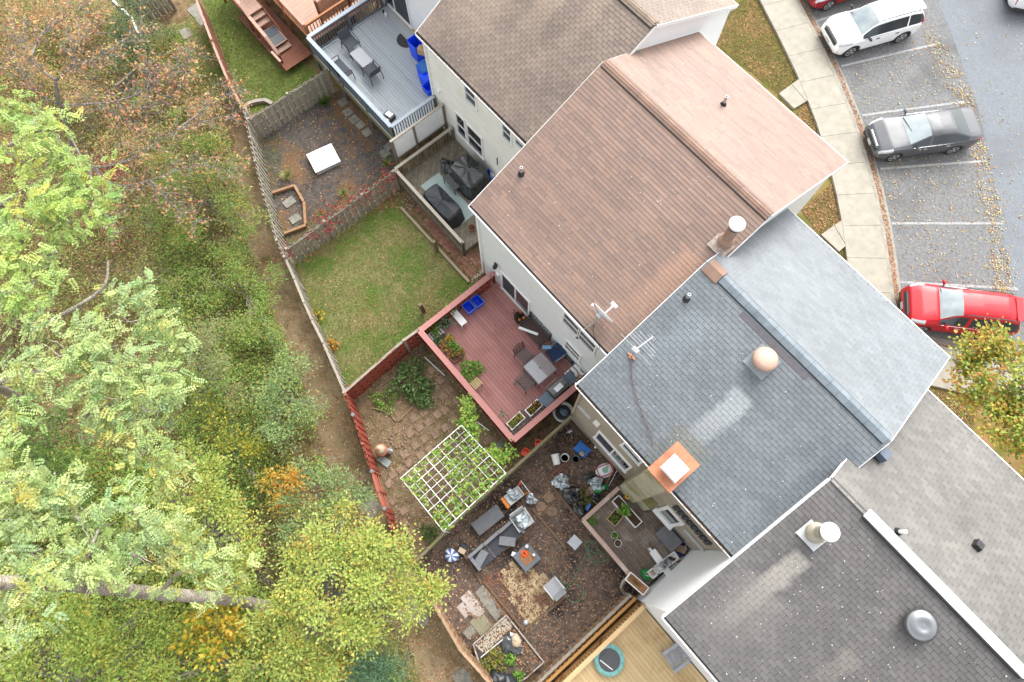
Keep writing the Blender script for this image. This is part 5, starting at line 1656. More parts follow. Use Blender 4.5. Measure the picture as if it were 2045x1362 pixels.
def table(label, px, z, rz, sx, sy, h, top, fr, panes=None, name='garden_table', th=.025, leg=.03):
    t = E(name, label, 'table', P(*px, z), rz)
    if panes:
        for k, pm in enumerate(panes): B(MB().box((sx * (-.25 + .5 * k), 0, h - th / 2), (sx / 2 - .006, sy - .03, .012)), 'pane', pm, t, local=True)
        mb = MB()
        for y in (-sy / 2, sy / 2): mb.box((0, y, h - th / 2), (sx, .03, .03))
        for x in (-sx / 2, sx / 2): mb.box((x, 0, h - th / 2), (.03, sy - .03, .03))
        B(mb, 'frame', fr, t, local=True)
        B(MB().lathe([(.03, h), (.03, h + .01)], n=12), 'umbrella_hole', M_black, t, local=True)
    else:
        B(MB().box((0, 0, h - th / 2), (sx, sy, th)), 'tabletop', top, t, local=True)
        B(MB().box((0, 0, h - th - .03), (sx - .06, sy - .06, .05)), 'frame', fr, t, local=True)
    for x in (-1, 1):
        for y in (-1, 1):
            B(MB().box((x * (sx / 2 - leg), y * (sy / 2 - leg), (h - th) / 2), (leg, leg, h - th)), 'leg', fr, t, local=True)
    return t


GCH = 'charcoal chairs on the grey deck'
chair('charcoal chair whose back is near the end railing of the grey deck', (704, 99), GZ_, 0.0, group=GCH)
chair('charcoal chair at the rail side with its back under the cap', (686, 151), GZ_, PI / 2, w=.95, group=GCH)
chair('charcoal chair on the wall side of the pale table, seen from behind', (746, 154), GZ_, PI, group=GCH)
M_ptop = mat('pale_grey_tabletop', c(196, 200, 206), c(206, 210, 216), 6, .5)
table('pale grey coffee table between three charcoal chairs', (726, 127), GZ_, 0, .98, .56, .42, M_ptop, M_chf, name='coffee_table')
dm = MB(); dm.prism([(.44 * math.cos(a), -.44 * math.sin(a)) for a in np.linspace(0, PI, 20)], 0, .015)
T(dm, 'doormat', mat('dark_mat', c(64, 62, 62), c(92, 88, 86), 40, .95), 'half-round dark doormat in front of the sliding door', 'mat', P(812, 79, GZ_), 0)
g = E('tabletop_grill', 'small silver tabletop grill at the corner of the grey deck', 'grill', P(778, 236, GZ_), .2)
B(MB().box((0, 0, .12), (.44, .36, .2)), 'body', M_black, g, local=True); B(MB().box((.02, .02, .25), (.36, .28, .08), taper=.8), 'lid', M_metal, g, local=True); B(MB().bar((-.19, -.2, .22), (.19, -.2, .22), .02, .02), 'handle', M_chrome, g, local=True)
T(MB().lathe([(.05, 0), (.055, .14), (.04, .17), (.04, .19)], n=14), 'white_jar', M_white, 'white jar on the yellow board by the sliding door', 'jar', P(771, 32, GZ_ + .03))
T(MB().lathe([(.04, 0), (.045, .12), (.03, .14)], n=14), 'dark_jar', M_black, 'dark jar beside the white jar at the sliding door', 'jar', P(766, 25, GZ_ + .03))
H0win = window(H0, (PY(768, 5, 10.9).x - .3, 1.36), (PY(826, 62, 10.9).x, 3.4), 10.9, mull='v', pane=[M_pane, M_screen], name='sliding_door')

# red deck furniture
t = table('square glass patio table, one half paler than the other, on the red deck', (1077, 744), RZ, 0, .96, .92, .72, None, M_slat, panes=[mat('frosted_glass', c(206, 206, 210), c(214, 216, 220), 3, .3), mat('clear_glass_top', c(168, 160, 162), c(182, 174, 176), 3, .08, spec=.8)])  # one pane whitish, the other greyer
for o in t.children:
    if o.name.startswith('pane'): o.rotation_euler = (0, 0, PI / 2); o.location = (0, 0, 0)
t.rotation_euler = (0, 0, 0)
chair('bronze chair with a lattice back at the glass table', (1047, 716), RZ, 0.05, w=.5, dpt=.48, seat=M_slat, fr=M_brz, back='lattice', slats=6, arms=False)
chair('grey-brown slatted chair on the rail side of the glass table', (1050, 767), RZ, PI / 2 + .05, w=.56, dpt=.46, seat=M_slat, fr=M_slat, back='slats', slats=6)
chair('navy blue sling chair with pale grey arms at the glass table', (1107, 712), RZ, -PI / 2 - .1, w=.58, dpt=.5, seat=M_navy, fr=mat('pale_blue_grey_frame', c(150, 162, 170), c(164, 176, 184), 8, .5), back='sling')
tw = MB(); tw.box((0, 0, .02), (.34, .13, .02)); tw.box((0, .07, -.08), (.30, .02, .2))
T(tw, 'towel', mat('light_blue_towel', c(120, 176, 222), c(144, 194, 234), 14, .95), 'light blue towel over the arm of the navy chair', 'towel', P(1092, 694, RZ + .70), .9)
b0, b1 = P(1058, 640, RZ), P(1103, 690, RZ)
t = E('ornate_bench', 'dark slatted bench with an ornate scroll back against the pale wall', 'bench', P(1067, 668, RZ), 0)
for k in range(6): B(MB().box((0, -.24 + k * .095, .42), (1.24, .07, .025)), 'slat', M_brz, t, local=True)
mb = MB(); mb.box((0, .33, .86), (1.24, .03, .03)); mb.box((0, .29, .55), (1.24, .03, .03))
for x in (-.6, .6): mb.box((x, .31, .7), (.03, .05, .34))
for k in range(9):
    x0 = -.53 + k * .1325
    for s in (1, -1): mb.tube([(x0 + .05 * math.cos(a) * s, .31, .70 + .11 * math.sin(a) * (1 - .3 * (k % 2))) for a in np.linspace(0, 2 * PI, 11)], .010, 5)
B(mb, 'backrest', M_black, t, local=True)
for x in (-.58, .58):
    B(MB().tube([(x, -.26, 0), (x, -.25, .62), (x, .1, .64), (x, .3, .62)], .02, 6), 'armrest', M_brz, t, local=True); B(MB().box((x, .3, .25), (.04, .04, .5)), 'leg', M_brz, t, local=True)
T(MB().box((0, 0, .012), (.80, .10, .022)), 'white_board', M_white, 'white board laid slantwise across the ornate bench', 'board', P(1055, 661, RZ + .52), math.radians(28))
t = E('flower_pot', 'black planter of dried stems and small pumpkins by the sliding door', 'potted plant', P(1037, 641, RZ), 0)
B(pot_mb(.2, .45), 'pot', M_black, t, local=True)
foliage(t, (0, 0, .5), (.26, .26, .25), 160, .09, [(4, c(70, 60, 52)), (2, c(110, 90, 70)), (1, c(96, 110, 70))], 5)
for k, (x, y) in enumerate(((.12, -.1), (-.1, .12), (.16, .08))): B(MB().blob((x, y, .62), (.06, .06, .045), 10, 6, .03, seed=k), 'pumpkin', mat('pumpkin', c(226, 130, 60), c(236, 150, 80), 8, .6), t, local=True)
# curved dark grey seat along the wall
arc = [P(1103, 690, RZ), P(1117, 698, RZ), P(1131, 713, RZ), P(1143, 729, RZ), P(1152, 742, RZ)]
t = E('curved_bench', 'curved charcoal padded bench along the wall under the small window', 'bench', arc[2])
mb = MB(); mb2 = MB()
for p, q in zip(arc, arc[1:]):
    d = (q - p).normalized(); mb.bar(p + Vector((0, .1, .40)) - d * .03, q + Vector((0, .1, .40)) + d * .03, .40, .16); mb2.bar(p + Vector((0, .33, .62)) - d * .03, q + Vector((0, .33, .62)) + d * .03, .13, .5)
B(mb, 'seat', mat('charcoal_cushion', c(92, 98, 104), c(104, 110, 116), 14, .9), t); B(mb2, 'backrest', MATS['charcoal_cushion'], t)
mb = MB()
for p in (arc[0], arc[2], arc[4]): mb.box(p + Vector((0, .1, .16)), (.08, .36, .32))
B(mb, 'legs', M_chf, t)
# striped lounger pad
t = E('striped_cushion', 'white cushion with black stripes on a seat beside the grill', 'cushion', P(1150, 748, RZ + .0), 0)
B(MB().box((0, 0, .46), (.52, .84, .10)), 'pad', M_white, t, local=True)
for k in range(5):
    pts = [(-.25, -.34 + k * .17, .513), (-.02, -.32 + k * .17, .517), (.10, -.37 + k * .17, .517), (.25, -.33 + k * .17, .513)]
    mb = MB()
    for p, q in zip(pts, pts[1:]): mb.bar(p, q, .035, .008)
    B(mb, 'stripe', M_black, t, local=True)
B(MB().box((0, 0, .2), (.44, .7, .4)), 'base', M_chf, t, local=True)
T(MB().lathe([(.001, 0), (.05, .02), (.06, .05), (.03, .08)], n=10), 'yellow_flower', mat('marigold', c(244, 176, 40), c(248, 200, 80), 30, .7), 'bright yellow flower lying on the striped cushion', 'flower', P(1154, 752, RZ + .52))
t = E('patterned_cushion', 'black and white patterned cushion leaning on the pale wall', 'cushion', P(1168, 735, RZ), 0)
Mx = Matrix.Rotation(-.5, 3, 'X')
B(MB().box((0, 0, .62), (.44, .06, .42), M=Mx), 'pad', M_lite, t, local=True); mb = MB()
for k in range(8):
    rr = random.Random(k); mb.box(Mx @ Vector((rr.uniform(-.16, .16), -.034, rr.uniform(-.15, .15))) + Vector((0, 0, .62)), (rr.uniform(.04, .1), .006, rr.uniform(.03, .09)), M=Mx)
for x in (-.21, .21): mb.box(Mx @ Vector((x, -.033, 0)) + Vector((0, 0, .62)), (.025, .008, .42), M=Mx)
B(mb, 'print', M_black, t, local=True); B(MB().box((0, 0, .2), (.4, .2, .42)), 'stand', M_chf, t, local=True)
# gas grill
t = E('gas_grill', 'black gas grill with slate side shelves at the red deck rail', 'grill', P(1112, 786, RZ), PI / 2 + .03)
ga = P(1112, 786, RZ)
prof = [(-.25, .80), (-.25, .92), (-.21, 1.08), (-.10, 1.16), (.08, 1.17), (.2, 1.10), (.26, .95), (.26, .80)]
B(MB().prismx(prof, -.36, .36), 'hood', mat('black_enamel', (.05, .05, .05), (.075, .075, .075), 5, .25, spec=.7), t, local=True)
B(MB().box((-.02, -.02, 1.172), (.34, .2, .02)), 'thermometer_plate', M_metal, t, local=True)
B(MB().box((0, 0, .62), (.74, .5, .34)), 'firebox', M_black, t, local=True); B(MB().box((0, 0, .25), (.7, .46, .42)), 'cabinet', M_black, t, local=True)
for s in (-1, 1): B(MB().box((s * .60, 0, .84), (.44, .44, .035)), 'side_shelf', mat('slate_shelf', c(92, 112, 130), c(108, 126, 142), 6, .4), t, local=True)
B(MB().tube([(-.3, .26, .9), (-.3, .33, .92), (.3, .33, .92), (.3, .26, .9)], .014, 6), 'handle', M_chrome, t, local=True)
for x in (-.3, .3): B(MB().box((x, 0, .04), (.06, .4, .08)), 'caster', M_black, t, local=True)
# white flower troughs standing on grey chairs
GF = 'flower troughs on grey chairs along the rail'
for k, (px, rz, sx, lab, lab2, fl) in enumerate((((1066, 816), PI / 2 + .04, .62, 'white trough of yellow and dark flowers on a chair', 'grey slatted chair carrying the large white flower trough', ((-.13, -.02), (.14, .03))), ((1030, 842), PI / 2 + .04, .66, 'white planters with green and yellow mums near the deck corner', 'grey slatted chair under the mums in the deck corner', ((-.17, 0), (.17, .01))))):
    chair(lab2, (px[0] + 4, px[1] + 5), RZ, 0 + PI, w=.78, dpt=.5, seat=M_slat, fr=M_slat, back='slats', slats=5)
    b = P(*px, RZ + .47)
    t = E('flower_trough', lab, 'planter', b, rz, GF)
    B(MB().box((0, 0, .09), (sx, .32, .18), taper=1.06), 'trough', M_wpot, t, local=True)
    B(MB().box((0, 0, .175), (sx - .05, .27, .02)), 'soil', M_dsoil, t, local=True)
    for q, (x, y) in enumerate(fl):
        foliage(t, (x, y, .2), (.16, .15, .15), 150, .06, ([(3, c(96, 66, 48)), (2, c(200, 180, 60)), (2, c(150, 160, 60)), (1, c(216, 130, 60))] if k == 0 else [(4, c(150, 190, 80)), (2, c(220, 190, 70)), (1, c(226, 150, 70))]), 20 + q + 3 * k, name='flowers')
bush('trailing_plant', (1026, 853), .3, .2, 110, .09, G_GY, 'grey-green trailing leaves spilling under the mums', z=RZ + .35, cat='plant', stems=False)
bush('trailing_plant', (1004, 828), .16, .2, 60, .08, G_GY, 'small grey-green sprig poking up at the rail', z=RZ + .5, cat='plant', stems=False)
# yellow wooden stool
t = E('wooden_stool', 'pale yellow slatted wooden stool on the red deck', 'stool', P(952, 770, RZ), .05)
M_ylw = mat('yellow_wood', c(216, 196, 130), c(230, 212, 156), 8, .7)
for k in range(5): B(MB().box((0, -.16 + k * .08, .4), (.34, .05, .02)), 'slat', M_ylw, t, local=True)
for x in (-.14, .14):
    for y in (-.15, .15): B(MB().box((x, y, .2), (.035, .035, .39)), 'leg', M_ylw, t, local=True)
litter('fallen_leaves', [([(880, 700), (980, 600), (1060, 660), (1090, 780), (1020, 850)], 26)], .07, [(3, c(236, 196, 90)), (2, c(230, 210, 190)), (1, c(200, 130, 90))], z=RZ + .01)
litter('fallen_leaves', [([(640, 90), (760, 20), (850, 130), (850, 190), (770, 240)], 60)], .06, [(3, c(206, 180, 150)), (2, c(190, 140, 110)), (2, c(230, 226, 220))], z=GZ_ + .01)

# white cart under the deck
t = E('ride_on_cart', 'white plastic ride-on cart half hidden under the red deck', 'toy cart', P(1124, 826), math.radians(20))
B(MB().lathe([(.30, .05), (.40, .2), (.42, .34), (.38, .38), (.33, .34), (.30, .26)], n=22, capt=False), 'shell', M_wpot, t, local=True, smooth=True)
B(MB().lathe([(.33, .26), (.01, .262)], n=20), 'seat_well', M_black, t, local=True)
B(MB().blob((.02, 0, .34), (.17, .14, .1), 9, 6, .12, seed=8), 'bundle', mat('blue_white_cloth', c(160, 180, 200), c(120, 150, 180), 12, .9), t, local=True)
for a in (.6, 2.5, 3.7, 5.6): B(MB().lathe([(.08, -.03), (.08, .03)], (.34 * math.cos(a), .34 * math.sin(a), .085), 12, M=Matrix.Rotation(PI / 2, 3, 'X')), 'wheel', M_black, t, local=True)

# ------------------------------------------------------------------ weathered deck: covered furniture
def draped(name, label, px, z, rz, sx, sy, h, seed, m, cat='furniture cover', peak=0.12, skirt=.12):
    """a tarpaulin draped over a box: top creased, sides hanging in folds"""
    r = random.Random(seed); t = None
    N, Mv = 30, 14; mb = MB(); ph = [r.uniform(0, 6.28) for _ in range(8)]
    def outline(a, s):
        ca, sa = math.cos(a), math.sin(a); k = 1 / max(abs(ca) / (sx / 2 * s), abs(sa) / (sy / 2 * s)); kk = 1 / math.sqrt((ca / (sx / 2 * s)) ** 2 + (sa / (sy / 2 * s)) ** 2)
        k = k * .75 + kk * .25
        return ca * k, sa * k
    rows = []
    for i in range(Mv):
        q = i / (Mv - 1)
        if q < .5: s = q / .5; zz = h + peak * (1 - s) ** 1.2 * (.6 + .4 * math.sin(ph[0])) ; sc_ = max(.02, s)
        else: s = (q - .5) / .5; sc_ = 1.0 + skirt * s; zz = h * (1 - s)
        row = []
        for k in range(N):
            a = 2 * PI * k / N; x, y = outline(a, sc_)
            fold = (math.sin(7 * a + ph[1]) + .6 * math.sin(13 * a + ph[2]))
            w = .03 * fold * max(0, q - .45) * 2
            x *= 1 + w; y *= 1 + w
            zc = zz + (.035 * math.sin(2 * a + ph[3]) + .025 * math.sin(3 * a + ph[4]) + .012 * math.sin(9 * a + ph[5])) * (1 if .1 < q < .6 else .2)
            row.append((x, y, max(.01, zc)))
        rows.append(row)
    vs = [v for row in rows for v in row]; fs = []
    for i in range(Mv - 1):
        for k in range(N):
            k2 = (k + 1) % N; fs.append((i * N + k, (i + 1) * N + k, (i + 1) * N + k2, i * N + k2))
    fs.append(tuple(range(N)))
    mb.add(vs, fs)
    return T(mb, name, m, label, cat, P(*px, z), rz, smooth=False)


M_tarp = mat('black_tarp', c(44, 48, 54), c(60, 64, 70), 3, .42, spec=.5); M_bagb = mat('black_bin_liner', (.025, .027, .028), (.045, .048, .05), 6, .22, spec=.8)
draped('furniture_cover', 'slate black tarp over a long table on the aqua rug', (887, 421), DZ, .02, 1.72, .84, .82, 4, M_tarp)
draped('furniture_cover', 'shiny black plastic cover over stacked chairs by the cream wall', (938, 362), DZ, .05, 1.42, 1.08, .95, 9, M_bagb, peak=.22, skirt=.25)
T(MB().blob((0, 0, .2), (.42, .3, .3), 12, 8, .16, seed=12, zmin=.01), 'plastic_sheet', M_bagb, 'crumpled black plastic holding leaves beside the covered chairs', 'plastic sheet', P(897, 338, DZ), .3)
table('small dark grey table with rounded top between two black covers', (906, 372), DZ, .0, .80, .46, .45, mat('grey_tabletop', c(98, 98, 104), c(110, 110, 116), 8, .6), M_chf, name='side_table')
rg = [P(*p, DZ) for p in ((841, 371), (881, 341), (946, 430), (914, 453))]
x0, x1 = (rg[0].x + rg[1].x) / 2, (rg[2].x + rg[3].x) / 2; y0, y1 = (rg[0].y + rg[3].y) / 2, (rg[1].y + rg[2].y) / 2
T(MB().box((0, 0, .006), (x1 - x0, y1 - y0, .01)), 'outdoor_rug', mat('aqua_rug', c(226, 240, 238), c(196, 226, 220), 16, .95), 'pale aqua outdoor rug under the black covers', 'rug', ((x0 + x1) / 2, (y0 + y1) / 2, DZ + .002))
potted((943, 458), DZ, .15, .2, M_terra, G_RU, 'terracotta pot of bare soil on the weathered deck corner', n=12, L=.03, rad=.1)
T(MB().tube([(0, 0, .02), (.35, -.03, .4), (.7, 0, .75)], .014, 6), 'white_pole', M_white, 'bent white pole leaning on the cream wall', 'pole', P(953, 318, DZ), -.85)

# ------------------------------------------------------------------ gravel yard
q = [P(*p, float(GZ(3)) + .24) for p in ((614, 312), (664.5, 289), (678.6, 322.5), (631, 347))]
ce = sum(q, Vector()) / 4; an = math.atan2((q[1] - q[0]).y, (q[1] - q[0]).x); S = ((q[1] - q[0]).length + (q[2] - q[3]).length) / 2
t = E('white_table', 'white square low table among dry stems on the gravel', 'table', (ce.x, ce.y, float(GZ(ce.y))), an)
B(MB().box((0, 0, .24), (S, S * .86, .05)), 'tabletop', mat('chalk_white', (.84, .84, .83), rough=.6), t, local=True)
B(MB().box((0, 0, .1), (S - .06, S * .86 - .06, .24)), 'base', M_lite, t, local=True)
t = E('raised_bed', 'new cedar timbers edging a corner flower bed by the path fence', 'flower bed', P(590, 420))
for a, b in (((543.7, 386), (588.6, 371)), ((588.6, 371), (606.6, 403)), ((608, 404), (610.5, 448)), ((611.8, 450.5), (568, 467))):
    pbar('timber', wood('cedar_timber', c(176, 136, 104), c(196, 158, 124), 'd'), t, P(*a, dz=.12), P(*b, dz=.12), .11, .16)
def slabs(lst, s, m, name='paving_slab', parent=None, th=.05, sy=None, rz=0.0):
    for px in lst:
        b = P(*px); piece(name, m, parent, (b.x, b.y, b.z + .015), (s * random.uniform(.93, 1.05), (sy or s) * random.uniform(.93, 1.05), th), rz + random.uniform(-.08, .08))
def paving(name, lab=None):
    o = bpy.data.objects.new(name, None); link(o); o['kind'] = 'structure'; ORIG[o.name] = Vector((0, 0, 0)); return o
pv = paving('paving'); slabs([(578, 404), (590, 437)], .36, M_slab, parent=pv, sy=.5)
pv = paving('paving'); slabs([(685, 205), (695, 225), (707, 239), (720, 250), (733, 265), (769, 306), (777, 293)], .38, M_slab, parent=pv)
GRS = [(4, c(170, 186, 96)), (3, c(140, 164, 80)), (2, c(214, 216, 150))]
def tuft(px, r, h, n, label, pal=GRS, W=.014):
    _seed[0] += 1; rr = np.random.default_rng(_seed[0]); b = P(*px)
    t = E('ornamental_grass', label, 'grass clump', b, 0, 'ornamental grass clumps')
    an = rr.uniform(0, 2 * PI, n); q = rr.uniform(.3, 1, n)
    d = np.stack([np.cos(an) * q, np.sin(an) * q, rr.uniform(.25, 1, n) * h / r], 1) * r
    me = leaf_mesh('blades', d * .5, d, np.stack([np.cos(an) * -.3, np.sin(an) * -.3, np.ones(n)], 1), np.linalg.norm(d, axis=1), W + .0 * an, pick(pal, n, rr)); me.materials.append(leafmat())
    o = bpy.data.objects.new('blades', me); link(o, t)
tuft((648, 206), .5, .4, 190, 'green arching grass clump beside the grey deck post', [(4, c(104, 140, 56)), (3, c(130, 160, 72))])
tuft((574, 352), .42, .4, 200, 'cream striped grass clump beside the leaning fence', [(4, c(222, 216, 150)), (3, c(176, 186, 100))], .02)
tuft((774, 328), .36, .3, 130, 'pale green grass clump near the weathered deck corner')
tuft((686, 388), .34, .3, 120, 'yellowish grass clump behind the red creeper'); tuft((640, 428), .3, .26, 90, 'short yellow grass clump close to the cedar bed')
# dry stems on the gravel
def twigs(name, label, polys, n, h, m, cat='dry stems'):
    rr = random.Random(n); mb = MB(); pts = Pn(sample(polys, n))
    for p in pts:
        a = rr.uniform(0, 6.28); L = rr.uniform(.3, 1) * h; q = Vector((p[0], p[1], p[2] - .02)); e = q + Vector((math.cos(a) * L * .7, math.sin(a) * L * .7, L * .7))
        mid_ = (q + e) / 2 + Vector((rr.uniform(-.05, .05), rr.uniform(-.05, .05), L * .1))
        mb.tube([q, mid_, e], [.008, .006, .003], 4)
        for k in range(2): mb.tube([mid_, mid_ + Vector((rr.uniform(-.2, .2), rr.uniform(-.2, .2), rr.uniform(0, .2)))], [.005, .002], 3)
    o = B(mb, name, m); tag(o, kind='stuff'); return o
M_twig = mat('twig', c(110, 92, 76), c(140, 122, 104), 9, .9)
twigs('dry_stems', '', [(590, 250), (700, 270), (720, 400), (600, 440), (560, 340)], 150, .5, mat('straw_stem', c(150, 118, 84), c(186, 152, 110), 9, .9))

# ------------------------------------------------------------------ lawn edge, brick paving under the weathered deck
T(MB().bar(P(800.6, 414.5, dz=.06), P(936.8, 563.5, dz=.06), .10, .14), 'edging_board', wood('bleached_edging', c(196, 180, 154), c(176, 160, 134), 'x'), 'long bleached edging board between lawn and brick paving', 'edging board')
pv = paving('brick_paving')
BRP = [(845, 400), (880, 430), (960, 505), (964, 548), (935, 556), (905, 520), (860, 465), (825, 415)]
pp_ = np.array(pw(BRP)); lo, hi = pp_.min(0), pp_.max(0); yy = lo[1]; row = 0
while yy < hi[1]:
    xx = lo[0] + (.11 if row % 2 else 0)
    while xx < hi[0]:
        if inpoly(np.array([[xx, yy]]), pp_)[0] and random.random() < .9:
            piece('brick', M_brick, pv, (xx, yy, float(GZ(yy)) + random.uniform(.0, .012)), (.205, .15, .05), random.uniform(-.05, .05))
        xx += .22
    yy += .165; row += 1
pb = MB()
for k in range(46):
    p = Pn(np.array([[np.interp(k, [0, 45], [938, 968]) + random.uniform(-3, 3), np.interp(k, [0, 45], [563, 541]) + random.uniform(-4, 3)]]), .03)[0]; pb.blob(p, (.035, .03, .025), 6, 4, .15, seed=k)
B(pb, 'white_pebbles', mat('white_pebble', c(222, 214, 196), c(196, 186, 166), 20, .8), kind='stuff')
pb = MB()
for k in range(70):
    p = Pn(np.array([[random.uniform(785, 850), random.uniform(372, 418)]]), .02)[0]; pb.blob(p, (.04, .035, .02), 6, 4, .15, seed=k)
B(pb, 'pale_pebbles', mat('cream_pebble', c(206, 186, 156), c(176, 150, 122), 20, .85), kind='stuff')

# ------------------------------------------------------------------ stone yard below the red deck
pv = paving('stepping_stones')
ST = [(1410, 230), (1480, 310), (1545, 385), (1605, 465), (1500, 435), (1455, 575), (1510, 540), (1580, 620), (1385, 635), (1515, 680), (1315, 675), (1270, 605), (1440, 730), (1240, 720), (1355, 765), (1285, 815), (1200, 885), (1325, 890), (1235, 950), (1165, 1000), (1110, 1040), (1345, 560), (1395, 850), (1080, 1110), (1110, 1245), (1850, 770), (1780, 700), (1660, 545)]
slabs([(500 + x / 3.892, 680 + y / 3.892) for x, y in ST] + [(808, 1045), (820, 1062), (806, 1020)], .29, M_step, 'stone', pv)
slabs([(994.6, 892)], .26, mat('green_slate', c(128, 138, 122), c(146, 154, 138), 6, .8), 'stone', pv, sy=.52, rz=0)
t = E('fire_ring', 'ring of small flat stones on the leafy yard', 'stone ring', P(795.5, 878))
for k in range(13):
    a = 2 * PI * k / 13; B(MB().blob((.29 * math.cos(a), .29 * math.sin(a), .03), (.075, .06, .035), 7, 5, .1, seed=k), 'stone', M_step, t, local=True)
M_cream = mat('cream_ceramic', c(228, 206, 176), c(214, 190, 160), 5, .7)
t = E('garden_urn', 'terracotta urn with a cream dome lid at the red fence', 'urn', P(766, 903), 0)
B(MB().lathe([(.13, 0), (.2, .2), (.24, .42), (.22, .55), (.24, .58), (.24, .62), (.18, .63)], n=20), 'urn', M_terra, t, local=True, smooth=False)
B(MB().lathe([(.2, .63), (.19, .74), (.13, .86), (.05, .93), (.03, 1.0), (.01, 1.02)], n=20), 'lid', M_cream, t, local=True, smooth=True)
T(MB().blob((0, 0, .14), (.16, .1, .15), 9, 7, .12, seed=21).blob((.12, .04, .36), (.09, .08, .12), 9, 7, .1, seed=22), 'garden_statue', mat('white_stone', c(224, 228, 232), c(190, 198, 206), 10, .7), 'small white animal statue beside the terracotta urn', 'statue', P(777, 902), .5)
T(MB().box((0, 0, .04), (.52, .28, .06)), 'slab_seat', mat('pale_slate', c(176, 190, 186), c(160, 172, 168), 6, .8), 'pale grey stone slab lying below the urn', 'slab', P(768, 921), .25)
EDG = wood('grey_edging', c(140, 116, 94), c(164, 140, 114), 'd')
for a, b, lab in (((743, 815), (772, 822), 'thin stick edging left of the fire ring'), ((777, 824), (791, 841), 'short board stub above the fire ring'), ((795.5, 841), (825, 812), 'grey board edging below the leafy bush'), ((741.5, 787), (852, 701), 'long weathered pole lying along the red fence')):
    T(MB().bar(P(*a, dz=.04), P(*b, dz=.04), .06, .07), 'edging_board', EDG, lab, 'edging board')
for a, b, lab in (((848, 713), (888, 750), 'white plastic pipe lying beside the upper deck skirt'), ((953.5, 843), (977, 860), 'short white plastic pipe near the trellis corner')):
    T(MB().tube([P(*a, dz=.05), P(*b, dz=.05)], .022, 8), 'plastic_pipe', M_white, lab, 'pipe')
bush('leafy_shrub', (822, 762), .85, .7, 900, .14, G_DK, 'broad dark green shrub by the red fence corner')
bush('leafy_shrub', (845, 795), .5, .5, 420, .13, G_DK, 'smaller dark green shrub above the stepping stones')
bush('herb_patch', (770, 800), .55, .25, 260, .11, G_BR, 'low bright green herbs on the leafy yard', cat='plant')
bush('herb_patch', (858, 1063), .35, .3, 260, .10, G_DK, 'round green clump by the mossy fence corner', cat='plant')
M_orng = mat('orange_plastic', c(255, 80, 30, 1.1), c(255, 104, 44, 1.1), 6, .4)
tub('orange_planter', 'orange square planter lying against the mossy fence', (1050, 905), float(GZ(3)), .27, .27, .26, M_orng, .3, cat='planter')
tub('orange_planter', 'second orange planter closer to the white ride-on cart', (1075, 887), float(GZ(3)), .25, .25, .24, M_orng, .7, cat='planter')

# grape trellis
TZ = 1.9
A_, B_, C_, D_ = (P(*p, TZ) for p in ((800.6, 955), (921.4, 849.6), (1010, 944.7), (885.4, 1060.8)))
tr = E('grape_trellis', 'white metal grid trellis carrying a grape vine', 'trellis', (A_ + C_) / 2 - Vector((0, 0, TZ - float(GZ(0)))))
M_tube = mat('white_tube', (.80, .80, .80), (.74, .74, .74), 8, .5)
grid = lambda u, v: (A_.lerp(B_, u)).lerp(D_.lerp(C_, u), v)
for u in (0, .2, .4, .6, .8, 1.0): B(MB().tube([grid(u, 0), grid(u, 1)], .013, 6), 'bar', M_tube, tr)
for v in (0, .2, .42, .64, 1.0): B(MB().tube([grid(0, v) + Vector((0, 0, .03)), grid(1, v) + Vector((0, 0, .03))], .015 if v in (0, 1.0) else .011, 6), 'bar', M_tube, tr)
for u in (.1, .3, .5, .7, .9): B(MB().tube([grid(u, .02), grid(u, .98)], .006, 5), 'wire', M_tube, tr)
for v in (.1, .31, .53, .75, .88): B(MB().tube([grid(.02, v), grid(.98, v)], .006, 5), 'wire', M_tube, tr)
for u in (0, 1):
    for v in (0, 1):
        g = grid(u, v); B(MB().tube([(g.x, g.y, float(GZ(g.y)) - .05), g], .022, 8), 'leg', M_tube, tr)
vr = np.random.default_rng(5); n = 1900
u = vr.random(n); v = vr.random(n)
ln = vr.integers(0, 4, n)
u = np.where(ln == 0, np.clip(vr.choice([.1, .3, .55, .7, .85, 1.0], n) + vr.normal(0, .035, n), -.03, 1.08), u)
v = np.where(ln == 1, np.clip(vr.choice([.12, .3, .45, .75, .9, 1.0], n) + vr.normal(0, .03, n), -.03, 1.05), v)
keep = (np.sin(u * 9 + 2) + np.sin(v * 8 + u * 5) + vr.normal(0, .8, n) + (ln < 2) * .6 + u * 1.1 + v * .5) > .75; u, v = u[keep], v[keep]; n = len(u)
gp_ = np.array([tuple(grid(float(a), float(b))) for a, b in zip(u, v)]); gp_[:, 2] += vr.uniform(-.16, .12, n)
ex = []   # leaves trailing from the corner up to the deck rail
for (px, k) in (((930, 800), 70), ((934, 815), 90), ((936, 830), 90), ((930, 845), 120), ((1000, 915), 150), ((985, 905), 120), ((945, 860), 100), ((1015, 905), 70)):
    b = P(*px, 1.5); ex.append(np.array(b) + vr.normal(0, .16, (k, 3)))
gp_ = np.concatenate([gp_] + ex); n = len(gp_)
an = vr.uniform(0, 2 * PI, n); ax = np.stack([np.cos(an), np.sin(an), vr.normal(0, .3, n)], 1); nor = np.stack([vr.normal(0, .35, n), vr.normal(0, .35, n), np.ones(n)], 1)
vine = E('grape_vine', 'yellow-green grape vine sprawling over the white trellis', 'vine', P(938, 842))
LL = vr.uniform(.06, .125, n); me = leaf_mesh('leaves', gp_ - np.array(ORIG[vine.name]), ax, nor, LL, LL * .95, pick([(4, c(150, 196, 76)), (3, c(176, 206, 92)), (2, c(196, 206, 90)), (3, c(110, 160, 56))], n, vr)); me.materials.append(leafmat())
o = bpy.data.objects.new('leaves', me); link(o, vine)
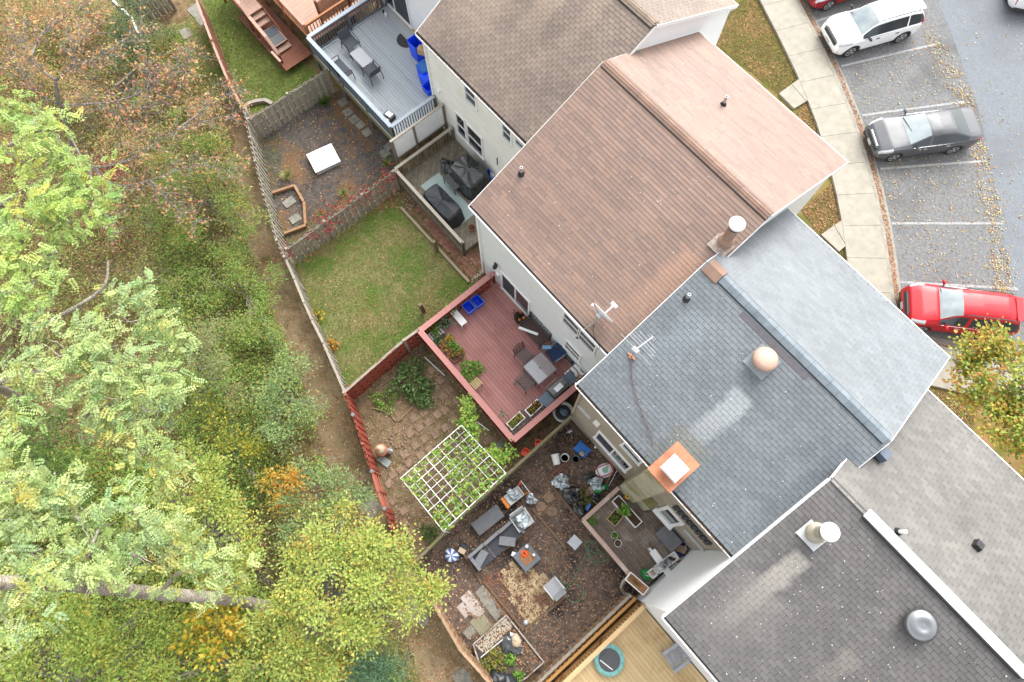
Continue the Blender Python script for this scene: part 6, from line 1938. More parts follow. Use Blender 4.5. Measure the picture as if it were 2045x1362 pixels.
mb = MB(); mb.tube([P(938, 842), P(936, 838, 1.0), P(930, 846, 1.85)], [.03, .025, .018], 6)
for k in range(14):
    q = [grid(vr.random() * .3 + .7 - j * .18 * vr.random(), vr.random() * .2 + j * .2) + Vector((0, 0, .03)) for j in range(5)]; mb.tube(q, .008, 5)
B(mb, 'stem', M_twig, vine)
# red creeper on the picket fence
cr = E('red_creeper', 'red virginia creeper draped over the picket fence', 'creeper', P(700, 420))
cp = []
for (px, k, s) in (((640, 440), 60, .2), ((655, 425), 90, .25), ((662, 440), 70, .2), ((690, 410), 90, .25), ((720, 392), 80, .25), ((735, 385), 60, .2), ((765, 362), 110, .26), ((778, 352), 90, .2), ((655, 458), 50, .15), ((622, 474), 40, .14), ((570, 502), 60, .16)):
    b = P(*px, dz=1.3); cp.append(np.array(b) + vr.normal(0, s, (k, 3)))
cp = np.concatenate(cp); n = len(cp)
me = leaf_mesh('leaves', cp - np.array(ORIG[cr.name]), vr.normal(size=(n, 3)), np.stack([vr.normal(0, .5, n), vr.normal(0, .5, n), np.ones(n)], 1), vr.uniform(.06, .13, n), vr.uniform(.04, .08, n), pick([(4, c(176, 66, 66)), (3, c(206, 96, 88)), (2, c(140, 50, 52)), (1, c(200, 120, 90))], n, vr)); me.materials.append(leafmat()); o = bpy.data.objects.new('leaves', me); link(o, cr)
mb = MB(); mb.tube([P(655, 470), P(655, 440, dz=1.3), P(720, 392, dz=1.45), P(775, 353, dz=1.45)], .012, 5); B(mb, 'stem', M_twig, cr)
bush('yellow_sapling', (636, 635), .35, .5, 90, .12, [(3, c(236, 200, 60)), (2, c(216, 190, 80))], 'thin yellow-leaved sapling at the lawn fence', cat='sapling')
bush('yellow_sapling', (664, 692), .3, .4, 80, .12, [(3, c(240, 180, 50)), (2, c(226, 150, 60))], 'small orange-yellow sapling lower along the lawn fence', cat='sapling')
# ------------------------------------------------------------------ mulch yard behind the tan house
zt = lambda px: float(P(*px).z)
M_wick = mat('grey_wicker', c(112, 114, 121), c(128, 130, 137), 30, .75); M_cush = mat('grey_cushion', c(132, 134, 140), c(146, 148, 152), 12, .9)
q = [P(*p, .0) for p in ((941.7, 1047), (992.3, 1007), (1009, 1030.8), (959.3, 1070.4))]
ce = sum(q, Vector()) / 4; gz0 = float(GZ(ce.y))
table('long grey wicker coffee table near the mossy fence', (975, 1039), gz0, math.atan2((q[1] - q[0]).y, (q[1] - q[0]).x), (q[1] - q[0]).length, (q[3] - q[0]).length, .32, mat('grey_composite', c(108, 110, 116), c(120, 122, 128), 10, .6), M_wick, name='coffee_table', leg=.06)
ROT = .0


def sofa(label, px, ly, arm, dpt=.68):
    """one section of the wicker sofa: back along its -x side, seat facing +x"""
    b = P(*px); t = E('sofa_section', label, 'sofa', b, ROT, 'grey wicker sofa sections')
    B(MB().box((0, 0, .17), (dpt, ly - .01, .3)), 'seat', M_wick, t, local=True)
    B(MB().box((-dpt / 2 + .06, 0, .46), (.12, ly - .012, .30)), 'backrest', M_cush, t, local=True)
    if arm: B(MB().box((.06, arm * (ly / 2 - .06), .42), (dpt - .13, .12, .22)), 'armrest', M_cush, t, local=True)
    B(MB().box((.06, -arm * .04, .345), (dpt - .14, ly - .16, .05)), 'seat_pad', M_chf, t, local=True)
    return t


sofa('grey wicker sofa section with an arm at the path end', (962, 1112), .74, -1)
sofa('middle section of the grey wicker sofa without arms', (992, 1087), .70, 0)
sofa('grey wicker sofa section with an arm at the house end', (1022, 1062), .78, 1)
for px, sx, sy, rz, lab in (((961, 1114), .30, .58, .35, 'loose grey cushion lying over the left end sofa section'), ((1013, 1081), .32, .60, -.28 - .55, 'loose grey cushion bridging the two upper sofa sections')):
    T(MB().box((0, 0, .05), (sx, sy, .10)), 'loose_cushion', M_cush, lab, 'cushion', P(*px, zt(px) + .38), rz)
bush_leaves = litter('fallen_leaves', [([(955, 1095), (1010, 1055), (1045, 1070), (985, 1120)], 110)], .06, LP, z=.0 + float(GZ(-1.5)) + .385)
# pale armchair with a clear bag
chair('pale grey wicker armchair holding a clear plastic bag', (1043, 1041), zt((1043, 1041)), -.1, w=.62, dpt=.58, seat=M_lite, fr=M_lite, back='sling')
M_clear = mat('clear_plastic', (.34, .40, .44), (.62, .68, .72), 5, .18, spec=.9, c3=(.10, .12, .13), sc3=6, lo3=.5, hi3=.62)
T(MB().blob((0, 0, .16), (.26, .24, .2), 14, 10, .22, seed=31, zmin=0), 'plastic_bag', M_clear, 'crumpled clear bag on the seat of the pale armchair', 'bag', P(1043, 1039, zt((1043, 1041)) + .44))
chair('pale grey garden chair beside the winding hose', (1104, 1171), zt((1104, 1171)), PI, w=.52, dpt=.50, seat=mat('silver_sling', c(176, 178, 184), c(190, 192, 198), 20, .7), fr=M_lite, back='sling')
table('small square pale grey side table near the old deck', (1146, 1083), zt((1146, 1083)), .1, .40, .40, .42, mat('silver_top', c(196, 200, 210), c(206, 210, 218), 8, .5), M_lite, name='side_table')
# fire table
t = E('fire_table', 'square grey fire table full of leaves and jars', 'table', P(1052, 1113), .62 - .62)
B(MB().box((0, 0, .14), (.68, .68, .28)), 'base', M_wick, t, local=True)
mb = MB()
for s in (-1, 1): mb.box((s * .30, 0, .30), (.14, .74, .05)); mb.box((0, s * .30, .30), (.46, .14, .05))
B(mb, 'rim', mat('slate_rim', c(110, 120, 128), c(126, 134, 142), 8, .6), t, local=True); B(MB().box((0, 0, .29), (.47, .47, .02)), 'tray', mat('leafy_tray', c(150, 104, 70), c(190, 140, 100), 16, .9), t, local=True)
oc = MB()
for k in range(4): oc.tube([(.02 + (.13 - .02 * k) * math.cos(a), -.02 + (.10 - .015 * k) * math.sin(a), .015 + .018 * k) for a in np.linspace(0, 2 * PI, 16)], .012, 5)
T(oc, 'coiled_rope', M_orng, 'coil of orange rope on the fire table', 'rope', P(1047, 1104, zt((1052, 1113)) + .31))
for px, r, lab in (((1052, 1091), .065, 'white jar on the near corner of the fire table'), ((1066, 1108), .055, 'pale candle jar at the right edge of the fire table')):
    T(MB().lathe([(r * .9, 0), (r, .10), (r * .8, .12), (r * .8, .105), (.01, .10)], n=16, capt=False), 'jar', M_wpot, lab, 'jar', P(*px, zt((1052, 1113)) + .33))
T(MB().box((0, 0, .09), (.2, .16, .18)), 'white_box', M_white, 'small white box beside the fire table', 'box', P(1027, 1107), .5)
t = E('storage_box', 'small cream and dark box at the end of the sofa', 'box', P(925, 1097), .4)
B(MB().box((0, -.06, .12), (.26, .18, .24)), 'box', M_cream, t, local=True); B(MB().box((0, .10, .12), (.24, .14, .22)), 'dark_half', M_chf, t, local=True)
t = E('beach_ball', 'blue and white striped deflated ball on the mulch', 'ball', P(902, 1109), .3)
M_bl2 = mat('ball_blue', c(92, 120, 190), c(120, 146, 206), 6, .4); M_wh2 = mat('ball_white', (.72, .76, .84), (.62, .68, .78), 6, .4)
mbs = [MB(), MB()]
for k in range(12):
    a0, a1 = 2 * PI * k / 12, 2 * PI * (k + 1) / 12
    for j in range(6):
        t0, t1 = PI * .5 * j / 6, PI * .5 * (j + 1) / 6
        v = []
        for (tt, aa) in ((t0, a0), (t1, a0), (t1, a1), (t0, a1)):
            r_ = .29 * math.sin(tt) * (1 + .08 * math.sin(3 * aa)); v.append((r_ * math.cos(aa), r_ * .85 * math.sin(aa), .05 + .20 * math.cos(tt) * (1 + .1 * math.sin(2 * aa))))
        mbs[k % 2].add(v, [(0, 1, 2, 3)])
B(mbs[0], 'blue_panels', M_bl2, t, local=True, smooth=True); B(mbs[1], 'white_panels', M_wh2, t, local=True, smooth=True)
# cart with orange bumpers
t = E('garden_cart', 'grey garden cart with orange bumper and handle holding a bag', 'cart', P(1027, 991), math.radians(90) - .05)
B(MB().box((0, 0, .22), (.66, .40, .05)).box((.32, 0, .30), (.03, .42, .16)).box((-.32, 0, .30), (.03, .42, .16)).box((0, .2, .30), (.62, .025, .16)).box((0, -.2, .30), (.62, .025, .16)), 'tray', M_lite, t, local=True)
B(MB().box((-.42, 0, .24), (.14, .46, .16)), 'bumper', mat('safety_orange', c(248, 140, 40), c(250, 156, 60), 6, .45), t, local=True)
B(MB().tube([(.33, .18, .36), (.52, .26, .6)], .025, 6), 'handle', M_orng, t, local=True); B(MB().tube([(.33, -.18, .36), (.52, -.26, .6)], .025, 6), 'handle', MATS['safety_orange'], t, local=True); B(MB().tube([(.52, .26, .6), (.52, -.26, .6)], .016, 6), 'handle_bar', M_metal, t, local=True)
for x in (-.25, .25):
    for y in (-.2, .2): B(MB().lathe([(.1, -.03), (.1, .03)], (x, y, .10), 14, M=Matrix.Rotation(PI / 2, 3, 'X')), 'wheel', M_black, t, local=True)
T(MB().blob((0, 0, .1), (.24, .16, .14), 13, 9, .22, seed=41, zmin=0), 'plastic_bag', M_clear, 'clear bag of litter in the orange bumpered cart', 'bag', P(1026, 988, zt((1027, 991)) + .24), .4)
for k, (px, r, m, lab) in enumerate((((1061, 997), (.22, .18, .2), M_clear, 'clear plastic bag beside the stepping stones'), ((1120, 963), (.30, .27, .24), M_clear, 'clear bag heap below the rusty planter frame'), ((1142, 990), (.30, .34, .28), M_bagb, 'big shiny black bag at the corner of the old deck'), ((1155, 1012), (.36, .22, .22), M_bagb, 'black bag pressed against the pinkish deck rail'),
                                     ((1189, 966), (.26, .22, .3), M_clear, 'grey clear bag beside the green sack'), ((1186, 998), (.24, .2, .2), M_bagb, 'black bag behind the yellow-green shrub'), ((1175, 956), (.2, .16, .12), M_bagb, 'dark folded bag below the pink trimmed sack'))):
    T(MB().blob((0, 0, r[2] * .7), r, 15, 10, .20, seed=50 + k, zmin=0.0), 'plastic_bag', m, lab, 'bag', P(*px), k)
# totes, buckets and sacks
t = E('storage_tote', 'bright blue storage tote with its lid on near the tan wall', 'tote', P(1161, 900), math.radians(-22) + .52)
B(MB().box((0, 0, .18), (.48, .36, .34), taper=1.08), 'tote', mat('tote_dark_blue', c(30, 84, 170), c(40, 96, 184), 5, .5), t, local=True)
B(MB().box((0, 0, .37), (.56, .43, .05), taper=.95), 'lid', M_blue2, t, local=True)
T(MB().blob((0, 0, .04), (.11, .09, .06), 9, 6, .2, seed=77, zmin=0), 'small_bag', mat('cream_bag', c(214, 206, 180), c(180, 170, 140), 10, .6), 'crumpled cream bag lying on the blue tote lid', 'bag', P(1162, 906, zt((1161, 900)) + .40))


def bucket(label, px, r, h, m, rz=0, lie=False, name='bucket', fill=M_dsoil):
    t = E(name, label, 'bucket', P(*px), rz)
    M = Matrix.Rotation(PI / 2, 3, 'Y') if lie else Matrix.Identity(3); o = Vector((0, 0, r * 1.0)) if lie else Vector((0, 0, 0))
    B(MB().lathe([(r * .82, 0), (r, h), (r * 1.06, h), (r * 1.06, h - .03), (r * .94, h - .03), (r * .78, .02)], o, 22, M=M, capt=False), 'shell', m, t, local=True)
    B(MB().lathe([(r * .85, h * .45 if not lie else .03), (.01, h * .45 if not lie else .03)], o, 20, M=M), 'fill', fill, t, local=True)


bucket('white bucket standing upright half full of soil', (1127, 916), .155, .36, M_wpot)
bucket('white bucket lying on its side in the mulch', (1112, 929), .16, .40, M_wpot, math.radians(150), True)
bucket('dark grey pot standing beside the blue tote', (1149, 918), .13, .25, M_gpot)
t = E('rusty_frame', 'long narrow rusty planter frame on the mulch', 'planter frame', P(1117, 939), math.radians(90) - .02)
for y in (-.07, .07): B(MB().box((0, y, .06), (.70, .02, .10)), 'side_board', M_rust, t, local=True)
for x in (-.345, .345): B(MB().box((x, 0, .06), (.02, .14, .10)), 'end_board', M_rust, t, local=True)
t = E('soil_sack', 'white soil sack with a pink border and green print', 'sack', P(1207, 940), math.radians(70))
B(MB().blob((0, 0, .10), (.36, .28, .12), 16, 7, .04, seed=61), 'sack', M_white, t, local=True, smooth=True)
for s in (-1, 1): B(MB().bar((-.30, s * .19, .195), (.30, s * .19, .195), .035, .012), 'border', mat('pink_print', c(206, 60, 96), rough=.5), t, local=True); B(MB().bar((s * .28, -.17, .195), (s * .28, .17, .195), .03, .012), 'border', MATS['pink_print'], t, local=True)
B(MB().lathe([(.11, .216), (.11, .226)], n=18).lathe([(.05, .226), (.05, .23)], (.12, .08, 0), n=12), 'print', mat('mint_print', c(150, 206, 180), c(176, 220, 200), 20, .5), t, local=True)
t = E('green_sack', 'green sack with pale print leaning on the chimney corner', 'sack', P(1199, 977), math.radians(75))
M_grn = mat('green_plastic', c(30, 150, 70), c(54, 172, 90), 5, .4)
B(MB().blob((0, 0, .14), (.34, .13, .15), 12, 7, .1, seed=62), 'sack', M_grn, t, local=True, smooth=True); B(MB().box((.03, 0, .285), (.2, .12, .012)), 'print', MATS['mint_print'], t, local=True)
t = E('green_sack', 'green plastic sack with a red and white label on the old deck', 'sack', P(1291, 1147, OZ), .4)
B(MB().blob((0, 0, .13), (.24, .2, .16), 14, 8, .12, seed=63, zmin=0), 'sack', M_grn, t, local=True, smooth=True); B(MB().box((0, 0, .285), (.16, .12, .012)), 'print', M_wpot, t, local=True); B(MB().box((-.03, .02, .294), (.07, .06, .01)), 'emblem', mat('red_print', c(214, 70, 60), rough=.5), t, local=True)
T(MB().blob((0, 0, .1), (.16, .2, .14), 10, 7, .1, seed=64), 'pink_stone', mat('pinkish_stone', c(178, 140, 132), c(200, 164, 156), 6, .8), 'pinkish lump of stone among the bags', 'stone', P(1179, 981))
T(MB().box((0, 0, .2), (.10, .26, .4)), 'blue_board', M_blue2, 'upright blue board behind the pinkish deck rail', 'board', P(1173, 1014), .3)
bush('garden_shrub', (1166, 998), .42, .42, 300, .09, [(3, c(150, 150, 66)), (3, c(120, 136, 60)), (1, c(190, 150, 70))], 'yellow-green shrub among the plastic bags')
for k, (a, b, lab) in enumerate((((1206, 976), (1226, 936), 'orange bamboo stake leaning by the chimney'), ((1212, 978), (1232, 940), 'grey stake leaning beside the orange one'), ((1215, 972), (1238, 946), 'thin dark stake nearest to the tan wall'))):
    T(MB().tube([P(*a, dz=.05), P(*b, dz=.7)], .012, 6), 'garden_stake', [mat('bamboo', c(206, 150, 96), c(190, 130, 80), 12, .6), M_lite, M_twig][k], lab, 'stake')
T(MB().box((0, 0, .03), (.09, .14, .03)), 'white_rag', M_white, 'small white scrap on the dirt beside the wall', 'scrap', P(1189, 892), .5)
T(MB().blob((0, 0, .03), (.12, .05, .035), 8, 5, .2, seed=3), 'pale_scrap', M_bag, 'pale crumpled wrapper beneath the tan wall', 'scrap', P(1137, 862), 1.2)
pv = paving('stepping_stones')
for k, px in enumerate(((1096, 994), (1103, 1021), (1081, 1012))):
    b = P(*px); B(MB().prism([(b.x + .19 * math.cos(a) * random.uniform(.85, 1.15), b.y + .2 * math.sin(a) * random.uniform(.85, 1.15)) for a in np.linspace(0, 2 * PI, 9)[:-1]], b.z - .02, b.z + .035), 'stone', M_step, pv)
# hose
hp = [(1197, 1128), (1180, 1120), (1172, 1100), (1170, 1085), (1180, 1082), (1192, 1092), (1204, 1108), (1206, 1118), (1190, 1122), (1178, 1108), (1176, 1090), (1186, 1080), (1172, 1082), (1167, 1086), (1172, 1096), (1190, 1104), (1210, 1106), (1216, 1112), (1200, 1122), (1178, 1098), (1160, 1128), (1150, 1148), (1142, 1160), (1137, 1166), (1125, 1164), (1112, 1155), (1104, 1145), (1101, 1138)]
def spline(pts, k=5):
    out = []; n = len(pts)
    for i in range(n - 1):
        p0, p1, p2, p3 = (Vector(pts[max(0, min(n - 1, i + j))]) for j in (-1, 0, 1, 2))
        for j in range(k):
            t = j / k; out.append(.5 * ((2 * p1) + (p2 - p0) * t + (2 * p0 - 5 * p1 + 4 * p2 - p3) * t * t + (3 * p1 - p0 - 3 * p2 + p3) * t ** 3))
    out.append(Vector(pts[-1])); return out
T(MB().tube(spline([P(*p, dz=.03 + .02 * (i % 3)) for i, p in enumerate(hp)]), .012, 6), 'garden_hose', mat('green_hose', c(96, 150, 116), c(116, 168, 134), 8, .5), 'green garden hose in loose loops on the mulch', 'hose', smooth=True)
lp = [(1137, 1166), (1130, 1178), (1130, 1190), (1138, 1200), (1150, 1202), (1160, 1196), (1165, 1186), (1163, 1176), (1154, 1168), (1146, 1165)]
T(MB().tube(spline([P(*p, dz=.03) for p in lp]), .012, 6), 'garden_hose', MATS['green_hose'], 'single round loop of green hose below the pale chair', 'hose', smooth=True)
# tan paving
pv = paving('tan_paving')
TP = [(1000, 1140), (1022, 1128), (1048, 1130), (1076, 1140), (1128, 1178), (1122, 1192), (1068, 1238), (1046, 1244), (1020, 1195), (1000, 1160)]
pp_ = np.array(pw(TP)); lo, hi = pp_.min(0), pp_.max(0); yy = lo[1]; row = 0
while yy < hi[1]:
    xx = lo[0] + (.15 if row % 2 else 0)
    while xx < hi[0]:
        if inpoly(np.array([[xx, yy]]), pp_)[0] and random.random() < .9:
            piece('paver', M_tan, pv, (xx, yy, float(GZ(yy)) - .002 + random.uniform(0, .01)), (.292, .192, .03), random.uniform(-.03, .03))
        xx += .30
    yy += .2; row += 1
litter('fallen_leaves', [(TP, 430), ([(960, 1150), (1000, 1140), (1040, 1240), (1000, 1230)], 350)], .07, [(4, c(150, 100, 76)), (3, c(170, 120, 92)), (2, c(130, 90, 74))], dz=.03)
pv = paving('grey_paving')
M_pale = mat('pale_limestone', c(214, 204, 196), c(190, 176, 166), 5, .9, var=.08, detail=10, c3=c(150, 118, 96), sc3=3, lo3=.5, hi3=.6)
for px, s, sy, m in (((967, 1246), .82, .72, mat('olive_slab', c(150, 146, 118), c(166, 162, 136), 5, .9)), ((939, 1199), .62, .44, M_pale), ((951, 1218), .5, .5, M_pale), ((929, 1216), .5, .4, M_pale), ((976, 1200), .5, .45, M_slab), ((992, 1221), .42, .45, M_slab), ((938, 1262), .3, .4, M_slab), ((964, 1184), .4, .4, M_slab)):
    b = P(*px); piece('slab', m, pv, (b.x, b.y, b.z - .002), (s, sy, .045), .02)
pv = paving('path_slabs')
for px, s in (((738, 1012), .75), ((729, 990), .6), ((843, 1236), .5), ((824, 1205), .5), ((925, 1358), .7), ((372, 66), .6), ((391, 22), .7), ((404, 40), .6)):
    b = P(*px); piece('slab', M_slab, pv, (b.x, b.y, b.z - .002), (s, s * .8, .05), random.uniform(-.2, .4))
# landscape timbers
tb = wood('dark_timber', c(120, 96, 76), c(142, 118, 96), 'd')
for a, b, lab in (((967, 1162), (1046, 1258), 'long timber edge along the tan paving'), ((1048, 1258), (1128, 1192), 'timber edge running to the pale chair'), ((1090, 955), (1165, 1050), 'timber step between the bag heap and the mulch'), ((930, 1085), (1018, 1015), 'timber edge behind the wicker sofa'), ((1062, 1015), (1130, 1095), 'timber edge beside the fire table'), ((922, 1098), (962, 1165), 'timber edge at the path end of the sofa'), ((1100, 950), (1190, 880), 'timber edge below the tan wall')):
    T(MB().bar(P(*a, dz=.03), P(*b, dz=.03), .09, .09), 'landscape_timber', tb, lab, 'timber')
# raised planter box at the bottom
t = E('planter_box', 'large raised planter box with a pale rim and dry soil', 'planter box', P(1010, 1300))
bz = zt((1010, 1300)); Q = [P(*p, bz + .38) for p in ((945, 1287), (1011, 1228.6), (1086, 1322), (1053, 1352), (1000, 1385), (959, 1330))]
for a, b in zip(Q, Q[1:] + Q[:1]):
    pbar('wall_board', tb, t, (a.x, a.y, bz + .17), (b.x, b.y, bz + .17), .04, .36); pbar('rim', M_pale, t, a, b, .05, .04)
B(MB().prism([tuple(q_[:2]) for q_ in Q], bz + .1, bz + .3), 'soil', M_mulch, t)
pbar('divider', M_lite, t, P(960, 1313, bz + .4), P(1004, 1277, bz + .4), .035, .05); 
litter('fallen_leaves', [([(950, 1287), (1011, 1232), (1080, 1322), (1050, 1348), (1010, 1310), (965, 1308)], 420)], .07, LP, z=bz + .31)
pm = MB()
for k in range(260):
    a = sample([(948, 1287), (1010, 1232), (1024, 1250), (966, 1305)], 1)[0]; pm.blob(P(*a, bz + .31), (.035, .03, .02), 6, 4, .2, seed=k)
B(pm, 'white_gravel', mat('white_pebble', c(222, 214, 196), c(196, 186, 166), 20, .8), kind='stuff')
T(MB().blob((0, 0, .05), (.42, .34, .07), 15, 6, .12, seed=70), 'plastic_sheet', M_bagb, 'black plastic sheet spread in the planter box', 'plastic sheet', P(1022, 1288, bz + .3), .4)
T(MB().blob((0, 0, .09), (.24, .18, .12), 12, 7, .1, seed=71), 'cream_sack', M_cream, 'cream sack lying on the black sheet in the planter', 'sack', P(1031, 1279, bz + .38), -.5, smooth=True)
T(MB().box((0, 0, .02), (.42, .16, .03)), 'flat_board', mat('tan_board', c(176, 146, 120), c(196, 168, 142), 8, .8), 'tan board beside the cream sack in the planter', 'board', P(1033, 1298, bz + .34), .7)
bush('weed_patch', (985, 1322), .5, .3, 420, .10, [(3, c(170, 176, 70)), (3, c(196, 176, 90)), (2, c(130, 160, 70))], 'yellow-green weeds filling the lower planter box', z=bz + .28, cat='plant')
bush('weed_patch', (1018, 1315), .22, .3, 120, .12, G_BR, 'bright green spiky weed by the planter divider', z=bz + .28, cat='plant')
bush('weed_patch', (1036, 1350), .22, .3, 110, .12, G_BR, 'bright green weed at the bottom end of the planter', z=bz + .28, cat='plant')
for k, (px, r, lab) in enumerate((((996, 1356), (.36, .3, .3), 'dark grey bin bag at the foot of the planter box'), ((1018, 1362), (.3, .28, .26), 'second dark bin bag at the bottom edge of the photo'))):
    T(MB().blob((0, 0, r[2] * .8), r, 16, 10, .12, seed=80 + k, zmin=0), 'bin_bag', M_tarp, lab, 'bag', P(*px, bz + .25), smooth=True)
T(MB().lathe([(.10, 0), (.10, .02), (.06, .05), (.01, .06)], n=18), 'metal_lid', M_metal, 'round metal lid on the tan paving', 'lid', P(1050, 1243))

# ------------------------------------------------------------------ on the old deck
potted((1226, 1069), OZ, .13, .18, M_wpot, G_BR, 'white pot of bright green seedlings on the old deck', n=220, L=.04, rad=.12)
potted((1233, 1085), OZ, .13, .18, M_wpot, G_RU, 'white pot of bare soil below the green seedlings', n=14, L=.03, rad=.08)
bush('herb_patch', (1180, 1040), .24, .22, 240, .07, G_BR, 'bright green herb clump inside the deck rail corner', z=OZ + .02, cat='plant', stems=False)
t = E('seed_tray', 'green seed tray in a pale wooden frame on the old deck', 'seed tray', P(1228, 1034, OZ), math.radians(98))
for y in (-.19, .19): B(MB().box((0, y, .06), (.50, .025, .12)), 'side_board', M_ylw, t, local=True)
for x in (-.24, .24): B(MB().box((x, 0, .06), (.025, .36, .12)), 'end_board', M_cream, t, local=True)
B(MB().box((0, 0, .03), (.46, .35, .05)), 'soil', M_dsoil, t, local=True); foliage(t, (-.06, 0, .08), (.18, .15, .08), 160, .05, G_BR, 91)
t = E('long_planter', 'long white planter of twigs against the chimney wall', 'planter', P(1250, 1022, OZ), 0)
for y in (-.16, .16): B(MB().box((0, y, .16), (1.25, .03, .30)), 'side_board', M_white, t, local=True)
for x in (-.62, .62): B(MB().box((x, 0, .16), (.03, .30, .30)), 'end_board', M_white, t, local=True)
B(MB().box((0, 0, .14), (1.2, .29, .24)), 'soil', M_dsoil, t, local=True)
bush('leafy_herb', (1246, 1019), .22, .25, 120, .14, G_BR, 'bright green leafy herb growing in the long white planter', z=OZ + .3, cat='plant', stems=False)
t = E('yellow_pinwheel', 'yellow flower pinwheel beside the chimney wall', 'pinwheel', P(1248, 994, OZ), 0)
B(MB().tube([(0, 0, 0), (0, 0, .62)], .008, 6), 'stick', M_twig, t, local=True)
for k in range(6):
    a = k * PI / 3; B(MB().box((.055 * math.cos(a), .055 * math.sin(a), .63), (.09, .06, .01), a), 'petal', mat('yellow_petal', c(250, 190, 40), rough=.5), t, local=True)
t = E('deck_box', 'grey wicker deck box with an open lid against the tan wall', 'storage box', P(1332, 1074, OZ), 0)
B(MB().box((0, 0, .26), (.78, .52, .52)), 'box', M_wick, t, local=True); B(MB().box((-.02, -.05, .55), (.84, .56, .05)), 'lid', M_cush, t, local=True); B(MB().box((.0, .33, .6), (.8, .08, .42)), 'open_flap', mat('grey_flap', c(124, 118, 120), c(138, 132, 134), 10, .7), t, local=True)
tub('recycling_bin', 'dark blue bin of odds and ends beside the wicker deck box', (1366, 1099, ), OZ, .56, .42, .36, mat('royal_blue_plastic', c(30, 40, 170), c(40, 54, 190), 4, .4), .5, group=GB)
T(MB().box((0, 0, .02), (.40, .26, .03)), 'flat_board', MATS['tan_board'], 'tan board lying across the dark blue bin', 'board', P(1359, 1096, OZ + .34), .5)
bucket('white bucket standing in the corner by the white wall', (1368, 1092), .12, .62, M_wpot, fill=M_wpot)
T(MB().box((0, 0, .25), (.26, .2, .5)).tube([(0, 0, .5), (.1, .06, .62), (.16, .1, .6)], .03, 6), 'outdoor_heater', M_gpot, 'slate grey heater with a pale hose at the corner', 'heater', P(1389, 1092, OZ), .3)
t = E('white_shelf', 'long white shelf of seed pots along the white wall', 'shelf', P(1320, 1128, OZ), PI / 2)
a, b = P(1300, 1146, OZ + .5), P(1352, 1106, OZ + .5)
pbar('shelf_board', M_white, t, a, b, .26, .03)
for p in (a, b, (a + b) / 2): piece('leg', M_white, t, (p.x, p.y, OZ + .24), (.05, .22, .48))
for k, (f_, sx, lab) in enumerate(((.06, .30, 'white seed box with a green melon on the shelf'), (.26, .30, 'white seed box of pale pots on the shelf'), (.52, .34, 'open grey pots in the middle of the white shelf'), (.8, .34, 'white square planter of dry stems on the shelf'))):
    p = a.lerp(b, f_); u_ = (b - a)
    t2 = tub('seed_box', lab, (0, 0), 0, sx, .28, .14, M_wpot if k != 2 else M_lite, math.atan2(u_.y, u_.x), cat='planter', taper=.95); t2.location = p + Vector((0, 0, .016)); 
    rr = random.Random(k); mb = MB()
    for q_ in range(5): mb.blob((rr.uniform(-.1, .1), rr.uniform(-.08, .08), .06), (.05, .05, .06), 8, 5, .1, seed=q_)
    B(mb, 'contents', [M_cream, M_wpot, M_gpot, M_dsoil][k], t2, local=True)
potted((1354, 1124), OZ, .1, .5, M_terra, G_RU, 'small terracotta pot at the end of the white shelf', n=0)
t = E('rail_planter', 'white rimmed trough of dry leaves across the deck rail end', 'planter', P(1270, 1166, OZ + .75), math.radians(4))
p0, p1 = P(1256, 1150, OZ + .95), P(1287, 1177, OZ + .95); u_ = p1 - p0; t.rotation_euler = (0, 0, math.atan2(u_.y, u_.x)); t.location = P(1270.5, 1165, OZ + .78)
B(MB().box((0, 0, .09), (.80, .34, .18)), 'trough', M_white, t, local=True); B(MB().box((0, 0, .182), (.74, .28, .012)), 'soil', mat('leafy_tray', c(150, 104, 70), c(190, 140, 100), 16, .9), t, local=True)
foliage(t, (-.1, 0, .19), (.28, .1, .05), 120, .05, [(3, c(170, 120, 86)), (2, c(150, 150, 80))], 95)
T(MB().tube(spline([P(1256, 1152, .5), P(1246, 1160, .4), P(1241, 1172, .2), P(1244, 1180, .0), P(1248, 1186, -.1)]), .06, 10), 'drain_pipe', mat('ivory_plastic', c(206, 200, 184), c(190, 184, 166), 6, .6), 'curved ivory drain pipe beside the rail trough', 'pipe', smooth=True)
litter('fallen_leaves', [([(1170, 1035), (1230, 985), (1400, 1090), (1300, 1150), (1260, 1140)], 330)], .06, LP, z=OZ + .01)
# pine deck: trampoline and chair
t = E('mini_trampoline', 'round mini trampoline with a teal pad on the pine deck', 'trampoline', P(1215, 1316, NZ), 0)
tm = mat('teal_pad', c(130, 200, 196), c(150, 214, 208), 8, .6)
B(MB().lathe([(.37, .23), (.39, .27), (.50, .27), (.52, .23)], n=40, capb=False, capt=False), 'pad', tm, t, local=True, smooth=True)
B(MB().lathe([(.375, .225), (.375, .235)], n=40), 'jump_mat', mat('jump_mat', c(96, 98, 102), c(106, 108, 112), 40, .8), t, local=True)
for k in range(6):
    a = k * PI / 3 + .3; B(MB().tube([(.46 * math.cos(a), .46 * math.sin(a), .25), (.48 * math.cos(a), .48 * math.sin(a), 0)], .018, 6), 'leg', M_chf, t, local=True)
B(MB().bar((-.2, -.24, .24), (.3, -.12, .24), .03, .012), 'strap', M_white, t, local=True)
for k in range(10):
    a = 2 * PI * k / 10; B(MB().box((.445 * math.cos(a), .445 * math.sin(a), .272), (.05, .03, .006), a), 'print', M_gpot, t, local=True)
t = E('adirondack_chair', 'grey wooden slatted garden chair on the pine deck', 'chair', P(1345, 1308, NZ), -PI / 2 - .15)
M_adi = wood('grey_chair_wood', c(190, 192, 198), c(208, 210, 216), 'd', var=.08)
for k in range(6): B(MB().box((.28 - k * .095, 0, .36 - k * .02), (.08, .54, .022)), 'slat', M_adi, t, local=True)
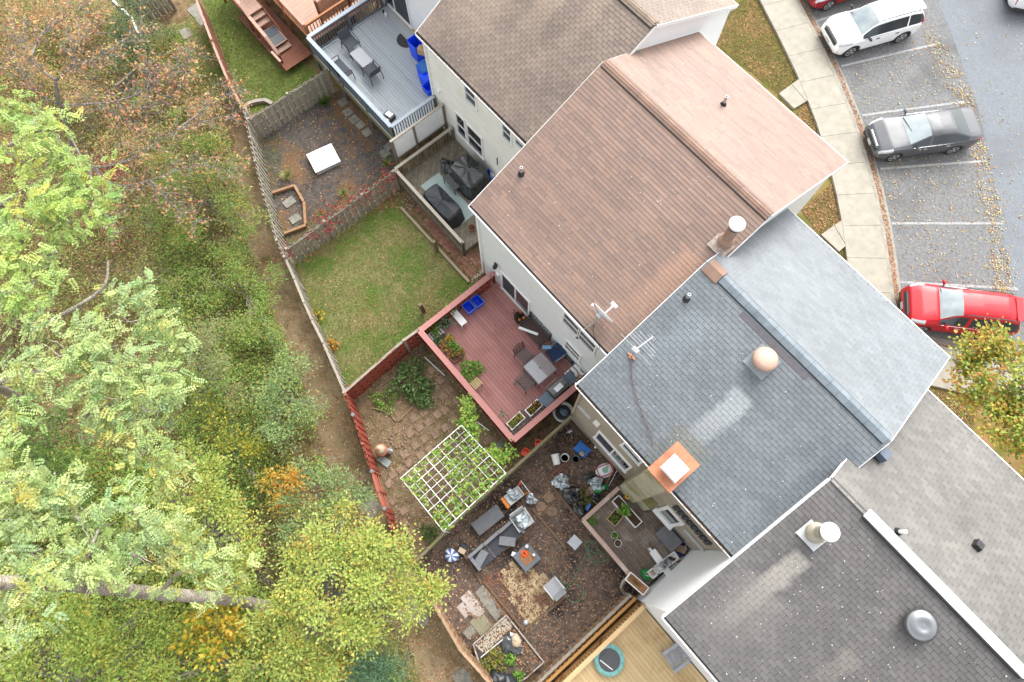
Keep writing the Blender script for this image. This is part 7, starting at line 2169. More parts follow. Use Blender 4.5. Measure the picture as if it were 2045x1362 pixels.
for k in range(6): B(MB().box((-.36, -.23 + k * .092, .58), (.02, .078, .72 - abs(k - 2.5) * .05), M=Matrix.Rotation(-.45, 3, 'Y')), 'back_slat', M_adi, t, local=True)
for y in (-.32, .32):
    B(MB().box((.02, y, .52), (.66, .11, .024)), 'armrest', M_adi, t, local=True); B(MB().box((.27, y, .26), (.08, .03, .52)), 'leg', M_adi, t, local=True); B(MB().bar((.3, y * .9, .33), (-.5, y * .9, .03), .03, .1), 'leg', M_adi, t, local=True)

# ------------------------------------------------------------------ dish and aerial on the roofs
b = onroof((1186, 648), 5.8, ZE, RD2)
t = E('satellite_dish', 'white satellite dish on a bracket at the brown roof edge', 'satellite dish', b)
Mw = mat('dish_white', (.74, .75, .77), (.68, .69, .71), 5, .45)
B(MB().tube([(0, 0, -.05), (0, 0, .45), (.02, .06, .62)], .025, 8), 'mast', M_metal, t, local=True)
B(MB().tube([(0, .02, .3), (-.1, -.28, -.1)], .014, 6), 'strut', M_metal, t, local=True)
Md = Matrix.Rotation(math.radians(-72), 3, 'X') @ Matrix.Rotation(.0, 3, 'Z')
B(MB().lathe([(.0, .0), (.12, .008), (.25, .03), (.36, .065), (.42, .09), (.425, .085), (.36, .05), (.25, .015), (.12, -.008), (.0, -.015)], (.05, .18, .72), 32, M=Md @ Matrix.Diagonal((1, .92, 1)), capb=False, capt=False), 'reflector', Mw, t, local=True, smooth=True)
B(MB().box((.02, .09, .68), (.16, .14, .16)), 'bracket', M_metal, t, local=True)
B(MB().tube([(.05, .16, .52), (.08, .62, .80)], .022, 8), 'arm', Mw, t, local=True); B(MB().box((.08, .64, .82), (.22, .08, .07)).box((.08, .58, .82), (.07, .10, .09)), 'receiver', Mw, t, local=True)
B(MB().tube([(-.02, .08, .68), (-.34, .16, .74)], .012, 6).box((-.36, .16, .75), (.07, .07, .05)), 'side_arm', Mw, t, local=True)
T(MB().tube(spline([onroof(p, 5.8, ZE, RD2) + Vector((0, 0, .03)) for p in ((1186, 645), (1184, 662), (1188, 675), (1194, 688), (1199, 700))]), .008, 5), 'roof_cable', M_black, 'thin black cable running from the dish to the gutter', 'cable')
b = onroof((1261, 712), 4.4, ZE, RD3)
t = E('tv_aerial', 'silver rod aerial on a short mast at the grey roof edge', 'aerial', b)
B(MB().tube([(0, 0, -.05), (0, 0, .75)], .02, 8), 'mast', M_metal, t, local=True)
B(MB().lathe([(.09, 0), (.03, .03)], n=10).bar((-.15, 0, .02), (.15, 0, .02), .05, .03), 'foot', M_rust, t, local=True)
bo = [Vector((0, -.02, .75)), Vector((.06, .62, .86))]
B(MB().bar(bo[0], bo[1], .035, .035), 'boom', M_metal, t, local=True); B(MB().box((0, 0, .72), (.2, .12, .07)), 'junction_box', M_lite, t, local=True)
for k, (f_, w) in enumerate(((.02, .62), (.28, .5), (.42, .48), (.56, .44), (.70, .36), (.86, .14), (.98, .12))):
    p = bo[0].lerp(bo[1], f_); B(MB().tube([p + Vector((-w, .0, .02)), p + Vector((w, 0, .02))], .009, 5), 'rod', M_metal, t, local=True)
T(MB().tube(spline([onroof(p, 4.4, ZE, RD3) + Vector((0, 0, .035)) for p in ((1261, 714), (1261, 745), (1265, 775), (1275, 805), (1287, 838), (1298, 866), (1306, 887))]), .015, 6), 'roof_cable', mat('rusty_cable', c(104, 92, 94), c(140, 120, 114), 9, .7), 'dark cable trailing from the aerial down the grey roof', 'cable')
# ------------------------------------------------------------------ trees and the wood's edge
M_bark = mat('grey_bark', c(146, 135, 120), c(216, 206, 190), 9, .95, spec=.1, stretch=(1.2, 4, 4), bump=1.0, detail=12, lo=.42, hi=.58, c3=c(120, 112, 96), sc3=2.0, lo3=.5, hi3=.7)
M_bark2 = mat('pale_branch', c(176, 172, 164), c(140, 132, 122), 9, .9, spec=.1, detail=8)
P_LOC = [(5, c(200, 222, 140)), (4, c(216, 232, 154)), (3, c(178, 210, 150)), (2, c(166, 196, 112)), (1, c(230, 214, 104))]
P_LOC2 = [(4, c(192, 220, 112)), (4, c(208, 230, 134)), (3, c(172, 208, 128)), (.7, c(236, 214, 96))]
P_YG = [(4, c(184, 206, 102)), (4, c(204, 216, 118)), (3, c(168, 190, 88)), (1.2, c(232, 208, 92)), (.4, c(220, 160, 90))]
P_MID = [(4, c(144, 178, 84)), (4, c(168, 196, 100)), (3, c(118, 152, 68)), (1, c(206, 200, 90)), (.5, c(214, 160, 80))]
P_BLG = [(4, c(154, 184, 118)), (3, c(176, 202, 134)), (3, c(124, 156, 90)), (1, c(206, 200, 96))]
P_DK = [(4, c(92, 126, 54)), (3, c(116, 150, 68)), (2, c(144, 174, 88))]
P_GOLD = [(4, c(236, 196, 56)), (3, c(244, 212, 84)), (.6, c(228, 160, 60)), (4, c(156, 184, 64))]
P_ORG = [(4, c(240, 170, 60)), (3, c(246, 196, 76)), (1.5, c(214, 126, 56)), (2, c(176, 176, 80))]
P_UND = [(5, c(132, 152, 74)), (5, c(160, 176, 94)), (2.5, c(180, 156, 114)), (1.6, c(140, 116, 88)), (3, c(196, 198, 102)), (.6, c(216, 156, 90))]
P_OLV = [(4, c(170, 176, 98)), (3, c(192, 188, 112)), (2.5, c(138, 148, 76)), (1.5, c(196, 156, 112))]


def clump_leaves(lobes, per, L, W, pal, seed, up=.7, spread=.16, droop=.1):
    """leaves gathered in sprays through the lobes of a crown: lobes = (centre, radii, number of sprays)"""
    r = np.random.default_rng(seed); C_, A_x, N_, K_ = [], [], [], []
    for (ce, rad, ns) in lobes:
        d = r.normal(size=(ns, 3)); d /= np.linalg.norm(d, axis=1, keepdims=True); d[:, 2] = np.where(d[:, 2] < -.35, -d[:, 2], d[:, 2])
        q = .35 + .65 * r.random((ns, 1)) ** .45
        s = np.array(ce) + d * q * np.array(rad)
        tint = pick(pal, ns, r, .16)
        out = d.copy(); out[:, 2] *= .5
        idx = np.repeat(np.arange(ns), per); n = len(idx)
        sp = spread * r.uniform(.6, 1.5, (ns, 1))[idx]
        off = r.normal(size=(n, 3)) * sp * np.array([1, 1, .55]); C_.append(s[idx] + off)
        ax = off / (sp + 1e-6) + out[idx] * .8 + r.normal(0, .35, (n, 3)); ax[:, 2] -= droop; A_x.append(ax)
        N_.append(np.stack([r.normal(0, .4, n), r.normal(0, .4, n), np.full(n, up + .3)], 1) + d[idx] * .35)
        own = pick(pal, n, r, .12); K_.append(np.clip(.6 * tint[idx] + .4 * own, .003, .95))
    C_, A_x, N_, K_ = (np.concatenate(x) for x in (C_, A_x, N_, K_)); n = len(C_)
    LL = L * r.uniform(.6, 1.3, n)
    return leaf_mesh('crown', C_, A_x, N_, LL, LL * W, K_)


def limb(mb, p, q, r0, r1, seed, n=5, wob=.12, sides=6):
    rr = random.Random(seed); p, q = Vector(p), Vector(q); L = (q - p).length; pts = []
    for i in range(n + 1):
        t = i / n; w = wob * L * math.sin(PI * t) * .5
        pts.append(p.lerp(q, t) + Vector((rr.uniform(-w, w), rr.uniform(-w, w), rr.uniform(-w, w) + w)))
    mb.tube(pts, [r0 + (r1 - r0) * i / n for i in range(n + 1)], sides); return pts


def tree(name, label, base, lobes, per, L, W, pal, seed, cat='tree', tr=.10, group=None, up=.7, spread=.16, bark=None, trunk_top=None, leafm=None, split=4):
    """lobes: (px, py, z, radius, height radius, number of sprays); trunk with a limb into every lobe"""
    b = P(*base); t = E(name, label, cat, b, 0, group)
    W_ = [(P(x, y, z), r, rz, n) for (x, y, z, r, rz, n) in lobes]; rs = random.Random(seed)
    if split:       # every lobe breaks up into smaller boughs with gaps between them
        W_ = [(p + Vector((rs.gauss(0, r * .55), rs.gauss(0, r * .55), rs.uniform(-.7, .6) * rz)), r * rs.uniform(.32, .6), rz * .6, max(4, int(n * rs.uniform(.16, .34)))) for p, r, rz, n in W_ for _ in range(split)]
    me = clump_leaves([(tuple(p - b), (r, r, rz), n) for p, r, rz, n in W_], per, L, W, pal, seed, up, spread)
    me.materials.append(leafm or leafmat()); o = bpy.data.objects.new('crown', me); link(o, t); ORIG[o.name] = b
    mb = MB(); cen = sum((p for p, *_ in W_), Vector()) / len(W_)
    top = trunk_top or Vector((b.x * .6 + cen.x * .4, b.y * .6 + cen.y * .4, b.z + (cen.z - b.z) * .6))
    pts = limb(mb, b - Vector((0, 0, .15)), top, tr, tr * .65, seed, 6, .10, 9)
    for k, (p, r, rz, n) in enumerate(W_[::max(1, split // 2)]):
        s = pts[min(6, 2 + k % 5)]; e = p - Vector((0, 0, rz * .2)); q = limb(mb, s, e, tr * .42, tr * .12, seed + k, 5, .16, 6)
        for j in range(4):
            rr = random.Random(seed * 7 + k * 5 + j); limb(mb, q[2 + j % 3], e + Vector((rr.uniform(-r, r), rr.uniform(-r, r), rr.uniform(-.2, .6) * rz)) * 1.0, tr * .13, .006, seed + j, 4, .2, 4)
    B(mb, 'trunk', bark or M_bark2, t, smooth=True)
    return t


# ---- compound-leaved locust trees
def compound(lobes, pal, seed, Lr=.30, pairs=7, lf=.065, lw=.034):
    r = np.random.default_rng(seed); C_, A_, N_, K_ = [], [], [], []
    for (ce, rad, ns) in lobes:
        ntw = max(3, ns // 8)
        tw = np.array(ce) + (lambda d: d / np.linalg.norm(d, axis=1, keepdims=True) * np.array([1, 1, .6]))(r.normal(size=(ntw, 3))) * np.array(rad) * (.3 + .6 * r.random((ntw, 1)))
        twd = (tw - np.array(ce)) + r.normal(0, .35, (ntw, 3)) * rad[0]; twd[:, 2] *= .3; twd /= np.linalg.norm(twd, axis=1, keepdims=True) + 1e-6
        tone = pick(pal, ntw, r, .10)
        k = r.integers(0, ntw, ns)
        base = tw[k] + twd[k] * r.uniform(-.45, .55, (ns, 1)) + r.normal(0, .05, (ns, 3))
        sgn = np.where(r.random(ns) < .5, 1, -1)[:, None]
        sdv = np.cross(twd[k], [0, 0, 1]); sdv /= np.linalg.norm(sdv, axis=1, keepdims=True) + 1e-6
        d = twd[k] * r.uniform(.2, .9, (ns, 1)) + sdv * sgn * r.uniform(.5, 1.1, (ns, 1)) + r.normal(0, .25, (ns, 3)); d[:, 2] -= .12
        d /= np.linalg.norm(d, axis=1, keepdims=True)
        nor = np.stack([r.normal(0, .35, ns), r.normal(0, .35, ns), np.ones(ns)], 1); nor -= d * np.sum(nor * d, 1, keepdims=True); nor /= np.linalg.norm(nor, axis=1, keepdims=True)
        sd2 = np.cross(nor, d); Ls = Lr * r.uniform(.65, 1.2, ns)
        col = np.clip(.55 * tone[k] + .45 * pick(pal, ns, r, .12), 0, .95)
        for j in range(pairs + 1):
            t = (j + .8) / (pairs + 1)
            for s in ((1, -1) if j < pairs else (0,)):
                dirn = sd2 * s + d * (.35 if s else 1.0) + nor * r.normal(.0, .18, (ns, 1))
                dirn /= np.linalg.norm(dirn, axis=1, keepdims=True)
                ll = lf * (1.0 if .2 < t < .85 else .8)
                C_.append(base + d * (Ls * t)[:, None] + dirn * ll * .55 - np.array([0, 0, 1]) * (Ls * t * t * .22)[:, None]); A_.append(dirn); N_.append(nor + r.normal(0, .22, (ns, 3)))
                K_.append(np.clip(col * r.uniform(.86, 1.14, (ns, 1)), 0, .95))
    C_, A_, N_, K_ = (np.concatenate(x) for x in (C_, A_, N_, K_)); n = len(C_)
    LL = lf * r.uniform(.75, 1.25, n)
    return leaf_mesh('crown', C_, A_, N_, LL, LL * (lw / lf), K_)


def locust(label, base, trunk, lobes, limbs, pal, seed, r0, r1, Lr=.34, lf=.078, group='pale locust trees at the wood edge'):
    b = P(*base); t = E('locust_tree', label, 'tree', b, 0, group)
    W_ = [(P(x, y, z), r, rz, n) for (x, y, z, r, rz, n) in lobes]
    me = compound([(tuple(p - b), (r * 1.12, r * 1.12, rz), int(n * 1.75)) for p, r, rz, n in W_], pal, seed, Lr, 7, lf, lf * .56)
    me.materials.append(leafmat()); o = bpy.data.objects.new('crown', me); link(o, t)
    mb = MB(); pts = [b - Vector((0, 0, .2))] + [P(*p) for p in trunk]; sp = spline(pts, 6)
    n = len(sp); mb.tube(sp, [r0 + (r1 - r0) * i / (n - 1) for i in range(n)], 14)
    for lb in limbs:
        q = spline([P(*p) for p in lb], 6); m_ = len(q); mb.tube(q, [.075 - .05 * i / (m_ - 1) for i in range(m_)], 8)
    for k, (p, r, rz, nn_) in enumerate(W_):
        rr = random.Random(seed + k)
        for j in range(3): limb(mb, p + Vector((rr.uniform(-r, r) * .2, rr.uniform(-r, r) * .2, -rz * .5)), p + Vector((rr.uniform(-r, r), rr.uniform(-r, r), rr.uniform(-.3, .4) * rz)), .022, .006, seed * 3 + k + j, 4, .2, 5)
    B(mb, 'trunk', M_bark, t, smooth=True)
    return t


locust('big pale locust whose thick grey trunk leans across the lower left', (596, 1222), [(540, 1212, 1.6), (450, 1196, 4.0), (300, 1184, 7.0), (150, 1168, 9.6), (20, 1164, 11.4), (-90, 1170, 12.6)],
       [(40, 1040, 11.2, .75, .5, 56), (110, 1010, 11, .6, .5, 44), (190, 1040, 10.6, .7, .5, 58), (270, 1030, 10.2, .65, .5, 54), (70, 1105, 11.2, .7, .5, 46), (160, 1110, 10.6, .6, .45, 42), (250, 1100, 10.2, .6, .5, 40),
        (330, 1090, 9.6, .55, .45, 38), (400, 1120, 9.0, .55, .4, 36), (180, 1160, 10.4, .35, .3, 14), (20, 1250, 11.4, .6, .5, 34), (30, 1190, 11.4, .5, .4, 28), (430, 1150, 8.6, .4, .3, 20), (10, 960, 11.4, .55, .5, 34), (60, 940, 11, .5, .4, 26)],
       [[(320, 1186, 6.6), (350, 1150, 7.8), (400, 1120, 9)], [(150, 1168, 9.6), (170, 1120, 10.4), (200, 1050, 10.6)], [(230, 1176, 8.2), (215, 1110, 9.6), (150, 1030, 10.8)]], P_LOC, 101, .20, .145)
locust('pale green locust filling the middle of the left edge', (60, 830), [(40, 800, 3), (10, 780, 6), (-30, 770, 9)],
       [(50, 730, 11.4, .55, .4, 34), (130, 700, 11, .65, .45, 48), (210, 720, 10.6, .7, .5, 58), (290, 740, 10.2, .65, .45, 54), (330, 800, 9.8, .55, .45, 42), (260, 800, 10.2, .6, .45, 44), (180, 790, 10.6, .6, .4, 40), (240, 850, 10.0, .55, .4, 36),
        (290, 880, 9.8, .45, .4, 30), (310, 930, 9.6, .5, .4, 34), (60, 800, 11, .45, .4, 18), (30, 860, 11, .4, .3, 18), (90, 640, 11, .5, .4, 26), (290, 640, 10.0, .6, .45, 44), (240, 600, 10.2, .55, .4, 34), (350, 690, 9.8, .45, .35, 30), (170, 650, 10.8, .4, .35, 18)],
       [[(-10, 768, 10), (80, 741, 10.5), (160, 716, 10.4), (235, 690, 10.3)], [(60, 660, 9.8), (130, 626, 10.2), (205, 575, 10.4), (216, 520, 10.6)], [(170, 830, 9.4), (200, 815, 9.8), (260, 790, 10)]], P_LOC, 102, .16, .12)
locust('yellowish locust crown at the upper left edge', (40, 480), [(20, 440, 3), (0, 400, 6), (-30, 380, 9)],
       [(20, 215, 11, .6, .5, 42), (70, 260, 11, .6, .5, 46), (30, 310, 11.4, .65, .5, 46), (110, 310, 10.8, .6, .45, 46), (160, 360, 10.4, .6, .45, 46), (90, 390, 11, .65, .5, 50), (30, 430, 11.4, .6, .5, 44), (130, 440, 10.6, .6, .45, 46), (185, 430, 10.2, .5, .4, 36),
        (20, 510, 11.4, .6, .5, 40), (60, 560, 11.2, .45, .4, 26), (100, 500, 10.8, .4, .35, 18), (30, 580, 11.4, .4, .4, 22)],
       [[(-20, 420, 10), (50, 380, 10.6), (120, 330, 10.6)], [(-20, 300, 10.4), (40, 280, 10.8), (80, 230, 11)]], P_LOC2, 103, .15, .10)

# ---- the yellow-green trees of the second row
GY_ = 'yellow-green young trees at the wood edge'
tree('tulip_tree', 'yellow-green tree reaching over the end of the red fence', (632, 1262), [(700, 1090, 5.2, .8, .6, 70), (780, 1110, 4.6, .9, .6, 90), (640, 1130, 5.6, .8, .6, 70), (720, 1160, 5.6, 1.0, .7, 120), (800, 1190, 4.8, .9, .6, 100), (620, 1190, 5.8, .7, .6, 60), (740, 1230, 5.2, .9, .6, 100), (560, 1200, 5.6, .6, .5, 46),
      (560, 1270, 5.0, .8, .6, 80), (620, 1310, 4.4, .9, .6, 90), (545, 1330, 4.4, .7, .5, 60), (810, 1110, 4.0, .5, .4, 30), (680, 1040, 3.6, .5, .4, 24), (840, 1170, 4.2, .4, .3, 24)], 17, .10, .6, P_YG, 201, tr=.10, group=GY_, spread=.17)
tree('young_tree', 'bright yellow-green tree above the leaning trunk', (470, 1080), [(360, 910, 4.4, .55, .45, 44), (420, 930, 4.6, .6, .5, 54), (380, 990, 5.2, .8, .6, 90), (450, 1010, 4.8, .7, .5, 70), (340, 1050, 5.2, .7, .5, 66), (470, 1080, 4.8, .75, .5, 76), (410, 1090, 5.0, .7, .5, 66), (500, 1130, 4.6, .5, .4, 40), (330, 980, 5.0, .5, .4, 36)],
     13, .10, .6, P_YG, 202, tr=.09, group=GY_)
tree('young_tree', 'green tree under the trunk in the lower left corner', (170, 1400), [(60, 1220, 3.4, .9, .6, 70), (130, 1240, 4.0, .9, .6, 90), (220, 1250, 4.0, .9, .6, 90), (280, 1300, 3.8, .9, .6, 90), (170, 1310, 4.2, .9, .6, 90), (330, 1250, 3.2, .7, .5, 60), (250, 1370, 3.8, .8, .6, 70), (60, 1330, 4.0, 1.0, .6, 80), (340, 1350, 3.4, .7, .5, 50), (400, 1340, 3.0, .6, .5, 44)],
     13, .11, .55, [(4, c(170, 196, 92)), (4, c(194, 210, 104)), (3, c(136, 168, 70)), (1, c(224, 200, 84))], 203, tr=.09, group=GY_)
tree('golden_sapling', 'golden leaved sapling right of the lower left corner', (486, 1352), [(440, 1230, 3.6, .5, .35, 26), (400, 1290, 3.4, .55, .4, 34), (450, 1275, 3.4, .5, .4, 28), (360, 1330, 3.2, .5, .4, 24), (420, 1200, 3.4, .35, .3, 14), (480, 1240, 3.0, .4, .3, 16)], 8, .17, .55, P_GOLD, 204, cat='sapling', tr=.035, spread=.2)
tree('orange_shrub', 'bright orange shrub between two blue-green shrubs', (556, 1010), [(548, 980, 1.8, .5, .4, 44), (566, 1000, 1.5, .4, .3, 30)], 9, .11, .6, P_ORG, 205, cat='shrub', tr=.03)
GB_ = 'blue-green shrubs beside the dirt path'
tree('path_shrub', 'blue-green shrub at the bend of the dirt path', (585, 800), [(560, 740, 1.7, .8, .6, 90), (590, 800, 1.5, .85, .6, 100), (530, 800, 1.7, .7, .6, 70), (560, 850, 1.4, .7, .5, 70), (610, 840, 1.0, .5, .4, 40)], 12, .09, .55, P_BLG, 206, cat='shrub', tr=.05, group=GB_)
tree('path_shrub', 'blue-green shrub by the path below the orange shrub', (660, 1020), [(620, 960, 1.5, .7, .5, 70), (670, 985, 1.3, .7, .5, 76), (700, 1010, 1.1, .6, .45, 60), (610, 1020, 1.6, .7, .5, 66), (580, 1060, 1.5, .6, .5, 54)], 12, .09, .55, P_BLG, 207, cat='shrub', tr=.05, group=GB_)
tree('path_shrub', 'mixed pink and yellow shrub under the yellow-green tree', (640, 1060), [(650, 1040, 1.6, .7, .5, 60), (620, 1080, 1.4, .6, .5, 50), (700, 1060, 1.2, .5, .4, 40)], 12, .09, .6, [(3, c(190, 170, 90)), (3, c(206, 160, 110)), (3, c(170, 180, 84))], 208, cat='shrub', tr=.04, group=GB_)
tree('path_shrub', 'leafy green bush with orange flecks beside the upper path', (430, 430), [(400, 300, 1.8, 1.0, .6, 110), (450, 350, 1.6, .9, .6, 110), (380, 380, 2.0, 1.0, .6, 120), (440, 430, 1.7, 1.0, .6, 120), (370, 450, 1.8, .9, .6, 90), (330, 330, 1.8, .8, .6, 70), (470, 400, 1.2, .6, .5, 50)], 12, .12, .32,
     [(4, c(138, 174, 80)), (3, c(164, 194, 98)), (2, c(114, 148, 64)), (1.2, c(220, 160, 90)), (.8, c(208, 200, 96))], 209, cat='shrub', tr=.06, group=GB_)
tree('path_shrub', 'small-leaved green bush crowding the middle of the path edge', (500, 590), [(470, 530, .9, .8, .5, 80), (520, 580, .8, .7, .4, 80), (450, 590, 1.0, .8, .5, 80), (540, 650, .7, .6, .4, 60), (480, 650, .9, .8, .5, 80), (420, 530, 1.2, .8, .5, 70), (560, 700, .7, .5, .4, 40)], 12, .075, .6, P_MID, 210, cat='shrub', tr=.04, group=GB_)
tree('path_shrub', 'dark leafy shrub under the pale locust branches', (150, 960), [(60, 880, 3.0, .9, .6, 70), (110, 920, 3.0, .9, .6, 80), (40, 960, 3.0, .8, .6, 60), (130, 980, 2.6, .8, .6, 60), (60, 850, 2.8, .7, .5, 40)], 12, .15, .34, P_DK, 211, cat='shrub', tr=.05)
tree('evergreen_shrub', 'dark evergreen shrub by the pale capped fence', (275, 110), [(250, 60, 2.2, .9, .6, 150), (290, 75, 2.0, .8, .5, 130), (235, 100, 1.8, .7, .5, 100), (265, 35, 1.9, .6, .4, 70), (275, 105, 1.8, .6, .4, 70)], 12, .09, .5, [(4, c(112, 136, 88)), (3, c(140, 160, 106)), (3, c(80, 104, 64))], 212, cat='shrub', tr=.05)
tree('evergreen_shrub', 'round dark shrub with orange tips at the slatted fence', (350, 150), [(340, 110, 1.9, .7, .5, 130), (365, 140, 1.6, .6, .5, 110), (325, 95, 1.9, .6, .45, 80), (350, 160, 1.5, .5, .4, 70)], 12, .08, .5, [(4, c(96, 120, 66)), (3, c(124, 144, 80)), (1.4, c(214, 160, 66))], 213, cat='shrub', tr=.04)
tree('red_shrub', 'dark red shrub under the bare branches', (215, 350), [(205, 335, 1.4, .5, .4, 34), (235, 345, 1.2, .45, .35, 28)], 10, .10, .5, [(4, c(170, 60, 66)), (3, c(130, 44, 52)), (1, c(206, 110, 90))], 214, cat='shrub', tr=.03)
tree('blue_conifer', 'small blue-green conifer at the bottom edge', (745, 1362), [(735, 1330, 1.0, .7, .5, 90), (770, 1350, .8, .6, .5, 70), (710, 1350, .9, .5, .4, 50), (745, 1370, 1.2, .6, .5, 60)], 14, .17, .16, [(4, c(132, 172, 130)), (3, c(160, 196, 154)), (3, c(96, 138, 96))], 215, cat='conifer', tr=.05)
tree('yellow_shrub', 'yellow shrub between the conifer and the yellow-green tree', (650, 1350), [(640, 1330, 1.6, .5, .4, 34), (660, 1350, 1.3, .5, .4, 34), (690, 1240, 1.0, .3, .3, 12)], 9, .10, .6, P_GOLD, 216, cat='shrub', tr=.03)
tree('path_shrub', 'olive weeds and thin shrubs along the lower path', (790, 1310), [(740, 1270, .8, .7, .4, 60), (780, 1300, .7, .7, .4, 60), (720, 1310, .9, .7, .4, 50), (800, 1350, .6, .6, .4, 40), (700, 1290, 1.0, .6, .4, 40)], 9, .10, .3, P_OLV, 217, cat='shrub', tr=.03)
tree('path_shrub', 'yellow-green vine covered shrub in the dark gap', (470, 920), [(500, 900, 1.2, .7, .5, 50), (450, 870, 1.2, .7, .5, 40), (520, 960, 1.2, .6, .4, 40), (420, 820, 1.4, .7, .5, 40)], 9, .09, .7, [(3, c(190, 196, 60)), (4, c(110, 130, 56)), (2, c(216, 190, 60))], 218, cat='shrub', tr=.03)
tree('path_shrub', 'grey-green feathery shrub beside the locust branch tips', (400, 760), [(400, 700, 2.6, .7, .5, 56), (440, 740, 2.2, .7, .5, 50), (370, 660, 2.8, .6, .5, 44), (430, 660, 1.8, .6, .5, 40), (470, 780, 1.6, .5, .4, 30)], 12, .11, .28, [(4, c(160, 172, 112)), (3, c(182, 186, 124)), (2, c(130, 146, 88)), (1, c(190, 140, 100))], 219, cat='shrub', tr=.03)
tree('street_maple', 'maple turning from green to orange beside the red SUV', (2090, 900), [(1960, 715, 4.6, .6, .5, 60), (1930, 735, 4.2, .4, .3, 30), (2010, 700, 4.8, .6, .5, 50), (1990, 770, 5.0, .8, .6, 90), (2040, 760, 5.2, .8, .6, 80), (1960, 800, 4.8, .6, .5, 60), (2020, 830, 5.0, .8, .6, 90), (1985, 860, 4.6, .5, .4, 46), (2040, 905, 4.6, .5, .4, 36), (1975, 690, 4.4, .4, .3, 24), (2090, 800, 5.2, 1.0, .7, 80)],
     12, .12, .75, [(5, c(150, 182, 84)), (3.5, c(206, 210, 90)), (2.4, c(240, 204, 80)), (1.6, c(236, 144, 86)), (1.5, c(122, 158, 70))], 220, tr=.09)

# russet and green brush of the upper left corner
P_RUS = [(3, c(222, 178, 132)), (3, c(192, 192, 116)), (2, c(230, 160, 108)), (2, c(172, 174, 96)), (1.5, c(208, 150, 126))]
for k, (px, lab, pal) in enumerate((((60, 50), 'russet brush at the very corner of the upper left', P_RUS), ((150, 60), 'russet and green bush under the topmost bare twigs', P_RUS), ((60, 130), 'orange flecked bush at the left edge above the locust', P_RUS), ((190, 20), 'olive bush touching the upper edge of the photo', P_OLV), ((140, 190), 'tan and green bush below the bare trunk fork', P_RUS),
        ((390, 230), 'pale russet brush beside the end of the brown fence', P_RUS), ((310, 225), 'bright green grassy bush under the tangled branches', P_MID), ((260, 280), 'russet bush between the red shrub and the path', P_RUS), ((330, 290), 'mixed olive bush below the tangled branches', P_OLV), ((290, 420), 'deep green bush right of the yellowish locust', P_MID), ((290, 540), 'green and olive bush in the gap above the pale locust', P_OLV), ((350, 600), 'dense green bush in the middle of the wood', P_MID), ((400, 780), 'olive green bush beside the locust branch tips', P_MID), ((60, 620), 'dull olive bush in the gap at the left edge', P_OLV))):
    tree('wood_bush', lab, (px[0], px[1] + 14), [(px[0] + dx, px[1] + dy, 1.0 + .25 * (j % 3), .75, .5, 44) for j, (dx, dy) in enumerate(((-24, -8), (22, -14), (0, 16), (-4, -26), (28, 18)))], 10, .10, .45, pal, 400 + k, cat='bush', tr=.03, group='bushes of the wood', split=2)
# ---- the half bare tree of the upper left
b = P(150, 330); t = E('bare_tree', 'half bare tree with a few orange leaves over the upper path', 'tree', b)
LB = [[(150, 330, 0), (140, 270, 2.5), (120, 210, 4.5), (110, 160, 5.5)], [(120, 210, 4.5), (200, 206, 5.2), (270, 190, 5.4), (340, 142, 5.4), (385, 118, 5.2)], [(110, 160, 5.5), (150, 132, 5.8), (205, 110, 5.8), (285, 68, 5.5)], [(140, 270, 2.5), (180, 330, 4.2), (260, 318, 4.6), (350, 262, 4.8), (475, 224, 4.4)],
      [(200, 206, 5.2), (250, 240, 5.0), (290, 228, 5.0), (300, 132, 5.2)], [(150, 132, 5.8), (150, 95, 6.0), (190, 46, 5.8)], [(350, 262, 4.8), (420, 210, 4.6), (470, 180, 4.4)], [(180, 330, 4.2), (230, 370, 4.2), (300, 360, 4.2), (390, 330, 4.0), (470, 345, 3.8)], [(300, 360, 4.2), (335, 400, 4.0), (390, 450, 3.6)],
      [(110, 160, 5.5), (60, 120, 6), (20, 60, 6)], [(60, 120, 6), (90, 60, 6), (160, 20, 5.8)], [(120, 210, 4.5), (70, 180, 5.6), (20, 110, 6)], [(270, 190, 5.4), (300, 170, 5.4), (310, 150, 5.4)], [(230, 200, 5.2), (260, 220, 5.2), (330, 200, 5.2), (350, 175, 5.2)], [(180, 330, 4.2), (190, 400, 4.2), (230, 440, 4)]]
mb = MB(); tips = []
for k, lb in enumerate(LB):
    q = spline([P(*p) for p in lb], 6); m_ = len(q); r0 = .11 if k == 0 else .045; r1 = .06 if k == 0 else .010
    mb.tube(q, [r0 + (r1 - r0) * i / (m_ - 1) for i in range(m_)], 7)
    if k == 0: continue
    rr = random.Random(300 + k)
    for j in range(3, m_):
        for s in range(3):
            d = (q[j] - q[j - 1]).normalized(); side_ = Vector((-d.y, d.x, 0)) * rr.choice((-1, 1)); L = rr.uniform(.35, 1.15)
            e = q[j] + d * L * .7 + side_ * L * rr.uniform(.3, .9) + Vector((0, 0, rr.uniform(-.3, .4))); pts = limb(mb, q[j], e, .013, .005, 900 + k * 40 + j * 3 + s, 4, .25, 4); tips += pts[2:]
            for z in range(2):
                e2 = pts[2] + Vector((rr.uniform(-.45, .45), rr.uniform(-.45, .45), rr.uniform(-.25, .3))); mb.tube([pts[2], (pts[2] + e2) / 2 + Vector((rr.uniform(-.05, .05), rr.uniform(-.05, .05), 0)), e2], [.007, .006, .004], 3); tips.append(e2)
B(mb, 'trunk', M_bark2, t, smooth=True)
r = np.random.default_rng(77); tp = np.array([tuple(p) for p in tips]); n = 5200
k = r.integers(0, len(tp), n); pos = tp[k] + r.normal(0, .07, (n, 3)); ax = r.normal(size=(n, 3)) * [1, 1, .6] + [0, 0, -.5]
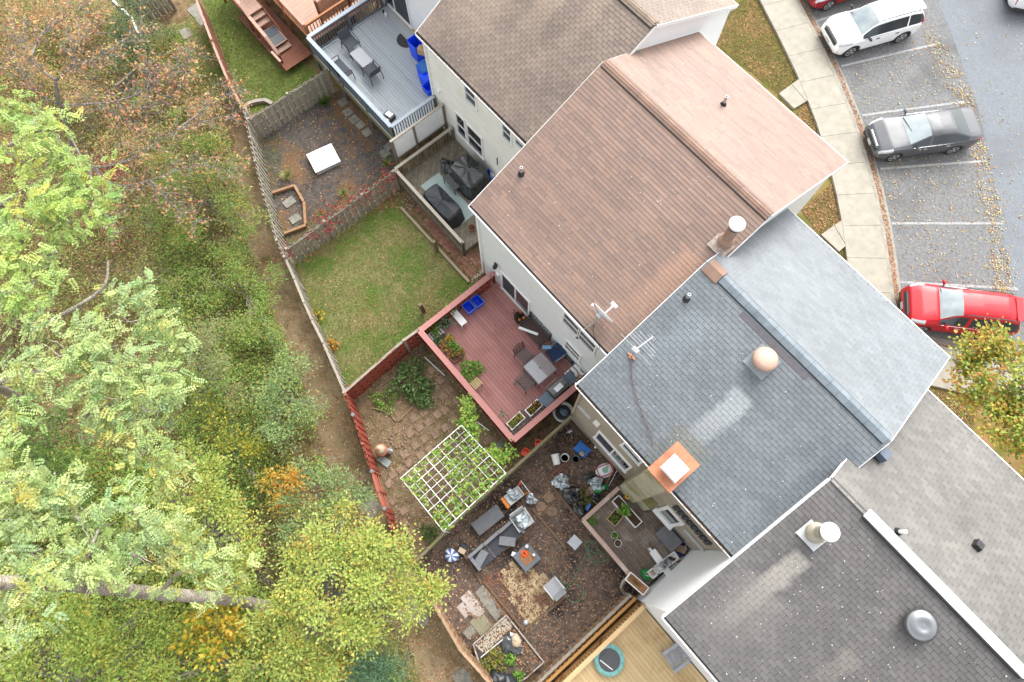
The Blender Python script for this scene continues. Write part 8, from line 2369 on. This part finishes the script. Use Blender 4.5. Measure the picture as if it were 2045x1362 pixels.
LL = r.uniform(.08, .18, n); me = leaf_mesh('crown', pos - np.array(b), ax, np.stack([r.normal(0, .6, n), r.normal(0, .6, n), np.ones(n)], 1), LL, LL * .42, pick([(4, c(222, 184, 130)), (3, c(232, 156, 96)), (2, c(214, 176, 146)), (2, c(194, 192, 106)), (1, c(220, 130, 110))], n, r)); me.materials.append(leafmat()); o = bpy.data.objects.new('crown', me); link(o, t)

# ---- everything that grows low in the wood: beyond counting
WOOD = [(-80, -20), (190, 20), (380, 90), (455, 220), (476, 400), (500, 520), (565, 670), (622, 800), (655, 930), (705, 1030), (770, 1140), (800, 1250), (835, 1400), (-80, 1400)]
def under_growth(name, poly, n, L, W, pal, hmax, seed, patch=None, thin=0.0):
    r = np.random.default_rng(seed); q = sample(poly, n); p = Pn(q, .0)
    f = np.sin(p[:, 0] * .9 + 1.7 * np.sin(p[:, 1] * .6 + seed)) + np.sin(p[:, 1] * 1.3 + p[:, 0] * .5 + seed) + .6 * np.sin(p[:, 0] * 2.7 - p[:, 1] * 2.1)
    keep = f + r.normal(0, .6, n) > thin; p, f = p[keep], f[keep]; n = len(p)
    p[:, 2] += r.random(n) ** 1.3 * hmax * (.45 + .25 * np.clip(f + 1, 0, 2.4))
    an = r.uniform(0, 2 * PI, n); ax = np.stack([np.cos(an), np.sin(an), r.normal(0, .45, n)], 1); nor = np.stack([r.normal(0, .5, n), r.normal(0, .5, n), np.ones(n)], 1)
    LL = L * r.uniform(.5, 1.4, n); me = leaf_mesh(name, p, ax, nor, LL, LL * W, pick(pal, n, r, .25)); me.materials.append(leafmat()); o = bpy.data.objects.new(name, me); link(o); o['kind'] = 'stuff'; return o


under_growth('undergrowth', WOOD, 125000, .10, .5, P_UND, 1.0, 1, thin=-1.5)
under_growth('undergrowth', [(330, 480), (480, 420), (560, 660), (620, 800), (660, 960), (700, 1040), (420, 1000), (330, 760)], 60000, .075, .6, P_MID, 1.5, 2, thin=-.7)
under_growth('undergrowth', [(-80, 900), (300, 900), (480, 1100), (620, 1250), (780, 1250), (830, 1400), (-80, 1400)], 85000, .10, .5, [(3, c(170, 196, 92)), (3, c(150, 182, 84)), (2, c(196, 204, 96)), (2, c(122, 156, 66)), (.6, c(230, 196, 76))], 2.0, 3, thin=-1.3)
under_growth('undergrowth', [(-60, -20), (300, 20), (440, 200), (480, 330), (350, 500), (-60, 560)], 60000, .09, .42, P_OLV + [(2.5, c(214, 168, 120)), (1, c(222, 140, 100)), (2, c(190, 156, 126))], 1.1, 4, thin=-1.0)
under_growth('fallen_leaves', WOOD, 14000, .09, .6, LP, .05, 5, thin=-3)
def brush(name, poly, n, h, m, seed):
    r = random.Random(seed); mb = MB(); pts = Pn(sample(poly, n))
    for p in pts:
        p = Vector(p); a = r.uniform(0, 6.28); L = h * r.uniform(.4, 1.1); e = p + Vector((math.cos(a) * L, math.sin(a) * L, L * r.uniform(.3, .9))); md = (p + e) / 2 + Vector((0, 0, L * .18))
        mb.tube([p, md, e], [.012, .009, .004], 4)
        for k in range(3): mb.tube([md, md + Vector((r.uniform(-.5, .5), r.uniform(-.5, .5), r.uniform(0, .4)))], [.007, .003], 3)
    o = B(mb, name, m); o['kind'] = 'stuff'; return o


brush('brushwood', WOOD, 420, 1.1, M_bark2, 8)
brush('brushwood', [(-40, 580), (90, 600), (80, 700), (-40, 720)], 90, 1.3, M_twig, 9); brush('brushwood', [(150, 150), (330, 120), (340, 240), (180, 260)], 90, 1.1, M_bark2, 10); brush('brushwood', [(470, 1160), (560, 1130), (560, 1200), (480, 1220)], 50, .9, M_bark2, 11)
